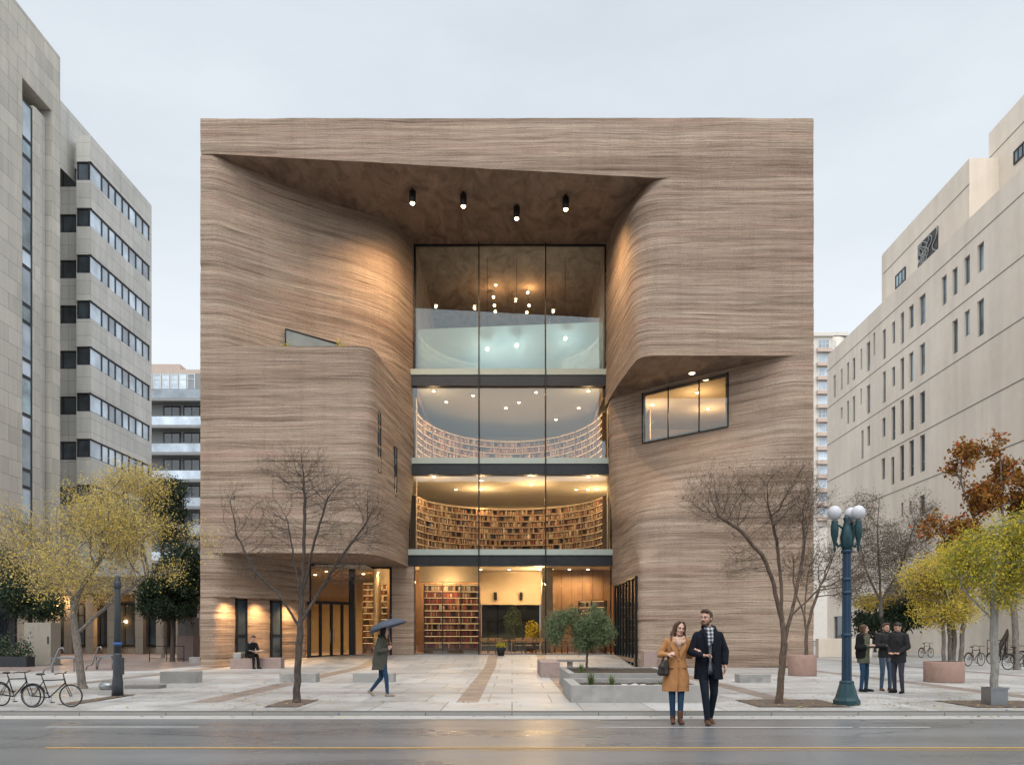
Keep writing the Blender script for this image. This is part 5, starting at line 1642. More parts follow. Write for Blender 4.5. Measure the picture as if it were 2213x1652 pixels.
b = MB(); b.ball((0, 0, .2), (.2, .14, .13), 16, 10); b.build('cap', M['grey_metal'], t, world=False)

# utility cabinet, hedge box, tubular bike racks at the left
c = on_ground(80, 1437)
t = thing('utility_cabinet', 'tall beige double utility cabinet at the left edge', 'cabinet', c)
b = MB(); b.box(c.x - .62, c.x - .13, c.y + .05, c.y + .8, .04, 1.95); b.box(c.x - .128, c.x + .62, c.y, c.y + .8, .04, 1.95); b.build('body', M['cabinet'], t, bevel=.012)
b = MB(); b.box(c.x - .68, c.x + .68, c.y - .05, c.y + .85, 0, .04); b.build('plinth', M['concrete_dark'], t)
b = MB(); b.box(c.x + .48, c.x + .53, c.y - .03, c.y - .001, 1.0, 1.32); b.build('handle', M['black_metal'], t)
for i, (px, py, a, lab) in enumerate(((128, 1452, 12, 'bent steel tube bicycle rack left of the yellow tree'), (212, 1446, -10, 'bent steel tube bicycle rack right of the yellow tree'))):
    c = on_ground(px, py)
    t = thing('bike_rack', lab, 'bike rack', c, R(a), 'bent tube bicycle racks')
    b = MB()
    b.tube([(-.55, 0, 0), (-.5, 0, .14), (-.28, 0, .2), (-.12, 0, .62), (0, 0, .9), (.12, 0, .92), (.17, 0, .8)], .028, 8)
    b.tube([(-.42, .5, 0), (-.38, .5, .3), (-.2, .5, .55), (.3, .5, .56), (.55, .5, .5), (.55, .5, .1), (.45, .5, 0)], .024, 8)
    b.build('tube', M['grey_metal'], t, world=False)
    b = MB(); b.box(-.35, .5, .1, .46, .5, .54); b.build('seat', M['grey_metal'], t, world=False)
    for x in (-.3, .42):
        b = MB(); b.tube([(x, .28, 0), (x, .28, .5)], .02, 6); b.build('leg', M['grey_metal'], t, world=False)
c = on_ground(18, 1440)
b = MB(); rr = random.Random(9)
t = thing('planter_bed', 'dark planter trough with leafy plants at the far left edge', 'planter', c)
b.box(c.x - 1.2, c.x + .8, c.y, c.y + .6, 0, .45); b.build('trough', M['blue_sign'] if False else M['dark_steel'], t, bevel=.02)
b = MB()
for k in range(900):
    p = c + Vector((rr.uniform(-1.2, .8), rr.uniform(0, .6), .45 + abs(rr.gauss(0, .38))))
    d = Vector((rr.uniform(-1, 1), rr.uniform(-1, 1), rr.uniform(-.4, 1))).normalized() * .07; e2 = d.orthogonal().normalized() * .03
    b.add([p - d, p + e2, p + d, p - e2], [(0, 1, 2, 3)])
b.build('foliage', M['leaf_dark'], t)
# thin railing near the pedestal
c = on_ground(360, 1428)
t = thing('hand_railing', 'thin dark metal railing between shops and pink pedestal', 'railing', c)
for k in range(3):
    b = MB(); b.tube([(-.9 + k * .9, 0, 0), (-.9 + k * .9, 0, .8)], .022, 6); b.build('post', M['black_metal'], t, world=False)
b = MB(); b.tube([(-.9, 0, .8), (.9, 0, .8)], .022, 6); b.tube([(-.9, 0, .15), (.9, 0, .15)], .015, 6); b.build('rail', M['black_metal'], t, world=False)

# ---------------------------------------------------------------- bicycles
bk = thing('bicycle', 'bicycle', 'bicycle')
rw = .315
def wheel(x):
    b = MB(); b.torus((x, 0, rw), rw - .016, .016, 'y', 36, 7, 0)
    o = b.build('wheel', M['tyre'], bk, world=False)
    b = MB(); b.torus((x, 0, rw), rw - .038, .008, 'y', 36, 5)
    b.tube([(x, -.045, rw), (x, .045, rw)], .02, 8)
    for k in range(18):
        a = 2 * math.pi * k / 18
        b.tube([(x, (-1) ** k * .03, rw), (x + (rw - .04) * math.cos(a + .2), 0, rw + (rw - .04) * math.sin(a + .2))], .0022, 3, 0, False)
    b.build('rim', M['grey_metal'], o, world=False)
wheel(-.5); wheel(.5)
b = MB()
bbk, st_, hd, rear = Vector((-.07, 0, .27)), Vector((-.22, 0, .74)), Vector((.34, 0, .76)), Vector((-.5, 0, rw))
b.tube([bbk, st_ + Vector((-.02, 0, .06))], .016, 8); b.tube([st_, hd], .016, 8); b.tube([bbk, hd - Vector((-.02, 0, .08))], .018, 8)
b.tube([hd + Vector((-.015, 0, .06)), hd - Vector((-.03, 0, .12))], .02, 8)
for s in (-1, 1):
    b.tube([st_ + Vector((0, s * .01, -.03)), rear + Vector((0, s * .05, 0))], .009, 6); b.tube([bbk + Vector((0, s * .02, 0)), rear + Vector((0, s * .05, 0))], .010, 6)
    b.tube([hd + Vector((.03, s * .02, -.12)), hd + Vector((.07, s * .05, -.22)), Vector((.5, s * .05, rw))], .011, 6)
b.build('frame', M['black_metal'], bk, world=False)
b = MB(); b.tube([st_ + Vector((-.02, 0, .05)), st_ + Vector((-.04, 0, .14))], .012, 6)
b.ball(st_ + Vector((-.07, 0, .17)), (.13, .07, .032), 12, 8); b.build('saddle', M['leather_dark'], bk, world=False)
b = MB(); b.tube([hd + Vector((-.01, 0, .05)), hd + Vector((-.03, 0, .17))], .013, 6)
b.tube([hd + Vector((-.12, -.28, .17)), hd + Vector((-.04, -.2, .20)), hd + Vector((.01, -.05, .17)), hd + Vector((.01, .05, .17)), hd + Vector((-.04, .2, .20)), hd + Vector((-.12, .28, .17))], .012, 6); b.build('handlebar', M['black_metal'], bk, world=False)
b = MB(); b.torus((-.07, -.05, .27), .085, .008, 'y', 24, 5); b.tube([bbk + Vector((0, -.07, 0)), bbk + Vector((.12, -.08, -.12))], .01, 6); b.tube([bbk + Vector((0, .07, 0)), bbk + Vector((-.12, .08, .12))], .01, 6); b.build('crank', M['grey_metal'], bk, world=False)
for s in (1, -1):
    b = MB(); b.box(-.07 + s * .12 - .045, -.07 + s * .12 + .045, -s * .09 - .04, -s * .09 + .04, .27 - s * .12 - .01, .27 - s * .12 + .01); b.build('pedal', M['black_metal'], bk, world=False)
b = MB(); b.torus((-.5, 0, rw), rw + .02, .018, 'y', 18, 4, 0, R(20), R(165)); b.build('mudguard', M['black_metal'], bk, world=False)
spots = [((113, 1527), 4, .72, 'black bicycle at the kerb nearest the yellow tree', 'bicycles parked at the kerb'), ((36, 1525), -14, .74, 'black bicycle cut by the left picture edge at the kerb', 'bicycles parked at the kerb'),
         ((2105, 1438), 28, .95, 'dark bicycle parked just left of the pale sleeved trunk', 'bicycles parked at the right wall'), ((2172, 1436), -22, .95, 'dark bicycle just right of the pale sleeved trunk', 'bicycles parked at the right wall'), ((2200, 1446), 12, 1.0, 'dark bicycle at the right picture edge', 'bicycles parked at the right wall'),
         ((2000, 1420), 30, .95, 'dark bicycle far back between the standing group and the planter', 'bicycles parked at the right wall'), ((2232, 1434), -30, .95, 'dark bicycle behind the one at the right picture edge', 'bicycles parked at the right wall')]
for i, ((px, py), a, s, lab, grp) in enumerate(spots):
    o = bk if i == 0 else copy_tree(bk)
    c = on_ground(px, py); o.location = c; o.rotation_euler = (R(3), 0, R(a)); o.scale = (s,) * 3; tag(o, lab, 'bicycle', grp)
# dark railing behind the right bicycles
c = on_ground(2190, 1420)
t = thing('bike_railing', 'black metal railing behind the bicycles at the right edge', 'railing', c)
for k in range(9):
    b = MB(); b.tube([(-1.6 + k * .4, 0, 0), (-1.6 + k * .4, 0, 1.05)], .02, 6); b.build('post', M['black_metal'], t, world=False)
b = MB(); b.tube([(-1.6, 0, 1.05), (1.6, 0, 1.05)], .025, 6); b.tube([(-1.6, 0, .55), (1.6, 0, .55)], .02, 6); b.build('rail', M['black_metal'], t, world=False)
# ================================================================ trees
def colonize(seed, trunks, ells, step=.16, di=1.2, dk=.32, iters=220, maxn=9000, up=.08, jit=.16, clus=.55, holes=.42):
    """grow limbs from the trunk lines towards points scattered in the ellipsoids (cx,cy,cz,rx,ry,rz,n)"""
    g = np.random.default_rng(seed)
    A = []
    for cx, cy, cz, rx, ry, rz, n in ells:
        u = g.normal(size=(n, 3)); u /= np.linalg.norm(u, axis=1)[:, None]
        u *= (g.random(n) ** .42)[:, None]
        A.append(u * (rx, ry, rz) + (cx, cy, cz))
    A = np.concatenate(A)
    fq = 1.0 / clus
    nn = vn2(A[:, 0] * fq + seed, A[:, 2] * fq, seed) + vn2(A[:, 1] * fq, A[:, 2] * fq + 7, seed + 1) + .5 * vn2(A[:, 0] * fq * 2.3, A[:, 2] * fq * 2.3, seed + 2)
    A = A[nn > np.quantile(nn, holes)]
    nodes, par = [], []
    for tr in trunks:
        last = -1
        if nodes and tr[0] is not None:       # stems rooted on the nearest existing node
            d = [np.linalg.norm(np.array(tr[0]) - q) for q in nodes]
            if min(d) < .12: last = int(np.argmin(d))
        pts = [np.array(p, float) for p in tr]
        for a, b in zip(pts[:-1], pts[1:]):
            n = max(1, int(np.linalg.norm(b - a) / step))
            for k in range(n):
                p = a + (b - a) * k / n
                if last >= 0 and np.linalg.norm(p - nodes[last]) < 1e-6: continue
                if k or a is pts[0]:
                    p = p + g.normal(size=3) * .012
                nodes.append(p); par.append(last); last = len(nodes) - 1
        nodes.append(pts[-1]); par.append(last)
    nodes = [np.array(p) for p in nodes]
    alive = np.ones(len(A), bool)
    nd = np.full(len(A), 1e9); ni = np.zeros(len(A), int)
    new = list(range(len(nodes)))
    for it in range(iters):
        if new:
            Q = np.array([nodes[i] for i in new])
            D = np.linalg.norm(A[:, None, :] - Q[None], axis=2)
            m = D.min(1); k = D.argmin(1)
            b = m < nd
            nd[b] = m[b]; ni[b] = np.array(new)[k[b]]
        alive &= nd > dk
        act = alive & (nd < di)
        if not act.any():
            di *= 1.5
            if di > 12: break
            new = []
            continue
        idx = np.where(act)[0]
        NA = np.array(nodes)
        V = A[idx] - NA[ni[idx]]; V /= np.linalg.norm(V, axis=1)[:, None]
        ks, inv = np.unique(ni[idx], return_inverse=True)
        S = np.zeros((len(ks), 3)); np.add.at(S, inv, V)
        cn = np.bincount(inv)
        S[:, 2] += up * cn
        S /= np.linalg.norm(S, axis=1)[:, None] + 1e-9
        S += g.normal(size=S.shape) * jit; S /= np.linalg.norm(S, axis=1)[:, None] + 1e-9
        new = list(range(len(nodes), len(nodes) + len(ks)))
        nodes.extend(list(NA[ks] + S * step)); par.extend(ks.tolist())
        if len(nodes) > maxn: break
    return np.array(nodes), np.array(par)

def tree(name, label, base, trunks, ells, seed, barkm, leafm, base_r, tip_r=.004, leaves=2, leaf=.05, group=None, step=.16, di=1.2, dk=.32, twigs=1, spread=.10, leaf_r=.012, expo=2.15, leafprob=1.0, clump=None, thin=3, twig_len=.22, up=.08, aspect=.45, dens=5.5, dkf=.5, clus=.55, holes=.42):
    ells = [(*e[:6], int(e[6] * dens)) for e in ells]
    nodes, par = colonize(seed, trunks, ells, step * .62, di, dk * dkf, up=up, clus=clus, holes=holes)
    g = np.random.default_rng(seed + 5); rr = random.Random(seed)
    n = len(nodes)
    kids = [[] for _ in range(n)]
    for i, p in enumerate(par):
        if p >= 0: kids[p].append(i)
    cnt = np.zeros(n)
    for i in range(n - 1, -1, -1):
        if not kids[i]: cnt[i] += 1
        if par[i] >= 0: cnt[par[i]] += cnt[i]
    tot = max(cnt[0], 1)
    rad = np.maximum(tip_r, base_r * (cnt / tot) ** (1 / expo))
    t = thing(name, label, 'tree', base, group=group)
    T = MB()
    starts = [i for i in range(n) if par[i] < 0] 
    stack = [(i, -1) for i in starts]
    while stack:
        i, p = stack.pop()
        ch = [p] if p >= 0 else []
        ch.append(i)
        while kids[ch[-1]]:
            ks = sorted(kids[ch[-1]], key=lambda k: -cnt[k])
            for k in ks[1:]: stack.append((k, ch[-1]))
            ch.append(ks[0])
        if len(ch) < 2: continue
        pts = nodes[ch].copy(); r = rad[ch].copy()
        if p >= 0: r[0] = min(r[0], r[1] * 1.25)
        if len(pts) > 3: pts[1:-1] = .25 * pts[:-2] + .5 * pts[1:-1] + .25 * pts[2:]
        if p < 0:      # root flare
            r = r * (1 + .35 * np.exp(-(pts[:, 2] - pts[0, 2]) / .12))
        r[-1] *= .5
        T.tube(pts.tolist(), r.tolist(), 9 if r.max() > .04 else (5 if r.max() > .015 else 3), 0, caps=False)
    # fine twigs
    L = MB()
    fine = [i for i in range(n) if rad[i] < leaf_r and par[i] >= 0]
    ends = []
    for i in fine:
        d0 = nodes[i] - nodes[par[i]]; d0 /= np.linalg.norm(d0) + 1e-9
        for q in range(twigs if rr.random() < .8 else 0):
            d = d0 * .7 + g.normal(size=3) * .6 + np.array([0, 0, .25]); d /= np.linalg.norm(d)
            ln = twig_len * rr.uniform(.4, 1.2)
            m = nodes[i] + d * ln * .5 + g.normal(size=3) * .02
            e = nodes[i] + d * ln + np.array([0, 0, .04 * ln]) + g.normal(size=3) * .02
            T.tube([nodes[i].tolist(), m.tolist(), e.tolist()], [tip_r * .9, tip_r * .75, tip_r * .45], thin, 0, caps=False)
            ends += [m, e]
        ends.append(nodes[i])
    T.build('trunk', barkm, t, world=False)
    if leafm is not None:
        for e in ends:
            if rr.random() > leafprob: continue
            if clump is not None and clump(e) < rr.random(): continue
            for k in range(leaves if leaves >= 1 else (1 if rr.random() < leaves else 0)):
                p = Vector(e) + Vector(g.normal(size=3) * spread)
                a = Vector(g.normal(size=3)); a.z -= .3; a.normalize()
                b_ = a.cross(Vector(g.normal(size=3))).normalized()
                s = leaf * rr.uniform(.6, 1.3); w = s * aspect
                nrm = a.cross(b_) * s * .12
                L.add([p, p + a * s * .5 + b_ * w * .5 + nrm, p + a * s, p + a * s * .5 - b_ * w * .5 + nrm], [(0, 1, 2), (0, 2, 3)], 0)
        if L.v: L.build('crown', leafm, t, world=False)
    return t

def loc(base, s, px, py, depth=0):
    """place in the tree's own frame of picture point px, py at the tree's distance"""
    k = base.y / F
    return ((px - CX) * k - base.x, depth, CH + (HY - py) * k - base.z)
def E(base, px, py, rx, ry, rz, n, depth=0):
    k = base.y / F; p = loc(base, 0, px, py, depth)
    return (p[0], p[1], p[2], rx * k, ry, rz * k, n)

# yellow tree at the left
b0 = on_ground(178, 1487)
P = lambda px, py, d=0: loc(b0, 0, px, py, d)
cl_noise = np.random.default_rng(4)
tree('yellow_tree', 'large tree with fine golden yellow leaves left of the library', b0,
     [[P(178, 1487), P(172, 1430), P(163, 1370), P(158, 1325)], [P(158, 1325), P(150, 1290, .1), P(120, 1240, .2)], [P(158, 1325), P(175, 1280, -.1), P(215, 1220, -.2)], [P(163, 1370), P(230, 1300, .2), P(310, 1240, .3)]],
     [E(b0, 90, 1195, 90, 1.0, 62, 240), E(b0, 250, 1120, 90, 1.2, 95, 420), E(b0, 330, 1190, 80, 1.0, 70, 260), E(b0, 180, 1130, 90, 1.0, 85, 260), E(b0, 30, 1150, 60, .8, 50, 90), E(b0, 150, 1240, 150, 1.0, 60, 240), E(b0, 420, 1175, 40, .5, 30, 50), E(b0, 300, 1060, 60, .8, 50, 110), E(b0, 262, 1250, 75, .7, 45, 190, -2.7), E(b0, 300, 1150, 90, .7, 60, 160, -1.6)],
     11, M['bark_grey'], M['leaf_gold'], .100, .0026, 2, .060, None, .15, 1.0, .24, 3, .13, .010, 2.0, holes=.54, twig_len=.34, clus=.6,
     clump=lambda e: .98 if e[0] > .55 else (.75 if e[0] > -.4 else .55))
# bare tree before the left box
b1 = on_ground(640, 1517)
P1 = lambda px, py, d=0: loc(b1, 0, px, py, d)
tree('bare_tree', 'leafless dark tree with fine upright twigs in front of the left box', b1,
     [[P1(640, 1517), P1(643, 1440), P1(648, 1360), P1(652, 1290), P1(655, 1200), P1(656, 1110, .1), P1(652, 1020, .15)], [P1(648, 1360), P1(612, 1290, -.15), P1(560, 1235, -.3), P1(520, 1150, -.4)], [P1(648, 1345), P1(690, 1270, .15), P1(730, 1200, .3), P1(780, 1130, .4)], [P1(650, 1300), P1(630, 1210, .2), P1(610, 1110, .3)], [P1(652, 1290), P1(680, 1190, -.2), P1(715, 1080, -.3)]],
     [E(b1, 520, 1130, 55, .6, 80, 130), E(b1, 600, 1090, 60, .8, 120, 190), E(b1, 660, 1060, 55, .8, 110, 190), E(b1, 730, 1110, 60, .8, 100, 190), E(b1, 790, 1130, 45, .6, 75, 110), E(b1, 560, 1220, 55, .6, 45, 90), E(b1, 740, 1230, 60, .6, 45, 90)],
     21, M['bark_dark'], M['leaf_dry'], .072, .0018, 1, .034, None, .14, .9, .22, 2, .03, .010, 1.9, .16, up=.3, twig_len=.42, holes=.42)
# bare tree before the right mass
b2 = on_ground(1683, 1520)
P2 = lambda px, py, d=0: loc(b2, 0, px, py, d)
tree('bare_tree', 'spreading nearly leafless tree beside the street lamp on the right', b2,
     [[P2(1683, 1520), P2(1688, 1450), P2(1694, 1390), P2(1690, 1350), P2(1668, 1260, -.1), P2(1640, 1200, -.2), P2(1590, 1150, -.3), P2(1540, 1120, -.35)], [P2(1694, 1390), P2(1712, 1330, .1), P2(1730, 1260, .2), P2(1745, 1180, .2), P2(1765, 1090, .8)], [P2(1690, 1350), P2(1695, 1260, .2), P2(1690, 1170, .3), P2(1670, 1090, .3)], [P2(1712, 1330, .1), P2(1770, 1270), P2(1820, 1200, .6)]],
     [E(b2, 1540, 1080, 70, .8, 55, 170), E(b2, 1620, 1090, 65, .9, 85, 230), E(b2, 1700, 1080, 65, .9, 90, 260), E(b2, 1780, 1100, 65, .7, 95, 260, .9), E(b2, 1650, 1190, 75, .8, 60, 190), E(b2, 1760, 1210, 80, .7, 75, 220, .7), E(b2, 1840, 1140, 40, .5, 60, 90, .9), E(b2, 1600, 1230, 40, .5, 30, 50)],
     31, M['bark_brown'], M['leaf_dry'], .070, .0018, 1, .042, None, .13, .9, .21, 2, .04, .010, 1.9, .26, up=.24, twig_len=.40, holes=.42)
# olive tree in the raised planter
b3 = Vector((2.08, 21.9, .43))
k3 = b3.y / F
P3 = lambda px, py, d=0: loc(b3, 0, px, py, d)
tree('olive_tree', 'small grey-green olive tree growing in the raised planter', b3,
     [[(0, 0, 0), P3(1268, 1412), P3(1266, 1395), P3(1250, 1370)], [P3(1266, 1395), P3(1285, 1372, .1)], [P3(1266, 1395), P3(1262, 1365, -.1)]],
     [E(b3, 1222, 1360, 42, .45, 42, 180), E(b3, 1268, 1345, 40, .5, 40, 170), E(b3, 1295, 1370, 30, .4, 42, 120), E(b3, 1250, 1385, 55, .4, 26, 120)],
     41, M['bark_brown'], M['leaf_olive'], .032, .0025, 4, .075, None, .07, .5, .12, 2, .05, .012, 2.2, aspect=.2, twig_len=.14)
# dark evergreens at the left
b4 = on_ground(372, 1428)
P4 = lambda px, py, d=0: loc(b4, 0, px, py, d)
tree('dark_tree', 'dark green leafy tree between the shops and the library corner', b4,
     [[P4(372, 1428), P4(374, 1370), P4(372, 1320)], [P4(372, 1320), P4(350, 1260, .3), P4(345, 1130, .3), P4(350, 1060, .3)]],
     [E(b4, 372, 1280, 62, 1.6, 58, 420), E(b4, 400, 1230, 38, 1.3, 50, 240), E(b4, 330, 1290, 40, 1.2, 45, 180)],
     51, M['bark_dark'], M['leaf_dark'], .12, .006, 9, .16, None, .26, 1.6, .38, 1, .16, .03, 2.2)
b4b = on_ground(352, 1420)
P4b = lambda px, py, d=0: loc(b4b, 0, px, py, d)
tree('slender_tree', 'tall thin grey-green tree rising before the balcony block', b4b,
     [[P4b(352, 1420), P4b(350, 1250), P4b(352, 1130)]],
     [E(b4b, 352, 1085, 40, 1.2, 55, 150), E(b4b, 375, 1130, 35, 1.0, 50, 100), E(b4b, 385, 1060, 25, .8, 25, 50)],
     52, M['bark_grey'], M['leaf_dark'], .10, .006, 5, .15, None, .26, 1.6, .38, 2, .16, .03, 2.2)
b5 = on_ground(62, 1432)
P5 = lambda px, py, d=0: loc(b5, 0, px, py, d)
tree('dark_tree', 'dark green leafy tree behind the utility cabinet at far left', b5,
     [[P5(62, 1432), P5(64, 1360), P5(66, 1320)]],
     [E(b5, 66, 1290, 58, 1.3, 46, 300), E(b5, 100, 1310, 35, 1.0, 32, 120), E(b5, 10, 1240, 40, 1.0, 50, 150)],
     53, M['bark_dark'], M['leaf_dark'], .11, .006, 8, .14, None, .26, 1.6, .36, 1, .15, .03, 2.2)
# pale trunk with the sleeve
b6 = on_ground(2148, 1522)
P6 = lambda px, py, d=0: loc(b6, 0, px, py, d)
tree('street_tree', 'young tree with straight pale trunk and yellow-green leaves at right', b6,
     [[P6(2148, 1522), P6(2148, 1430), P6(2147, 1340), P6(2147, 1290), P6(2143, 1210), P6(2150, 1140)], [P6(2147, 1340), P6(2100, 1300, -.1), P6(2070, 1270, -.1)], [P6(2147, 1300), P6(2190, 1240, .1), P6(2220, 1200, .1)]],
     [E(b6, 2140, 1215, 80, .8, 75, 330), E(b6, 2200, 1190, 75, .8, 75, 280), E(b6, 2105, 1250, 60, .6, 35, 140), E(b6, 2230, 1270, 60, .6, 45, 140), E(b6, 2165, 1280, 60, .5, 28, 110)],
     61, M['bark_pale'], M['leaf_lime'], .078, .0028, 4, .064, None, .13, .9, .22, 3, .12, .009, 2.2, holes=.45, clus=.7)
t = thing('trunk_sleeve', 'square grey metal sleeve around the foot of the pale street tree', 'tree guard', b6)
b = MB()
for x0, x1, y0, y1 in ((-.17, .17, -.17, -.155), (-.17, .17, .155, .17), (-.17, -.155, -.155, .155), (.155, .17, -.155, .155)): b.box(x0, x1, y0, y1, .0, .36)
b.build('panel', M['grey_metal'], t, world=False)
b = MB(); b.box(-.185, .185, -.19, -.172, .33, .37); b.build('rim', M['grey_metal'], t, world=False)
# rust coloured oak
b7 = on_ground(2196, 1446)
P7 = lambda px, py, d=0: loc(b7, 0, px, py, d)
tree('oak_tree', 'tall oak with rust brown and red leaves at the right edge', b7,
     [[P7(2196, 1446), P7(2192, 1340), P7(2178, 1220), P7(2165, 1100), P7(2160, 960)], [P7(2178, 1220), P7(2130, 1160, .3), P7(2085, 1040, .3)], [P7(2178, 1220), P7(2210, 1130, .3), P7(2235, 1040, .3)], [P7(2185, 1290), P7(2090, 1200, -.3), P7(2030, 1160, -.3)]],
     [E(b7, 2095, 1000, 38, .8, 45, 60), E(b7, 2185, 1015, 45, .9, 50, 70), E(b7, 2225, 1070, 40, .8, 50, 60), E(b7, 2080, 1170, 42, .8, 45, 60), E(b7, 2120, 1080, 30, .6, 30, 22), E(b7, 2015, 1140, 25, .4, 22, 18), E(b7, 2220, 1160, 40, .6, 45, 50), E(b7, 2160, 960, 8, .2, 25, 8)],
     71, M['bark_grey'], M['leaf_rust'], .12, .006, 7, .17, None, .22, 1.8, .3, 1, .14, .016, 2.3, aspect=.6, clus=.8, holes=.5)
# slender yellow trees in the planter
b8 = Vector((PL2.x, PL2.y, .55))
P8 = lambda px, py, d=0: loc(b8, 0, px, py, d)
tree('planter_tree', 'cluster of slender yellow trees growing out of the wide terracotta planter', b8,
     [[P8(2040, 1432), P8(2038, 1370), P8(2030, 1300)], [P8(2056, 1432, .1), P8(2055, 1360, .1), P8(2058, 1280, .1)], [P8(2072, 1432, -.1), P8(2074, 1370, -.1), P8(2085, 1290, -.1)], [P8(2064, 1432, .2), P8(2068, 1370, .2), P8(2040, 1260, .2)]],
     [E(b8, 2030, 1290, 65, .8, 60, 260), E(b8, 2065, 1240, 55, .8, 55, 220), E(b8, 2000, 1250, 50, .6, 35, 120), E(b8, 2050, 1325, 55, .6, 22, 110)],
     81, M['bark_grey'], M['leaf_yellow'], .055, .004, 6, .08, None, .16, 1.0, .27, 2, .14, .014, 2.4, clus=.7, holes=.25)
# bare tree in the round planter
b9 = Vector((PL1.x, PL1.y, .66))
P9 = lambda px, py, d=0: loc(b9, 0, px, py, d)
tree('planter_tree', 'bare brown tree growing in the round planter by the library', b9,
     [[P9(1742, 1420), P9(1742, 1370), P9(1738, 1330), P9(1722, 1290), P9(1712, 1250)], [P9(1742, 1370), P9(1755, 1320, .1), P9(1775, 1260, .1)], [P9(1738, 1330), P9(1745, 1260, .1)]],
     [E(b9, 1720, 1240, 40, .7, 50, 120), E(b9, 1775, 1230, 50, .7, 60, 160), E(b9, 1830, 1250, 45, .7, 60, 140)],
     91, M['bark_brown'], M['leaf_dry'], .06, .005, 1, .06, None, .17, 1.0, .28, 2, .05, .014, 2.2, .5, up=.2)
# trees along the beige building
b10 = on_ground(1905, 1418)
P10 = lambda px, py, d=0: loc(b10, 0, px, py, d)
tree('bare_tree', 'hazy bare tree with greyish twigs in front of the beige building', b10,
     [[P10(1905, 1418), P10(1906, 1360), P10(1902, 1300), P10(1900, 1240), P10(1895, 1150), P10(1900, 1070)], [P10(1902, 1300), P10(1950, 1230, .4), P10(1985, 1130, .5)], [P10(1902, 1300), P10(1865, 1230, -.3), P10(1850, 1160, -.3)]],
     [E(b10, 1885, 1200, 60, 1.6, 85, 320), E(b10, 1950, 1200, 65, 1.6, 80, 300), E(b10, 1990, 1120, 40, 1.2, 60, 110), E(b10, 1860, 1120, 40, 1.0, 60, 110), E(b10, 1930, 1270, 70, 1.4, 35, 170), E(b10, 1840, 1270, 40, 1.0, 45, 110)],
     101, M['bark_grey'], M['leaf_dry'], .13, .006, 2, .10, None, .3, 2.2, .5, 3, .14, .022, 2.0, .75, twig_len=.5, up=.14, holes=.3)
b11 = on_ground(1948, 1417)
P11 = lambda px, py, d=0: loc(b11, 0, px, py, d)
tree('shade_tree', 'low dark green tree with a crooked trunk behind the standing group', b11,
     [[P11(1952, 1417), P11(1950, 1370), P11(1940, 1345)], [P11(1940, 1345), P11(1905, 1325)], [P11(1950, 1370), P11(1985, 1330)], [P11(1940, 1345), P11(1960, 1310)]],
     [E(b11, 1900, 1340, 58, 1.4, 26, 230), E(b11, 1960, 1325, 52, 1.4, 34, 240), E(b11, 1880, 1370, 25, 1.0, 24, 80), E(b11, 1990, 1290, 30, 1.2, 30, 90)],
     111, M['bark_dark'], M['leaf_dark'], .16, .008, 8, .2, None, .32, 2.2, .46, 1, .2, .035, 2.2)
b12 = on_ground(1902, 1408)
P12 = lambda px, py, d=0: loc(b12, 0, px, py, d)
tree('yellow_bush_tree', 'small tree with a flat band of yellow leaves behind the standing group', b12,
     [[P12(1890, 1408), P12(1888, 1350), P12(1895, 1310)], [P12(1888, 1350), P12(1930, 1310), P12(1960, 1300)]],
     [E(b12, 1880, 1303, 32, 1.2, 16, 110), E(b12, 1925, 1300, 35, 1.2, 16, 110), E(b12, 1965, 1297, 36, 1.2, 20, 120), E(b12, 1970, 1262, 40, 1.0, 18, 50)],
     112, M['bark_dark'], M['leaf_yellow'], .10, .007, 7, .15, None, .3, 2.2, .42, 1, .16, .03, 2.2)
b13 = on_ground(2198, 1420)
P13 = lambda px, py, d=0: loc(b13, 0, px, py, d)
tree('leaning_tree', 'dark tree with several leaning bare stems at the right edge', b13,
     [[P13(2150, 1415), P13(2175, 1370), P13(2205, 1310), P13(2225, 1250)], [P13(2175, 1420, .2), P13(2185, 1350, .2), P13(2190, 1280, .2)], [P13(2205, 1420, -.1), P13(2230, 1340, -.1), P13(2260, 1280)]],
     [E(b13, 2210, 1250, 60, 1.4, 50, 220), E(b13, 2160, 1270, 45, 1.0, 35, 110)],
     121, M['bark_dark'], M['leaf_dark'], .14, .007, 3, .14, None, .3, 2.0, .45, 1, .2, .03, 2.2, .6)
# plants inside the library
for i, (px, py, lab, lm, s, hh) in enumerate(((1150, 1352, 'yellow-green indoor shrub by the garden doors', 'leaf_lime', 1.0, 1.7), (1108, 1345, 'dark indoor tree by the garden doors', 'leaf_dark', 1.2, 2.4))):
    bb_ = Vector(((px - CX) * 47.6 / F, 47.6, .362))
    t = thing('indoor_plant', lab, 'plant', bb_)
    b = MB(); b.lathe([(.2, 0), (.26, .4), (.24, .42), (.22, .36)], (0, 0, 0), 14); b.build('pot', M['charcoal'], t, world=False)
    b = MB(); b.tube([(0, 0, .35), (.03, 0, hh * .55), (0, .02, hh * .8)], [.03, .025, .012], 6); b.build('stem', M['bark_brown'], t, world=False)
    b = MB(); rr = random.Random(i)
    for k in range(700):
        v = Vector((rr.gauss(0, 1), rr.gauss(0, 1), rr.gauss(0, 1))).normalized() * rr.random() ** .4
        p = Vector((v.x * .5 * s, v.y * .5 * s, hh * .72 + v.z * hh * .42))
        d = Vector((rr.gauss(0, 1), rr.gauss(0, 1), rr.gauss(0, 1))).normalized() * .07; e2 = d.orthogonal().normalized() * .03
        b.add([p - d, p + e2, p + d, p - e2], [(0, 1, 2, 3)])
    b.build('foliage', M[lm], t, world=False)
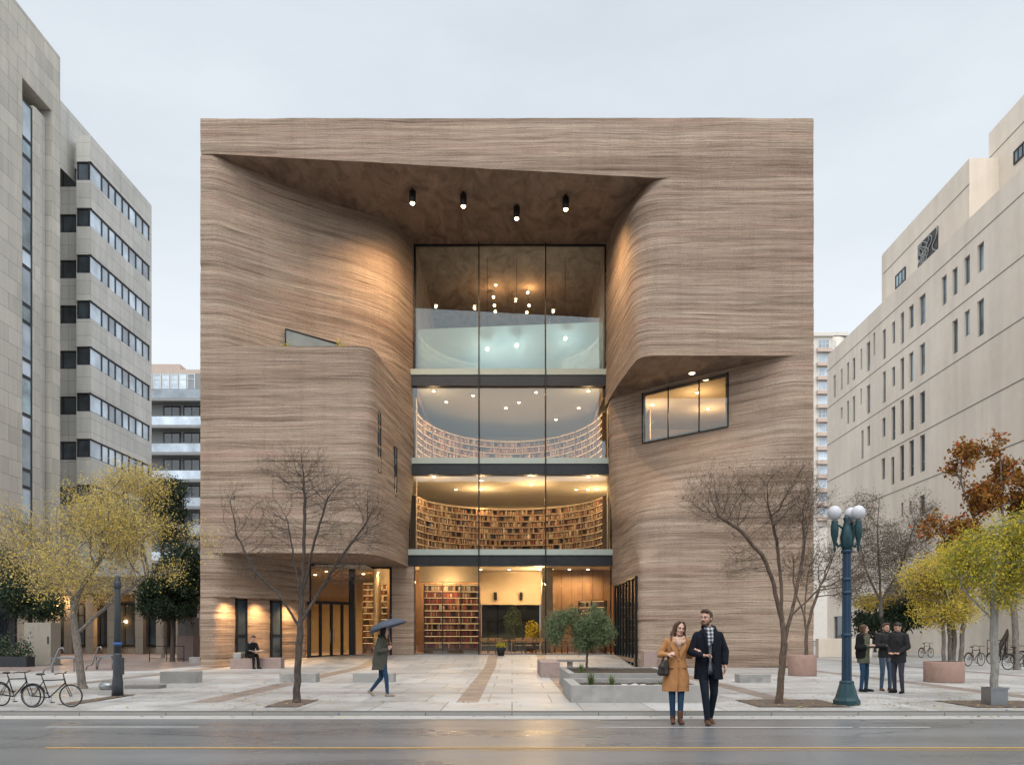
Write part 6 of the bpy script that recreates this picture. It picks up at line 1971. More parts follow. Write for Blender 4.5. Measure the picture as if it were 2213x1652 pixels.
# a little green on the deck of the left box
c = at(722, 744, 35.6)
for i, (px, lab) in enumerate(((733, 'bright green sprig on the deck at the right end of the wedge opening'), (621, 'green and yellow plant on the deck at the left end of the wedge opening'))):
    yy = 34.4
    o = Vector(((px - CX) * yy / F, yy, ZDECK))
    b = MB(); rr = random.Random(40 + i)
    for k in range(160):
        p = Vector((rr.gauss(0, .13), rr.gauss(0, .08), abs(rr.gauss(0, .20)) + .05))
        d = Vector((rr.gauss(0, 1), rr.gauss(0, 1), rr.gauss(0, 1))).normalized() * .06; e2 = d.orthogonal().normalized() * .025
        b.add([p - d, p + e2, p + d, p - e2], [(0, 1, 2, 3)])
    q = b.build('deck_plant', M['leaf_lime']); q.location = o; tag(q, lab, 'plant')

# fallen leaves
rr = random.Random(77); b = MB()
for (x, y, sx, sy, n) in ((-11.2, 19.5, 2.4, 1.8, 420), (-5.0, 17.0, 1.6, 1.0, 120), (5.6, 16.6, 1.8, 1.1, 200), (9.6, 16.2, 2.0, 1.2, 420), (13, 24, 3, 2.4, 300), (0, 15.6, 9, .7, 160), (0, 14.35, 14, .14, 260), (6, 26, 5, 5, 160), (-9, 24, 4, 4, 120)):
    for k in range(n):
        px_, py_ = x + rr.gauss(0, sx), y + rr.gauss(0, sy)
        if py_ < 14.02 or py_ > 32 or (1.0 < px_ < 4.3 and 16.4 < py_ < 24.6): continue
        if py_ < 14.6 and py_ > 14.5: continue
        z = (ZR + .012 if py_ < 14.55 else .012) + rr.uniform(0, .008)
        a = rr.uniform(0, 6.28); s = rr.uniform(.022, .05)
        u = Vector((math.cos(a), math.sin(a), rr.uniform(-.15, .25))) * s; v_ = Vector((-math.sin(a), math.cos(a), rr.uniform(-.15, .25))) * s * .45
        c = Vector((px_, py_, z))
        b.add([c - u, c + v_, c + u, c - v_], [(0, 1, 2), (0, 2, 3)])
o = b.build('fallen_leaves', M['leaf_rust']); o.data.materials.clear(); o.data.materials.append(M['leaf_fallen']); tag(o, 'scattered fallen yellow and brown leaves on the plaza and along the kerb', 'leaves', kind='stuff')
# ================================================================ people
def fuse(mb, voxel, smooth=3):
    """one continuous skin over overlapping closed shapes"""
    me = bpy.data.meshes.new('tmp'); me.from_pydata(mb.v, [], mb.f); me.update()
    o = bpy.data.objects.new('tmp', me); COL.objects.link(o)
    m = o.modifiers.new('r', 'REMESH'); m.mode = 'VOXEL'; m.voxel_size = voxel; m.use_smooth_shade = True
    s = o.modifiers.new('s', 'SMOOTH'); s.iterations = smooth; s.factor = .5
    dg = bpy.context.evaluated_depsgraph_get()
    ev = o.evaluated_get(dg)
    r = bpy.data.meshes.new_from_object(ev)
    bpy.data.objects.remove(o); bpy.data.meshes.remove(me)
    nv = len(r.vertices); v = np.empty(nv * 3); r.vertices.foreach_get('co', v); v = v.reshape(-1, 3)
    f = [tuple(p.vertices) for p in r.polygons]
    bpy.data.meshes.remove(r)
    return v, f

class Body:
    """overlapping tapered limbs, each with the material it shows"""
    def __init__(self): self.mb, self.seg = MB(), []
    def cap(self, a, b, ra, rb, mi=0, sides=14):
        a, b = Vector(a), Vector(b)
        self.mb.tube([a, a.lerp(b, .5), b], [ra, (ra + rb) / 2, rb], sides)
        self.mb.ball(a, ra * 1.0, sides, 8); self.mb.ball(b, rb * 1.0, sides, 8)
        self.seg.append((np.array(a), np.array(b), ra, rb, mi)); return self
    def limb(self, pts, rad, mi=0):
        for i in range(len(pts) - 1): self.cap(pts[i], pts[i + 1], rad[i], rad[i + 1], mi)
        return self
    def loft(self, rings, mi=0, sides=22, yaw=0):
        """rings of (cx, cy, z, rx, ry)"""
        G = []
        ca, sa = math.cos(yaw), math.sin(yaw)
        for cx, cy, z, rx, ry in rings:
            row = []
            for k in range(sides + 1):
                a = 2 * math.pi * k / sides
                x, y = rx * math.cos(a), ry * math.sin(a)
                row.append((cx + x * ca - y * sa, cy + x * sa + y * ca, z))
            G.append(row)
        self.mb.grid(G)
        self.mb.add(G[0][:-1], [tuple(range(sides))[::-1]]); self.mb.add(G[-1][:-1], [tuple(range(sides))])
        for a, b in zip(rings[:-1], rings[1:]):
            self.seg.append((np.array(a[:3]), np.array(b[:3]), (a[3] + a[4]) / 2, (b[3] + b[4]) / 2, mi))
        return self
    def ball(self, c, r, mi=0, rot=None):
        self.mb.ball(c, r, 18, 12, 0, rot)
        q = np.mean(r) if hasattr(r, '__len__') else r
        self.seg.append((np.array(c, float), np.array(c, float) + 1e-6, q, q, mi)); return self
    def finish(self, name, mats, parent, voxel=.009, smooth=3, extra=None, fold=0.0, seed=1):
        v, f = fuse(self.mb, voxel, smooth)
        if fold:      # soft creases in cloth
            x, y, z = v[:, 0], v[:, 1], v[:, 2]
            n = (vn2(x * 9 + z * 3 + y * 4, z * 6 + x * 2, seed) - .5) + .5 * (vn2(x * 21 + y * 17, z * 13, seed + 3) - .5)
            c = v.mean(0); d = v - c; d[:, 2] = 0; d /= np.maximum(1e-6, np.linalg.norm(d, axis=1))[:, None]
            v = v + d * (n * fold)[:, None]
        mi = None
        if len(mats) > 1:
            ctr = np.array([v[list(q)].mean(0) for q in f])
            best = np.full(len(f), 1e9); mi = np.zeros(len(f), int)
            for a, b, ra, rb, m in self.seg:
                ab = b - a; t = np.clip(((ctr - a) @ ab) / max(1e-9, ab @ ab), 0, 1)
                d = np.linalg.norm(ctr - (a + t[:, None] * ab), axis=1) - (ra + (rb - ra) * t)
                k = d < best; best[k] = d[k]; mi[k] = m
        o_ = MB(); o_.v = v.tolist(); o_.f = f; o_.m = mi.tolist() if mi is not None else [0] * len(f); o_.s = [True] * len(f)
        if extra is not None:
            b = len(o_.v); o_.v += extra.v; o_.f += [tuple(i + b for i in q) for q in extra.f]; o_.m += extra.m; o_.s += extra.s
        return o_.build(name, mats, parent, world=False)

def hand(B, wrist, dirv, palm_n, side, mi, s=1.0, curl=.6):
    """palm, four fingers of unequal length bending towards the palm, and a thumb from the side of the palm"""
    w = Vector(wrist); d = Vector(dirv).normalized(); n = Vector(palm_n); n = (n - d * n.dot(d)).normalized(); x = d.cross(n) * side
    for q in (-.024, 0, .024): B.cap(w + x * q * s * .8, w + d * .078 * s + x * q * s * 1.15, .015 * s, .0145 * s, mi, 8)
    for k, (off, ln) in enumerate(((.034, .066), (.012, .075), (-.011, .070), (-.033, .055))):
        p0 = w + d * .085 * s + x * off * s
        d1 = (d * math.cos(curl * .7) + n * math.sin(curl * .7)); d2 = (d * math.cos(curl * 1.7) + n * math.sin(curl * 1.7)); d3 = d * math.cos(curl * 2.5) + n * math.sin(curl * 2.5)
        p1 = p0 + d1 * ln * .45 * s; p2 = p1 + d2 * ln * .33 * s; p3 = p2 + d3 * ln * .25 * s
        B.limb([p0, p1, p2, p3], [.0098 * s, .009 * s, .0082 * s, .007 * s], mi)
    t0 = w + d * .03 * s + x * .036 * s; t1 = t0 + (d * .55 + x * .6 + n * .35).normalized() * .036 * s; t2 = t1 + (d * .8 + n * .55).normalized() * .032 * s
    B.limb([w + d * .012 * s + x * .02 * s, t0, t1, t2], [.014 * s, .0125 * s, .0105 * s, .0085 * s], mi)

def head(B, c, yaw, pitch=0, roll=0, s=1.0, mi=0, female=False, lips_mi=3, dark_mi=4, white_mi=5, smile=True, beard_mi=None, lipk=1.0):
    """head with brow, nose, jaw and ears facing -y turned by yaw; returns extras (eyes, lips) and the frame"""
    Rm = Matrix.Rotation(yaw, 3, 'Z') @ Matrix.Rotation(pitch, 3, 'X') @ Matrix.Rotation(roll, 3, 'Y')
    c = Vector(c); T = lambda x, y, z: c + Rm @ Vector((x * s, y * s, z * s))
    jw = .9 if female else 1.0
    B.ball(T(0, .012, .035), (.076 * s, .094 * s, .090 * s), mi, Rm)
    B.ball(T(0, -.012, -.028), (.063 * s * jw, .076 * s, .078 * s), mi, Rm)
    B.ball(T(0, -.048, -.083), (.032 * s * jw, .032 * s, .026 * s), mi, Rm)            # chin
    for q in (-1, 1):
        B.ball(T(q * .040, -.052, -.018), (.024 * s, .024 * s, .022 * s), mi, Rm)       # cheek
        B.ball(T(q * .078, .015, -.008), (.010 * s, .019 * s, .030 * s), mi, Rm)        # ear
        B.cap(T(q * .012, -.082, .030), T(q * .045, -.070, .030), .012 * s, .010 * s, mi, 8)   # brow
        B.cap(T(q * .045 * jw, -.01, -.075), T(q * .012, -.06, -.088), .022 * s, .02 * s, mi, 8)   # jaw
    B.cap(T(0, -.084, .018), T(0, -.106, -.024), .008 * s, .0125 * s, mi, 8)           # nose
    B.cap(T(-.010, -.094, -.028), T(.010, -.094, -.028), .008 * s, .008 * s, mi, 8)
    ex = MB()
    for q in (-1, 1):
        ex.ball(T(q * .030, -.0765, .008), (.0145 * s, .010 * s, .0075 * s), 10, 7, white_mi, Rm)
        ex.ball(T(q * .030, -.0835, .008), (.0062 * s, .005 * s, .0066 * s), 8, 6, dark_mi, Rm)
        ex.tube([T(q * .014, -.094, .030), T(q * .032, -.090, .035), T(q * .050, -.077, .029)], [.0035 * s, .0042 * s, .002 * s], 6, dark_mi)
        ex.tube([T(q * .016, -.087, .014), T(q * .03, -.0885, .0165), T(q * .045, -.0785, .013)], .0022 * s, 5, dark_mi)
    w = .026 if smile else .020
    ex.tube([T(-w, -.0815, -.050), T(-w * .5, -.0905, -.0545), T(0, -.093, -.0555), T(w * .5, -.0905, -.0545), T(w, -.0815, -.050)], [.002 * s, .0045 * s * lipk, .005 * s * lipk, .0045 * s * lipk, .002 * s], 6, lips_mi)
    ex.tube([T(-w, -.0815, -.051), T(-w * .5, -.088, -.066), T(0, -.089, -.069), T(w * .5, -.088, -.066), T(w, -.0815, -.051)], [.002 * s, .0055 * s * lipk, .006 * s * lipk, .0055 * s * lipk, .002 * s], 6, lips_mi)
    if smile and white_mi is not None:
        ex.tube([T(-w * .8, -.0825, -.054), T(0, -.0905, -.061), T(w * .8, -.0825, -.054)], [.002 * s, .005 * s, .002 * s], 6, white_mi)
    return ex, T, Rm

def hair_short(T, Rm, s, name, mat, parent, fringe=True, beard=False):
    H = Body()
    H.ball(T(0, .030, .052), (.086 * s, .090 * s, .086 * s), 0, Rm)
    H.ball(T(0, .058, .0), (.074 * s, .056 * s, .07 * s), 0, Rm)
    if fringe: 
        H.cap(T(-.05, -.055, .105), T(.05, -.055, .108), .024 * s, .028 * s, 0, 10)
        H.cap(T(-.02, -.06, .12), T(.04, -.05, .125), .024 * s, .024 * s, 0, 10)
    for q in (-1, 1): H.cap(T(q * .073, .005, .05), T(q * .072, -.005, .0), .012 * s, .008 * s, 0, 8)
    return H.finish(name, [mat], parent, .008, 2, fold=.008, seed=3)

def shoe(B, ankle, yaw, mi, L=.24, s=1.0, heel=0.0, pitch=0.0):
    a = Vector(ankle); Rm = Matrix.Rotation(yaw, 3, 'Z') @ Matrix.Rotation(pitch, 3, 'X')
    T = lambda x, y, z: a + Rm @ Vector((x, y, z))
    zb = -a_h + .032 if False else 0
    B.limb([T(0, .005, 0), T(0, .02, -.045)], [.042 * s, .042 * s], mi)
    B.limb([T(0, .035, -.055), T(0, -.06, -.058), T(0, -.125, -.062), T(0, -.17, -.066)], [.034 * s, .038 * s, .037 * s, .026 * s], mi)
    for q in (-.014, .014): B.limb([T(q, .04, -.066), T(q, -.07, -.068), T(q, -.14, -.07)], [.024 * s, .027 * s, .026 * s], mi)

CUT = lambda *a: [M[k] for k in a]
# ---------------------------------------------------------------- the man of the couple
KZ = 13.3
def P_at(px, y, z): return Vector(((px - CX) * y / F, y, z))
man = thing('person', 'man in long black coat and plaid scarf walking arm in arm on the road', 'person', P_at(1530.5, 13.25, ZR))
B = Body()
hipL, hipR = (-.10, 0, .97), (.09, .02, .97)
kneeL, kneeR = (-.085, -.11, .53), (.10, .03, .52)
ankL, ankR = (-.055, -.13, .10), (.075, .16, .115)
B.limb([hipL, kneeL, ankL], [.098, .066, .046], 1); B.limb([hipR, kneeR, ankR], [.098, .066, .046], 1)
B.limb([(-.08, -.01, .95), (.08, 0, .95)], [.11, .11], 1)
shoe(B, ankL, R(-4), 2, s=1.08); shoe(B, ankR, R(6), 2, s=1.08, pitch=R(14))
B.loft([(0, 0, .95, .15, .105), (0, .0, 1.10, .145, .10), (0, 0, 1.30, .17, .115), (0, 0, 1.47, .175, .11), (-.005, .0, 1.56, .12, .08)], 6)
B.cap((-.01, .01, 1.54), (-.02, .0, 1.67), .062, .056, 0)
shL, shR = (-.18, .012, 1.475), (.18, .012, 1.475)
elL, elR = (-.285, -.01, 1.215), (.275, .03, 1.225)
wrL, wrR = (-.13, -.225, 1.155), (.265, -.055, .985)
B.limb([shL, elL, wrL], [.048, .044, .030], 0); B.limb([shR, elR, wrR], [.048, .044, .030], 0)
hand(B, wrL, (.85, -.3, .12), (.2, -.2, -1), -1, 0, 1.05, .85); hand(B, wrR, (-.06, -.12, -1), (-1, -.1, 0), -1, 0, 1.08, .42)
ex, T, Rm = head(B, (-.045, -.02, 1.772), R(-42), R(-2), 0, 1.08, 0, False, white_mi=5, smile=False, lipk=.6)
B.finish('body', CUT('skin', 'jeans_dark', 'leather_brown', 'lips', 'eye_dark', 'eye_white', 'knit_grey'), man, .0075, 3, ex)
hair_short(T, Rm, 1.08, 'hair', M['hair_brown'], man)
H = Body()      # close beard
for q in (-1, 1): H.limb([T(q * .070, -.0, -.028), T(q * .055, -.035, -.075), T(q * .018, -.068, -.100)], [.012, .021, .022], 0)
H.cap(T(-.012, -.078, -.098), T(.012, -.078, -.098), .020, .020)
H.limb([T(-.027, -.082, -.056), T(-.012, -.093, -.041), T(.012, -.093, -.041), T(.027, -.082, -.056)], [.006, .007, .007, .006])
H.finish('beard', [M['hair_brown']], man, .006, 2, fold=.004)
C = Body()      # coat: open over the sweater
C.loft([(.005, .02, .76, .245, .165), (.0, .015, .95, .225, .15), (0, .01, 1.15, .205, .138), (0, .01, 1.34, .212, .143), (0, .012, 1.46, .225, .13), (0, .015, 1.535, .19, .105), (0, .018, 1.575, .13, .095), (-.005, .02, 1.61, .09, .085)], 0)
C.limb([(-.185, .012, 1.485), (-.285, -.005, 1.215), (-.165, -.19, 1.155)], [.068, .060, .047]); C.limb([(.185, .012, 1.485), (.278, .03, 1.225), (.268, -.04, 1.035)], [.068, .059, .047])
cv, cf = fuse(C.mb, .009, 3)
# cut the coat open down the front
cm = MB()
keep = []
ctr = np.array([cv[list(q)].mean(0) for q in cf])
half = .028 + .025 * np.clip((1.1 - ctr[:, 2]) / .3, 0, 1) + .028 * np.clip((ctr[:, 2] - 1.3) / .25, 0, 1)
op = (ctr[:, 1] < -.03) & (np.abs(ctr[:, 0] + .0 + .02 * (ctr[:, 2] - 1.1)) < half) & (ctr[:, 2] > .70) & (ctr[:, 2] < 1.62)
x, y, z = cv[:, 0], cv[:, 1], cv[:, 2]
fold = (vn2(x * 9 + y * 5, z * 5, 4) - .5) * .02 + (vn2(x * 24 + y * 19, z * 14, 6) - .5) * .007
cn = cv - cv.mean(0); cn[:, 2] = 0; cn /= np.maximum(1e-6, np.linalg.norm(cn, axis=1))[:, None]
cv = cv + cn * fold[:, None]
cm.v = cv.tolist(); cm.f = [q for q, o_ in zip(cf, op) if not o_]; cm.m = [0] * len(cm.f); cm.s = [True] * len(cm.f)
for sg in (-1, 1):      # turned lapels and a standing collar
    cm.tube([(sg * .035, -.138, 1.05), (sg * .05, -.145, 1.25), (sg * .075, -.145, 1.42), (sg * .10, -.09, 1.56), (sg * .09, -.01, 1.63)], [.010, .014, .020, .024, .024], 8)
    cm.tube([(sg * .06, -.142, .79), (sg * .036, -.138, 1.05)], [.006, .008], 8)
cm.tube([(.09, -.02, 1.62), (.07, .07, 1.64), (0, .095, 1.65), (-.08, .07, 1.64), (-.10, -.02, 1.62)], .024, 8)
for z in (.92, 1.06, 1.2): cm.ball((.062, -.152, z), (.012, .006, .012), 10, 6)
co_ = cm.build('coat', M['navy'], man, world=False)
sm = co_.modifiers.new('thick', 'SOLIDIFY'); sm.thickness = .008; sm.offset = 1
S = Body()
n = 14
ring = [(.078 * math.cos(a) - .012, .074 * math.sin(a) + .0, 1.615 + .02 * math.sin(a)) for a in np.linspace(0, 2 * math.pi, n)]
S.limb(ring, [.034] * n); S.limb([(q[0] * 1.12, q[1] * 1.15 - .01, q[2] - .045) for q in ring], [.032] * n)
S.limb([(-.02, -.10, 1.57), (-.025, -.135, 1.45), (-.028, -.135, 1.33)], [.032, .036, .030]); S.limb([(.025, -.10, 1.57), (.022, -.13, 1.48), (.02, -.13, 1.38)], [.03, .032, .026])
S.finish('scarf', [M['plaid']], man, .008, 2, fold=.015)

# ---------------------------------------------------------------- the woman of the couple
wom = thing('person', 'smiling woman in camel coat and beige scarf walking arm in arm on the road', 'person', P_at(1462, 13.3, ZR - .022))
B = Body()
hipL, hipR = (-.085, 0, .90), (.085, 0, .90)
kneeL, kneeR = (-.085, -.03, .50), (.055, -.06, .49)
ankL, ankR = (-.065, .02, .125), (.045, -.06, .125)
B.limb([hipL, kneeL, ankL], [.09, .056, .042], 1); B.limb([hipR, kneeR, ankR], [.09, .056, .042], 1)
for a_, yw in ((ankL, R(-8)), (ankR, R(4))):
    B.limb([(a_[0], a_[1], a_[2] + .10), (a_[0], a_[1], a_[2])], [.052, .046], 2)
    shoe(B, a_, yw, 2, s=.95)
    B.cap((a_[0], a_[1] + .045, .06), (a_[0], a_[1] + .045, .038), .024, .016, 2)
B.loft([(0, 0, .85, .15, .11), (0, 0, 1.08, .115, .09), (0, 0, 1.28, .145, .105), (.0, .0, 1.42, .15, .09), (.01, 0, 1.49, .09, .06)], 6)
B.cap((.015, .01, 1.46), (.03, .0, 1.56), .05, .046, 0)
shL, shR = (-.155, .01, 1.405), (.152, .01, 1.405)
elL, elR = (-.275, .01, 1.185), (.215, .03, 1.165)
wrL, wrR = (-.175, -.17, 1.19), (.285, -.115, 1.275)
B.limb([shL, elL, wrL], [.040, .036, .025], 0); B.limb([shR, elR, wrR], [.040, .036, .025], 0)
hand(B, wrL, (.5, -.5, .25), (.3, .5, -.6), -1, 0, .92, .95); hand(B, wrR, (.5, -.8, -.12), (-.1, .0, -1), 1, 0, .92, .75)
ex, T, Rm = head(B, (.045, -.015, 1.618), R(9), R(2), R(7), 1.0, 0, True)
B.finish('body', CUT('skin_pale', 'jeans_blue', 'leather_brown', 'lips', 'eye_dark', 'teeth', 'scarf_beige'), wom, .0075, 3, ex)
H = Body()
H.ball(T(0, .026, .048), (.088, .092, .084), 0, Rm); H.ball(T(0, .062, -.02), (.082, .056, .10), 0, Rm)
for q in (-1, 1):
    H.limb([T(q * .035, -.035, .115), T(q * .075, -.03, .055), T(q * .088, .0, -.03), T(q * .105, .005, -.12), T(q * .115, -.02, -.21)], [.028, .028, .034, .036, .022])
    H.limb([T(q * .05, .06, .02), T(q * .085, .05, -.10), T(q * .10, .04, -.23)], [.045, .05, .03])
    H.limb([T(q * .09, .0, -.10), T(q * .125, -.04, -.19), T(q * .115, -.06, -.26)], [.022, .022, .010])
H.cap(T(0, .08, -.05), T(0, .085, -.22), .06, .05)
H.finish('hair', [M['hair_auburn']], wom, .008, 2, fold=.022, seed=9)
C = Body()
C.loft([(-.02, .01, .575, .238, .175), (-.015, .01, .78, .222, .165), (-.005, .005, 1.0, .185, .136), (0, 0, 1.10, .158, .12), (0, 0, 1.27, .178, .133), (0, .005, 1.40, .178, .115), (.005, .01, 1.45, .135, .085), (.01, .012, 1.475, .08, .065)], 0)
C.limb([(-.160, .01, 1.415), (-.278, .012, 1.185), (-.20, -.14, 1.19)], [.060, .054, .043]); C.limb([(.16, .01, 1.425), (.222, .03, 1.165), (.262, -.07, 1.245)], [.060, .054, .040])
cm = MB()
for sg in (-1, 1):      # lapels
    cm.add([(sg * .03, -.152, 1.14), (sg * .03 + sg * .11, -.140, 1.34), (sg * .115, -.118, 1.40), (sg * .085, -.075, 1.50), (sg * .03, -.115, 1.40), (sg * .012, -.145, 1.22),
            (sg * .03, -.138, 1.14), (sg * .14, -.122, 1.34), (sg * .115, -.10, 1.40), (sg * .085, -.06, 1.50)], [(0, 1, 2, 3, 4, 5), (0, 6, 7, 1), (1, 7, 8, 2), (2, 8, 9, 3)])
cm.tube([(.02, -.148, 1.14), (.018, -.150, .98), (.0, -.168, .80), (-.02, -.178, .585)], [.006, .007, .008, .008], 6)
cm.ball((.0, -.140, 1.10), (.014, .008, .014), 10, 6); cm.ball((.0, -.148, .98), (.014, .008, .014), 10, 6)
cm.tube([(.06, -.135, .98), (.13, -.115, .965)], .010, 6); cm.tube([(-.08, -.14, .98), (-.14, -.11, .965)], .010, 6)
C.finish('coat', [M['camel']], wom, .009, 3, cm, fold=.022, seed=5)
S = Body()
ring = [(.095 * math.cos(a) + .014, .088 * math.sin(a) - .012, 1.475 + .03 * math.sin(a)) for a in np.linspace(0, 2 * math.pi, 14)]
S.limb(ring, [.036] * 14); S.limb([(q[0] * 1.1, q[1] * 1.15 - .012, q[2] - .05) for q in ring], [.036] * 14)
S.limb([(-.02, -.11, 1.43), (.0, -.145, 1.36), (.01, -.145, 1.29)], [.04, .038, .02])
S.finish('scarf', [M['scarf_beige']], wom, .008, 2, fold=.022, seed=7)
bag = thing('handbag', 'dark leather handbag hanging from the arm of the woman in camel coat', 'handbag', wom.location)
b = Body(); b.loft([(-.255, -.12, .84, .085, .06), (-.255, -.12, .87, .115, .075), (-.25, -.12, .98, .095, .06), (-.235, -.12, 1.08, .05, .035), (-.23, -.12, 1.10, .03, .02)], 0, 20, R(12))
b.finish('pouch', [M['leather_dark']], bag, .010, 2, fold=.02)
m = MB(); m.tube([(-.29, -.13, 1.03), (-.27, -.14, 1.13), (-.205, -.15, 1.225), (-.16, -.14, 1.20), (-.18, -.12, 1.07)], .009, 7); m.tube([(-.27, -.10, 1.04), (-.235, -.10, 1.14), (-.19, -.13, 1.215), (-.17, -.11, 1.08)], .009, 7); m.build('strap', M['leather_dark'], bag, world=False)

# ---------------------------------------------------------------- the walker with the umbrella
c = on_ground(824, 1503)
SC = .93
wk = thing('person', 'person in dark olive coat and jeans walking with an umbrella across the plaza', 'person', c, scale=SC)
B = Body()
hip = (0, 0, .88)
kB, aB = (-.02, .06, .46), (-.27, .06, .145)       # back leg
kF, aF_ = (.13, -.06, .47), (.155, -.06, .09)
B.limb([(0, .06, .88), kB, aB], [.09, .058, .042], 1); B.limb([(.02, -.06, .88), kF, aF_], [.09, .058, .042], 1)
shoe(B, aF_, R(90), 2, s=.95); shoe(B, (aB[0], aB[1], aB[2] + .0), R(90), 2, s=.95, pitch=R(38))
B.loft([(0, 0, .85, .11, .14), (0, 0, 1.08, .10, .125), (0, 0, 1.28, .11, .15), (.01, 0, 1.42, .09, .14), (.02, 0, 1.47, .06, .08)], 6)
B.cap((.02, 0, 1.44), (.06, 0, 1.55), .05, .046, 0)
B.limb([(0, -.17, 1.40), (-.02, -.19, 1.13), (.20, -.12, 1.17)], [.05, .042, .028], 0); B.limb([(0, .17, 1.40), (.02, .19, 1.14), (.20, .10, 1.26)], [.05, .042, .028], 0)
hand(B, (.20, -.12, 1.17), (.6, .1, .8), (-.4, .8, .3), 1, 0, .95, .9); hand(B, (.20, .10, 1.26), (.3, -.5, .6), (-.5, -.4, .2), -1, 0, .95, .9)
ex, T, Rm = head(B, (.085, 0, 1.605), R(90), R(4), 0, 1.0, 0, True, smile=False)
B.finish('body', CUT('skin_pale', 'jeans_blue', 'shoe_grey', 'lips', 'eye_dark', 'eye_white', 'black_cloth'), wk, .010, 3, ex)
H = Body(); H.ball(T(0, .028, .045), (.086, .090, .084), 0, Rm); H.ball(T(0, .055, -.04), (.08, .06, .11), 0, Rm); H.limb([T(.07, .0, .0), T(.08, .0, -.10), T(.07, -.02, -.18)], [.025, .03, .02]); H.limb([T(-.07, .0, .0), T(-.08, .0, -.10), T(-.07, -.02, -.18)], [.025, .03, .02])
H.finish('hair', [M['hair_dark']], wk, .010, 2, fold=.015)
C = Body()
C.loft([(-.045, 0, .66, .20, .20), (-.04, 0, .85, .185, .185), (-.02, 0, 1.10, .155, .165), (-.005, 0, 1.30, .145, .175), (.0, 0, 1.42, .12, .16), (.02, 0, 1.49, .085, .09)], 0)
C.limb([(-.005, -.165, 1.40), (-.04, -.20, 1.13), (.16, -.14, 1.165)], [.075, .066, .05]); C.limb([(0, .165, 1.40), (.02, .20, 1.14), (.16, .12, 1.23)], [.07, .06, .05])
C.limb([(.06, -.07, 1.47), (-.05, -.06, 1.50), (-.05, .06, 1.50), (.06, .07, 1.47)], [.035, .04, .04, .035])
C.finish('coat', [M['olive_cloth']], wk, .010, 3, None, fold=.025, seed=8)
um = thing('umbrella', 'open blue-grey umbrella tilted over the walker in olive coat', 'umbrella', c, scale=SC)
uc = Vector((.16, -.02, 1.74)); ax = Vector((-.30, 0, 1)).normalized(); ux = Vector((1, 0, .30)).normalized(); uy = Vector((0, 1, 0))
b = MB(); n = 8; rings = []
for j in range(7):
    th = j / 6 * R(74); r = .50 * math.sin(th) / math.sin(R(74)); h = -.19 * (1 - math.cos(th)) / (1 - math.cos(R(74)))
    row = []
    for k in range(n * 4 + 1):
        a = 2 * math.pi * k / (n * 4); dip = abs(math.sin(a * n / 2)) ; rr_ = r * (1 - .045 * dip * j / 6)
        row.append(uc + ax * (.16 + h - .02 * dip * (j / 6) * 0) + ux * rr_ * math.cos(a) + uy * rr_ * math.sin(a))
    rings.append(row)
b.grid(rings, 0, True); o = b.build('canopy', M['umbrella'], um, world=False)
sm = o.modifiers.new('t', 'SOLIDIFY'); sm.thickness = .004
b = MB()
for k in range(n):
    a = 2 * math.pi * k / n
    b.tube([uc + ax * .14, uc + ax * .06 + ux * .3 * math.cos(a) + uy * .3 * math.sin(a), uc + ax * (-.035) + ux * .49 * math.cos(a) + uy * .49 * math.sin(a)], .004, 5)
b.build('rib', M['black_metal'], um, world=False)
hp = Vector((.225, .03, 1.22))
b = MB(); b.tube([uc + ax * .21, uc, hp], .009, 7); b.build('shaft', M['grey_metal'], um, world=False)
b = MB(); b.tube([hp + Vector((-.003, 0, .09)), hp, hp + Vector((.004, 0, -.06))], .016, 8); b.build('handle', M['black_metal'], um, world=False)

# ---------------------------------------------------------------- the reader on the bench
c = on_ground(538, 1444); 
rd = thing('person', 'person in black jacket sitting on the stone bench reading papers', 'person', (c.x, c.y - .08, 0), scale=1.06)
B = Body()
B.limb([(-.05, .26, .50), (.20, -.02, .52), (.21, -.03, .09)], [.095, .062, .042], 1); B.limb([(-.03, .38, .50), (.30, .12, .53), (.36, .10, .09)], [.095, .062, .042], 1)
shoe(B, (.21, -.03, .09), R(35), 2); shoe(B, (.36, .10, .09), R(50), 2)
B.loft([(-.05, .32, .46, .15, .13), (-.05, .32, .65, .14, .11), (-.01, .29, .86, .16, .11), (.03, .26, .98, .14, .09), (.05, .25, 1.04, .07, .06)], 6, yaw=R(35))
B.cap((.05, .25, 1.02), (.10, .20, 1.12), .052, .048, 0)
B.limb([(-.11, .20, .97), (-.05, .05, .74), (.17, .02, .66)], [.05, .042, .028], 0); B.limb([(.16, .36, .97), (.27, .30, .75), (.34, .12, .68)], [.05, .042, .028], 0)
hand(B, (.17, .02, .66), (.9, .1, .1), (0, 0, 1), -1, 0, .95, .5); hand(B, (.34, .12, .68), (.5, -.7, .1), (0, 0, 1), 1, 0, .95, .5)
ex, T, Rm = head(B, (.13, .17, 1.17), R(38), R(28), 0, 1.0, 0, smile=False)
B.finish('body', CUT('skin', 'black_cloth', 'black_cloth', 'lips', 'eye_dark', 'eye_white', 'knit_grey'), rd, .011, 3, ex)
hair_short(T, Rm, 1.0, 'hair', M['hair_brown'], rd)
C = Body()
C.loft([(-.06, .33, .47, .19, .16), (-.06, .33, .65, .175, .145), (-.01, .30, .86, .19, .14), (.03, .27, .97, .17, .12), (.045, .255, 1.03, .09, .08)], 0, yaw=R(35))
C.limb([(-.11, .20, .96), (-.06, .05, .74), (.12, .015, .665)], [.07, .06, .046]); C.limb([(.16, .36, .96), (.28, .30, .75), (.33, .16, .685)], [.07, .06, .046])
C.finish('jacket', [M['black_cloth']], rd, .011, 3, None, fold=.025)
pp = thing('newspaper', 'open white papers on the knees of the seated reader', 'paper', rd.location, scale=1.06)
b = MB()
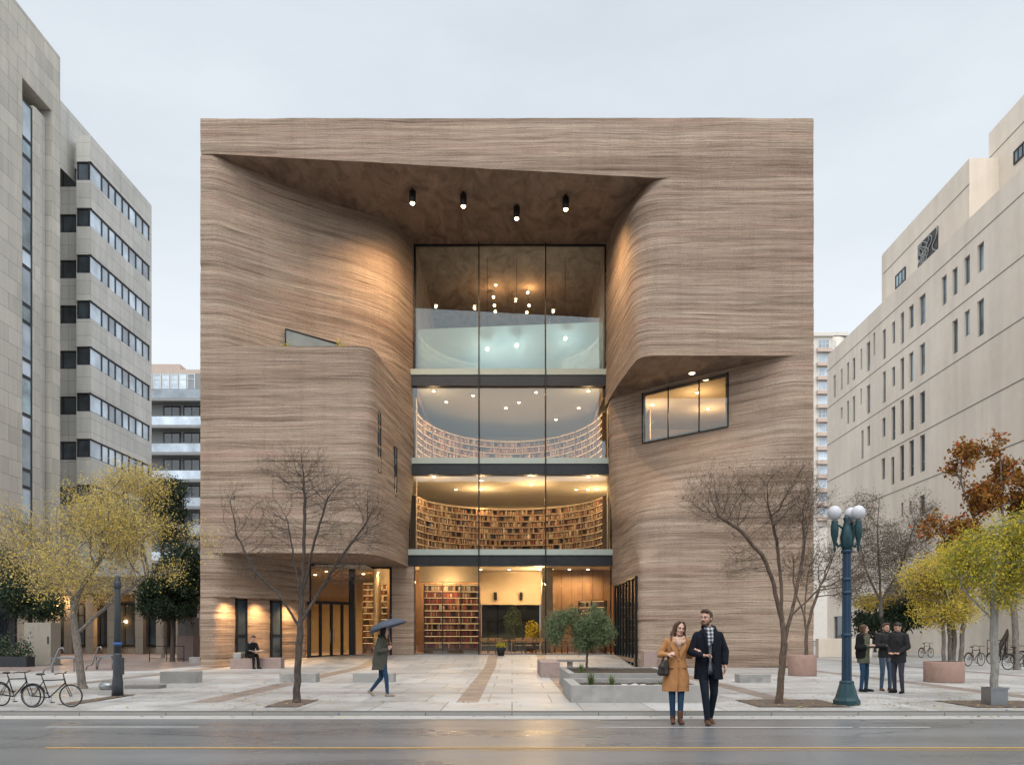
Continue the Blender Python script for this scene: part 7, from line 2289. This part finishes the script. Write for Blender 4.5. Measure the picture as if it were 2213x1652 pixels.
Rz = Matrix.Rotation(R(38), 3, 'Z')
rows = [[Vector((.28, .04, .685)) + Rz @ Vector((x, y, .03 * abs(x) / .2 - .02 * (y + .1))) for x in np.linspace(-.24, .24, 9)] for y in np.linspace(-.17, .15, 6)]
b.grid(rows, 0, True); o = b.build('sheet', M['paper'], pp, world=False); sm = o.modifiers.new('t', 'SOLIDIFY'); sm.thickness = .008

# ---------------------------------------------------------------- three people talking
def stander(px, py, label, sc, yaw, top, legs, shoes, hairm, longhair=False, hem=.80, arms='fold', skin='skin', look=0, pitch=0, undert='knit_grey', beard=False, feet=(0, 0)):
    c = on_ground(px, py)
    p = thing('person', label, 'person', c, R(yaw), scale=sc)
    B = Body()
    w = .09
    B.limb([(-w, 0, .90), (-w - .01, -.02, .49), (-w - .015, .02, .09)], [.09, .060, .045], 1); B.limb([(w, 0, .90), (w + .015, -.025, .49), (w + .03, .0, .09)], [.09, .060, .045], 1)
    shoe(B, (-w - .015, .02, .09), R(-14 + feet[0]), 2); shoe(B, (w + .03, 0, .09), R(16 + feet[1]), 2)
    B.loft([(0, 0, .86, .15, .11), (0, 0, 1.08, .13, .10), (0, 0, 1.28, .16, .11), (0, 0, 1.42, .155, .095), (0, .005, 1.49, .09, .065)], 6)
    B.cap((0, .01, 1.46), (0, -.005, 1.56), .054, .05, 0)
    sl = -1
    if arms == 'fold': A = [((-.19, .01, 1.42), (-.265, .0, 1.14), (-.06, -.20, 1.16)), ((.19, .01, 1.42), (.265, .0, 1.14), (.05, -.22, 1.13))]
    elif arms == 'hold': A = [((-.185, .01, 1.42), (-.24, .02, 1.14), (-.07, -.22, 1.20)), ((.185, .01, 1.42), (.24, .02, 1.14), (.07, -.22, 1.20))]
    else: A = [((-.19, .01, 1.42), (-.25, .03, 1.13), (-.12, -.16, .98)), ((.19, .01, 1.42), (.25, .03, 1.13), (.12, -.16, .98))]
    for q, a_ in zip((-1, 1), A):
        B.limb(list(a_), [.05, .042, .028], 0)
        d = Vector((-q * .7, -.4, .15)); hand(B, a_[2], d, (0, .3, -1), -q, 0, .95, .8)
    ex, T, Rm = head(B, (0, -.015, 1.615), R(look), R(pitch), 0, 1.0, 0, longhair, smile=False)
    B.finish('body', CUT(skin, legs, shoes, 'lips', 'eye_dark', 'eye_white', undert), p, .012, 3, ex)
    if longhair:
        H = Body(); H.ball(T(0, .026, .048), (.088, .092, .084), 0, Rm); H.ball(T(0, .055, -.03), (.082, .06, .11), 0, Rm)
        for q in (-1, 1): H.limb([T(q * .06, -.03, .08), T(q * .085, .0, -.02), T(q * .095, .0, -.12), T(q * .09, -.02, -.20)], [.03, .034, .034, .02])
        H.finish('hair', [M[hairm]], p, .010, 2, fold=.02)
    else: hair_short(T, Rm, 1.0, 'hair', M[hairm], p)
    if beard:
        H = Body()
        for q in (-1, 1): H.limb([T(q * .066, -.0, -.035), T(q * .05, -.035, -.08), T(q * .016, -.068, -.100)], [.010, .018, .019])
        H.finish('beard', [M[hairm]], p, .008, 1)
    C = Body()
    C.loft([(0, .005, hem, .195, .145), (0, .005, (hem + 1.1) / 2, .19, .14), (0, 0, 1.12, .175, .13), (0, 0, 1.30, .19, .135), (0, .005, 1.42, .185, .115), (0, .01, 1.485, .12, .085), (0, .01, 1.52, .075, .07)], 0)
    for a_ in A:
        e = Vector(a_[1]).lerp(Vector(a_[2]), .8)
        C.limb([a_[0], Vector(a_[1]) * 1.02, e], [.074, .064, .05])
    C.finish('jacket', [M[top]], p, .011, 3, None, fold=.028, seed=int(px) % 17)
    return p
w1 = stander(1866, 1493, 'long-haired woman in sage and black jacket standing by the street lamp', .965, 40, 'sage', 'jeans_blue', 'black_cloth', 'hair_auburn', True, .74, 'hold', 'skin_pale', 18)
V = Body()      # padded dark sleeves and shoulder
V.limb([(-.175, .015, 1.43), (-.255, .025, 1.15), (-.16, -.11, 1.17)], [.088, .082, .062]); V.loft([(-.09, .03, .86, .13, .14), (-.09, .03, 1.1, .125, .135), (-.09, .03, 1.36, .11, .12)], 0)
V.finish('padded_sleeve', [M['black_cloth']], w1, .011, 2, fold=.025)
stander(1913, 1491, 'bearded man in charcoal jacket and light jeans facing the camera in the group', .985, 8, 'charcoal', 'jeans_light', 'leather_brown', 'hair_brown', False, .86, 'fold', 'skin', 4, 4, beard=True)
stander(1940, 1496, 'dark-haired man in slate trousers and dark coat with his head bowed', .985, -62, 'charcoal', 'slate', 'black_cloth', 'hair_dark', False, .76, 'low', 'skin', -6, 24)
# ================================================================ camera, sky, sun
cd = bpy.data.cameras.new('camera'); cam = bpy.data.objects.new('camera', cd); COL.objects.link(cam)
cam.location = (0, 0, CH); cam.rotation_euler = (R(90), 0, 0)
cd.sensor_width = 36; cd.lens = 36 * F / 2212.0; cd.shift_y = (HY - 826.0) / 2212.0; cd.clip_end = 3000; cd.clip_start = .1
scene.camera = cam
w = bpy.data.worlds.new('World'); scene.world = w; w.use_nodes = True
nt = w.node_tree; nt.nodes.clear()
N = lambda k: nt.nodes.new(k)
out = N('ShaderNodeOutputWorld')
SUN_EL, SUN_AZ = 50, 180
sky = N('ShaderNodeTexSky'); sky.sky_type = 'NISHITA'; sky.sun_disc = False; sky.sun_elevation = R(SUN_EL); sky.sun_rotation = R(SUN_AZ); sky.dust_density = 3
b1_ = N('ShaderNodeBackground'); b1_.inputs[1].default_value = .08; nt.links.new(sky.outputs[0], b1_.inputs[0])
tc = N('ShaderNodeTexCoord'); sp = N('ShaderNodeSeparateXYZ'); nt.links.new(tc.outputs['Generated'], sp.inputs[0])
def ramp(fac, stops):
    r = N('ShaderNodeValToRGB'); cr = r.color_ramp
    while len(cr.elements) > 1: cr.elements.remove(cr.elements[-1])
    for i, (p, c) in enumerate(stops):
        e = cr.elements[0] if i == 0 else cr.elements.new(p)
        e.position = p; e.color = (*c, 1)
    nt.links.new(fac, r.inputs[0]); return r.outputs[0]
def vmath(op, a, b):
    m = N('ShaderNodeMath'); m.operation = op
    for s, x in zip(m.inputs, (a, b)):
        if hasattr(x, 'is_linked'): nt.links.new(x, s)
        else: s.default_value = x
    return m.outputs[0]
# cloud cover: bright near the horizon, greyer higher up, brightest overhead and towards the sun behind the camera
el = ramp(sp.outputs[2], [(0, (.76, .795, .835)), (.2, (.79, .83, .875)), (.42, (.67, .715, .76)), (.63, (.60, .65, .70)), (.75, (1.15, 1.17, 1.2)), (1, (1.75, 1.75, 1.75))])
back = vmath('MAXIMUM', vmath('MULTIPLY', sp.outputs[1], -1.0), 0.0)
mp = N('ShaderNodeMapping'); mp.inputs['Scale'].default_value = (1.2, 1.2, 3.5); nt.links.new(tc.outputs['Generated'], mp.inputs[0])
nz = N('ShaderNodeTexNoise'); nz.inputs['Scale'].default_value = 2.2; nz.inputs['Detail'].default_value = 5; nz.inputs['Roughness'].default_value = .55; nt.links.new(mp.outputs[0], nz.inputs['Vector'])
cl = ramp(nz.outputs['Fac'], [(.3, (.92, .925, .93)), (.7, (1.06, 1.055, 1.05))])
mx = N('ShaderNodeMix'); mx.data_type = 'RGBA'; mx.blend_type = 'MULTIPLY'; mx.inputs[0].default_value = 1
nt.links.new(el, mx.inputs[6]); nt.links.new(cl, mx.inputs[7])
st_ = vmath('ADD', 1.0, vmath('MULTIPLY', back, .95))
b2_ = N('ShaderNodeBackground'); nt.links.new(mx.outputs[2], b2_.inputs[0]); nt.links.new(st_, b2_.inputs[1])
ms = N('ShaderNodeMixShader'); ms.inputs[0].default_value = .88
nt.links.new(b1_.outputs[0], ms.inputs[1]); nt.links.new(b2_.outputs[0], ms.inputs[2]); nt.links.new(ms.outputs[0], out.inputs[0])
sl = bpy.data.lights.new('sun', 'SUN'); sl.energy = .9; sl.angle = R(28); sl.color = (1, .97, .92)
so = bpy.data.objects.new('sun', sl); COL.objects.link(so)
az, elv = R(SUN_AZ), R(SUN_EL)
d = Vector((math.sin(az) * math.cos(elv), math.cos(az) * math.cos(elv), math.sin(elv)))
so.rotation_euler = d.to_track_quat('Z', 'Y').to_euler()
vs = scene.view_settings
vs.view_transform = 'Standard'; vs.look = 'None'; vs.gamma = 1; vs.exposure = .40; vs.use_curve_mapping = False
cy = scene.cycles
cy.max_bounces = 7; cy.diffuse_bounces = 3; cy.glossy_bounces = 3; cy.transmission_bounces = 4; cy.transparent_max_bounces = 20
cy.sample_clamp_indirect = 6; cy.caustics_reflective = False; cy.caustics_refractive = False
cy.use_denoising = True
try: cy.denoiser = 'OPENIMAGEDENOISE'
except Exception: pass
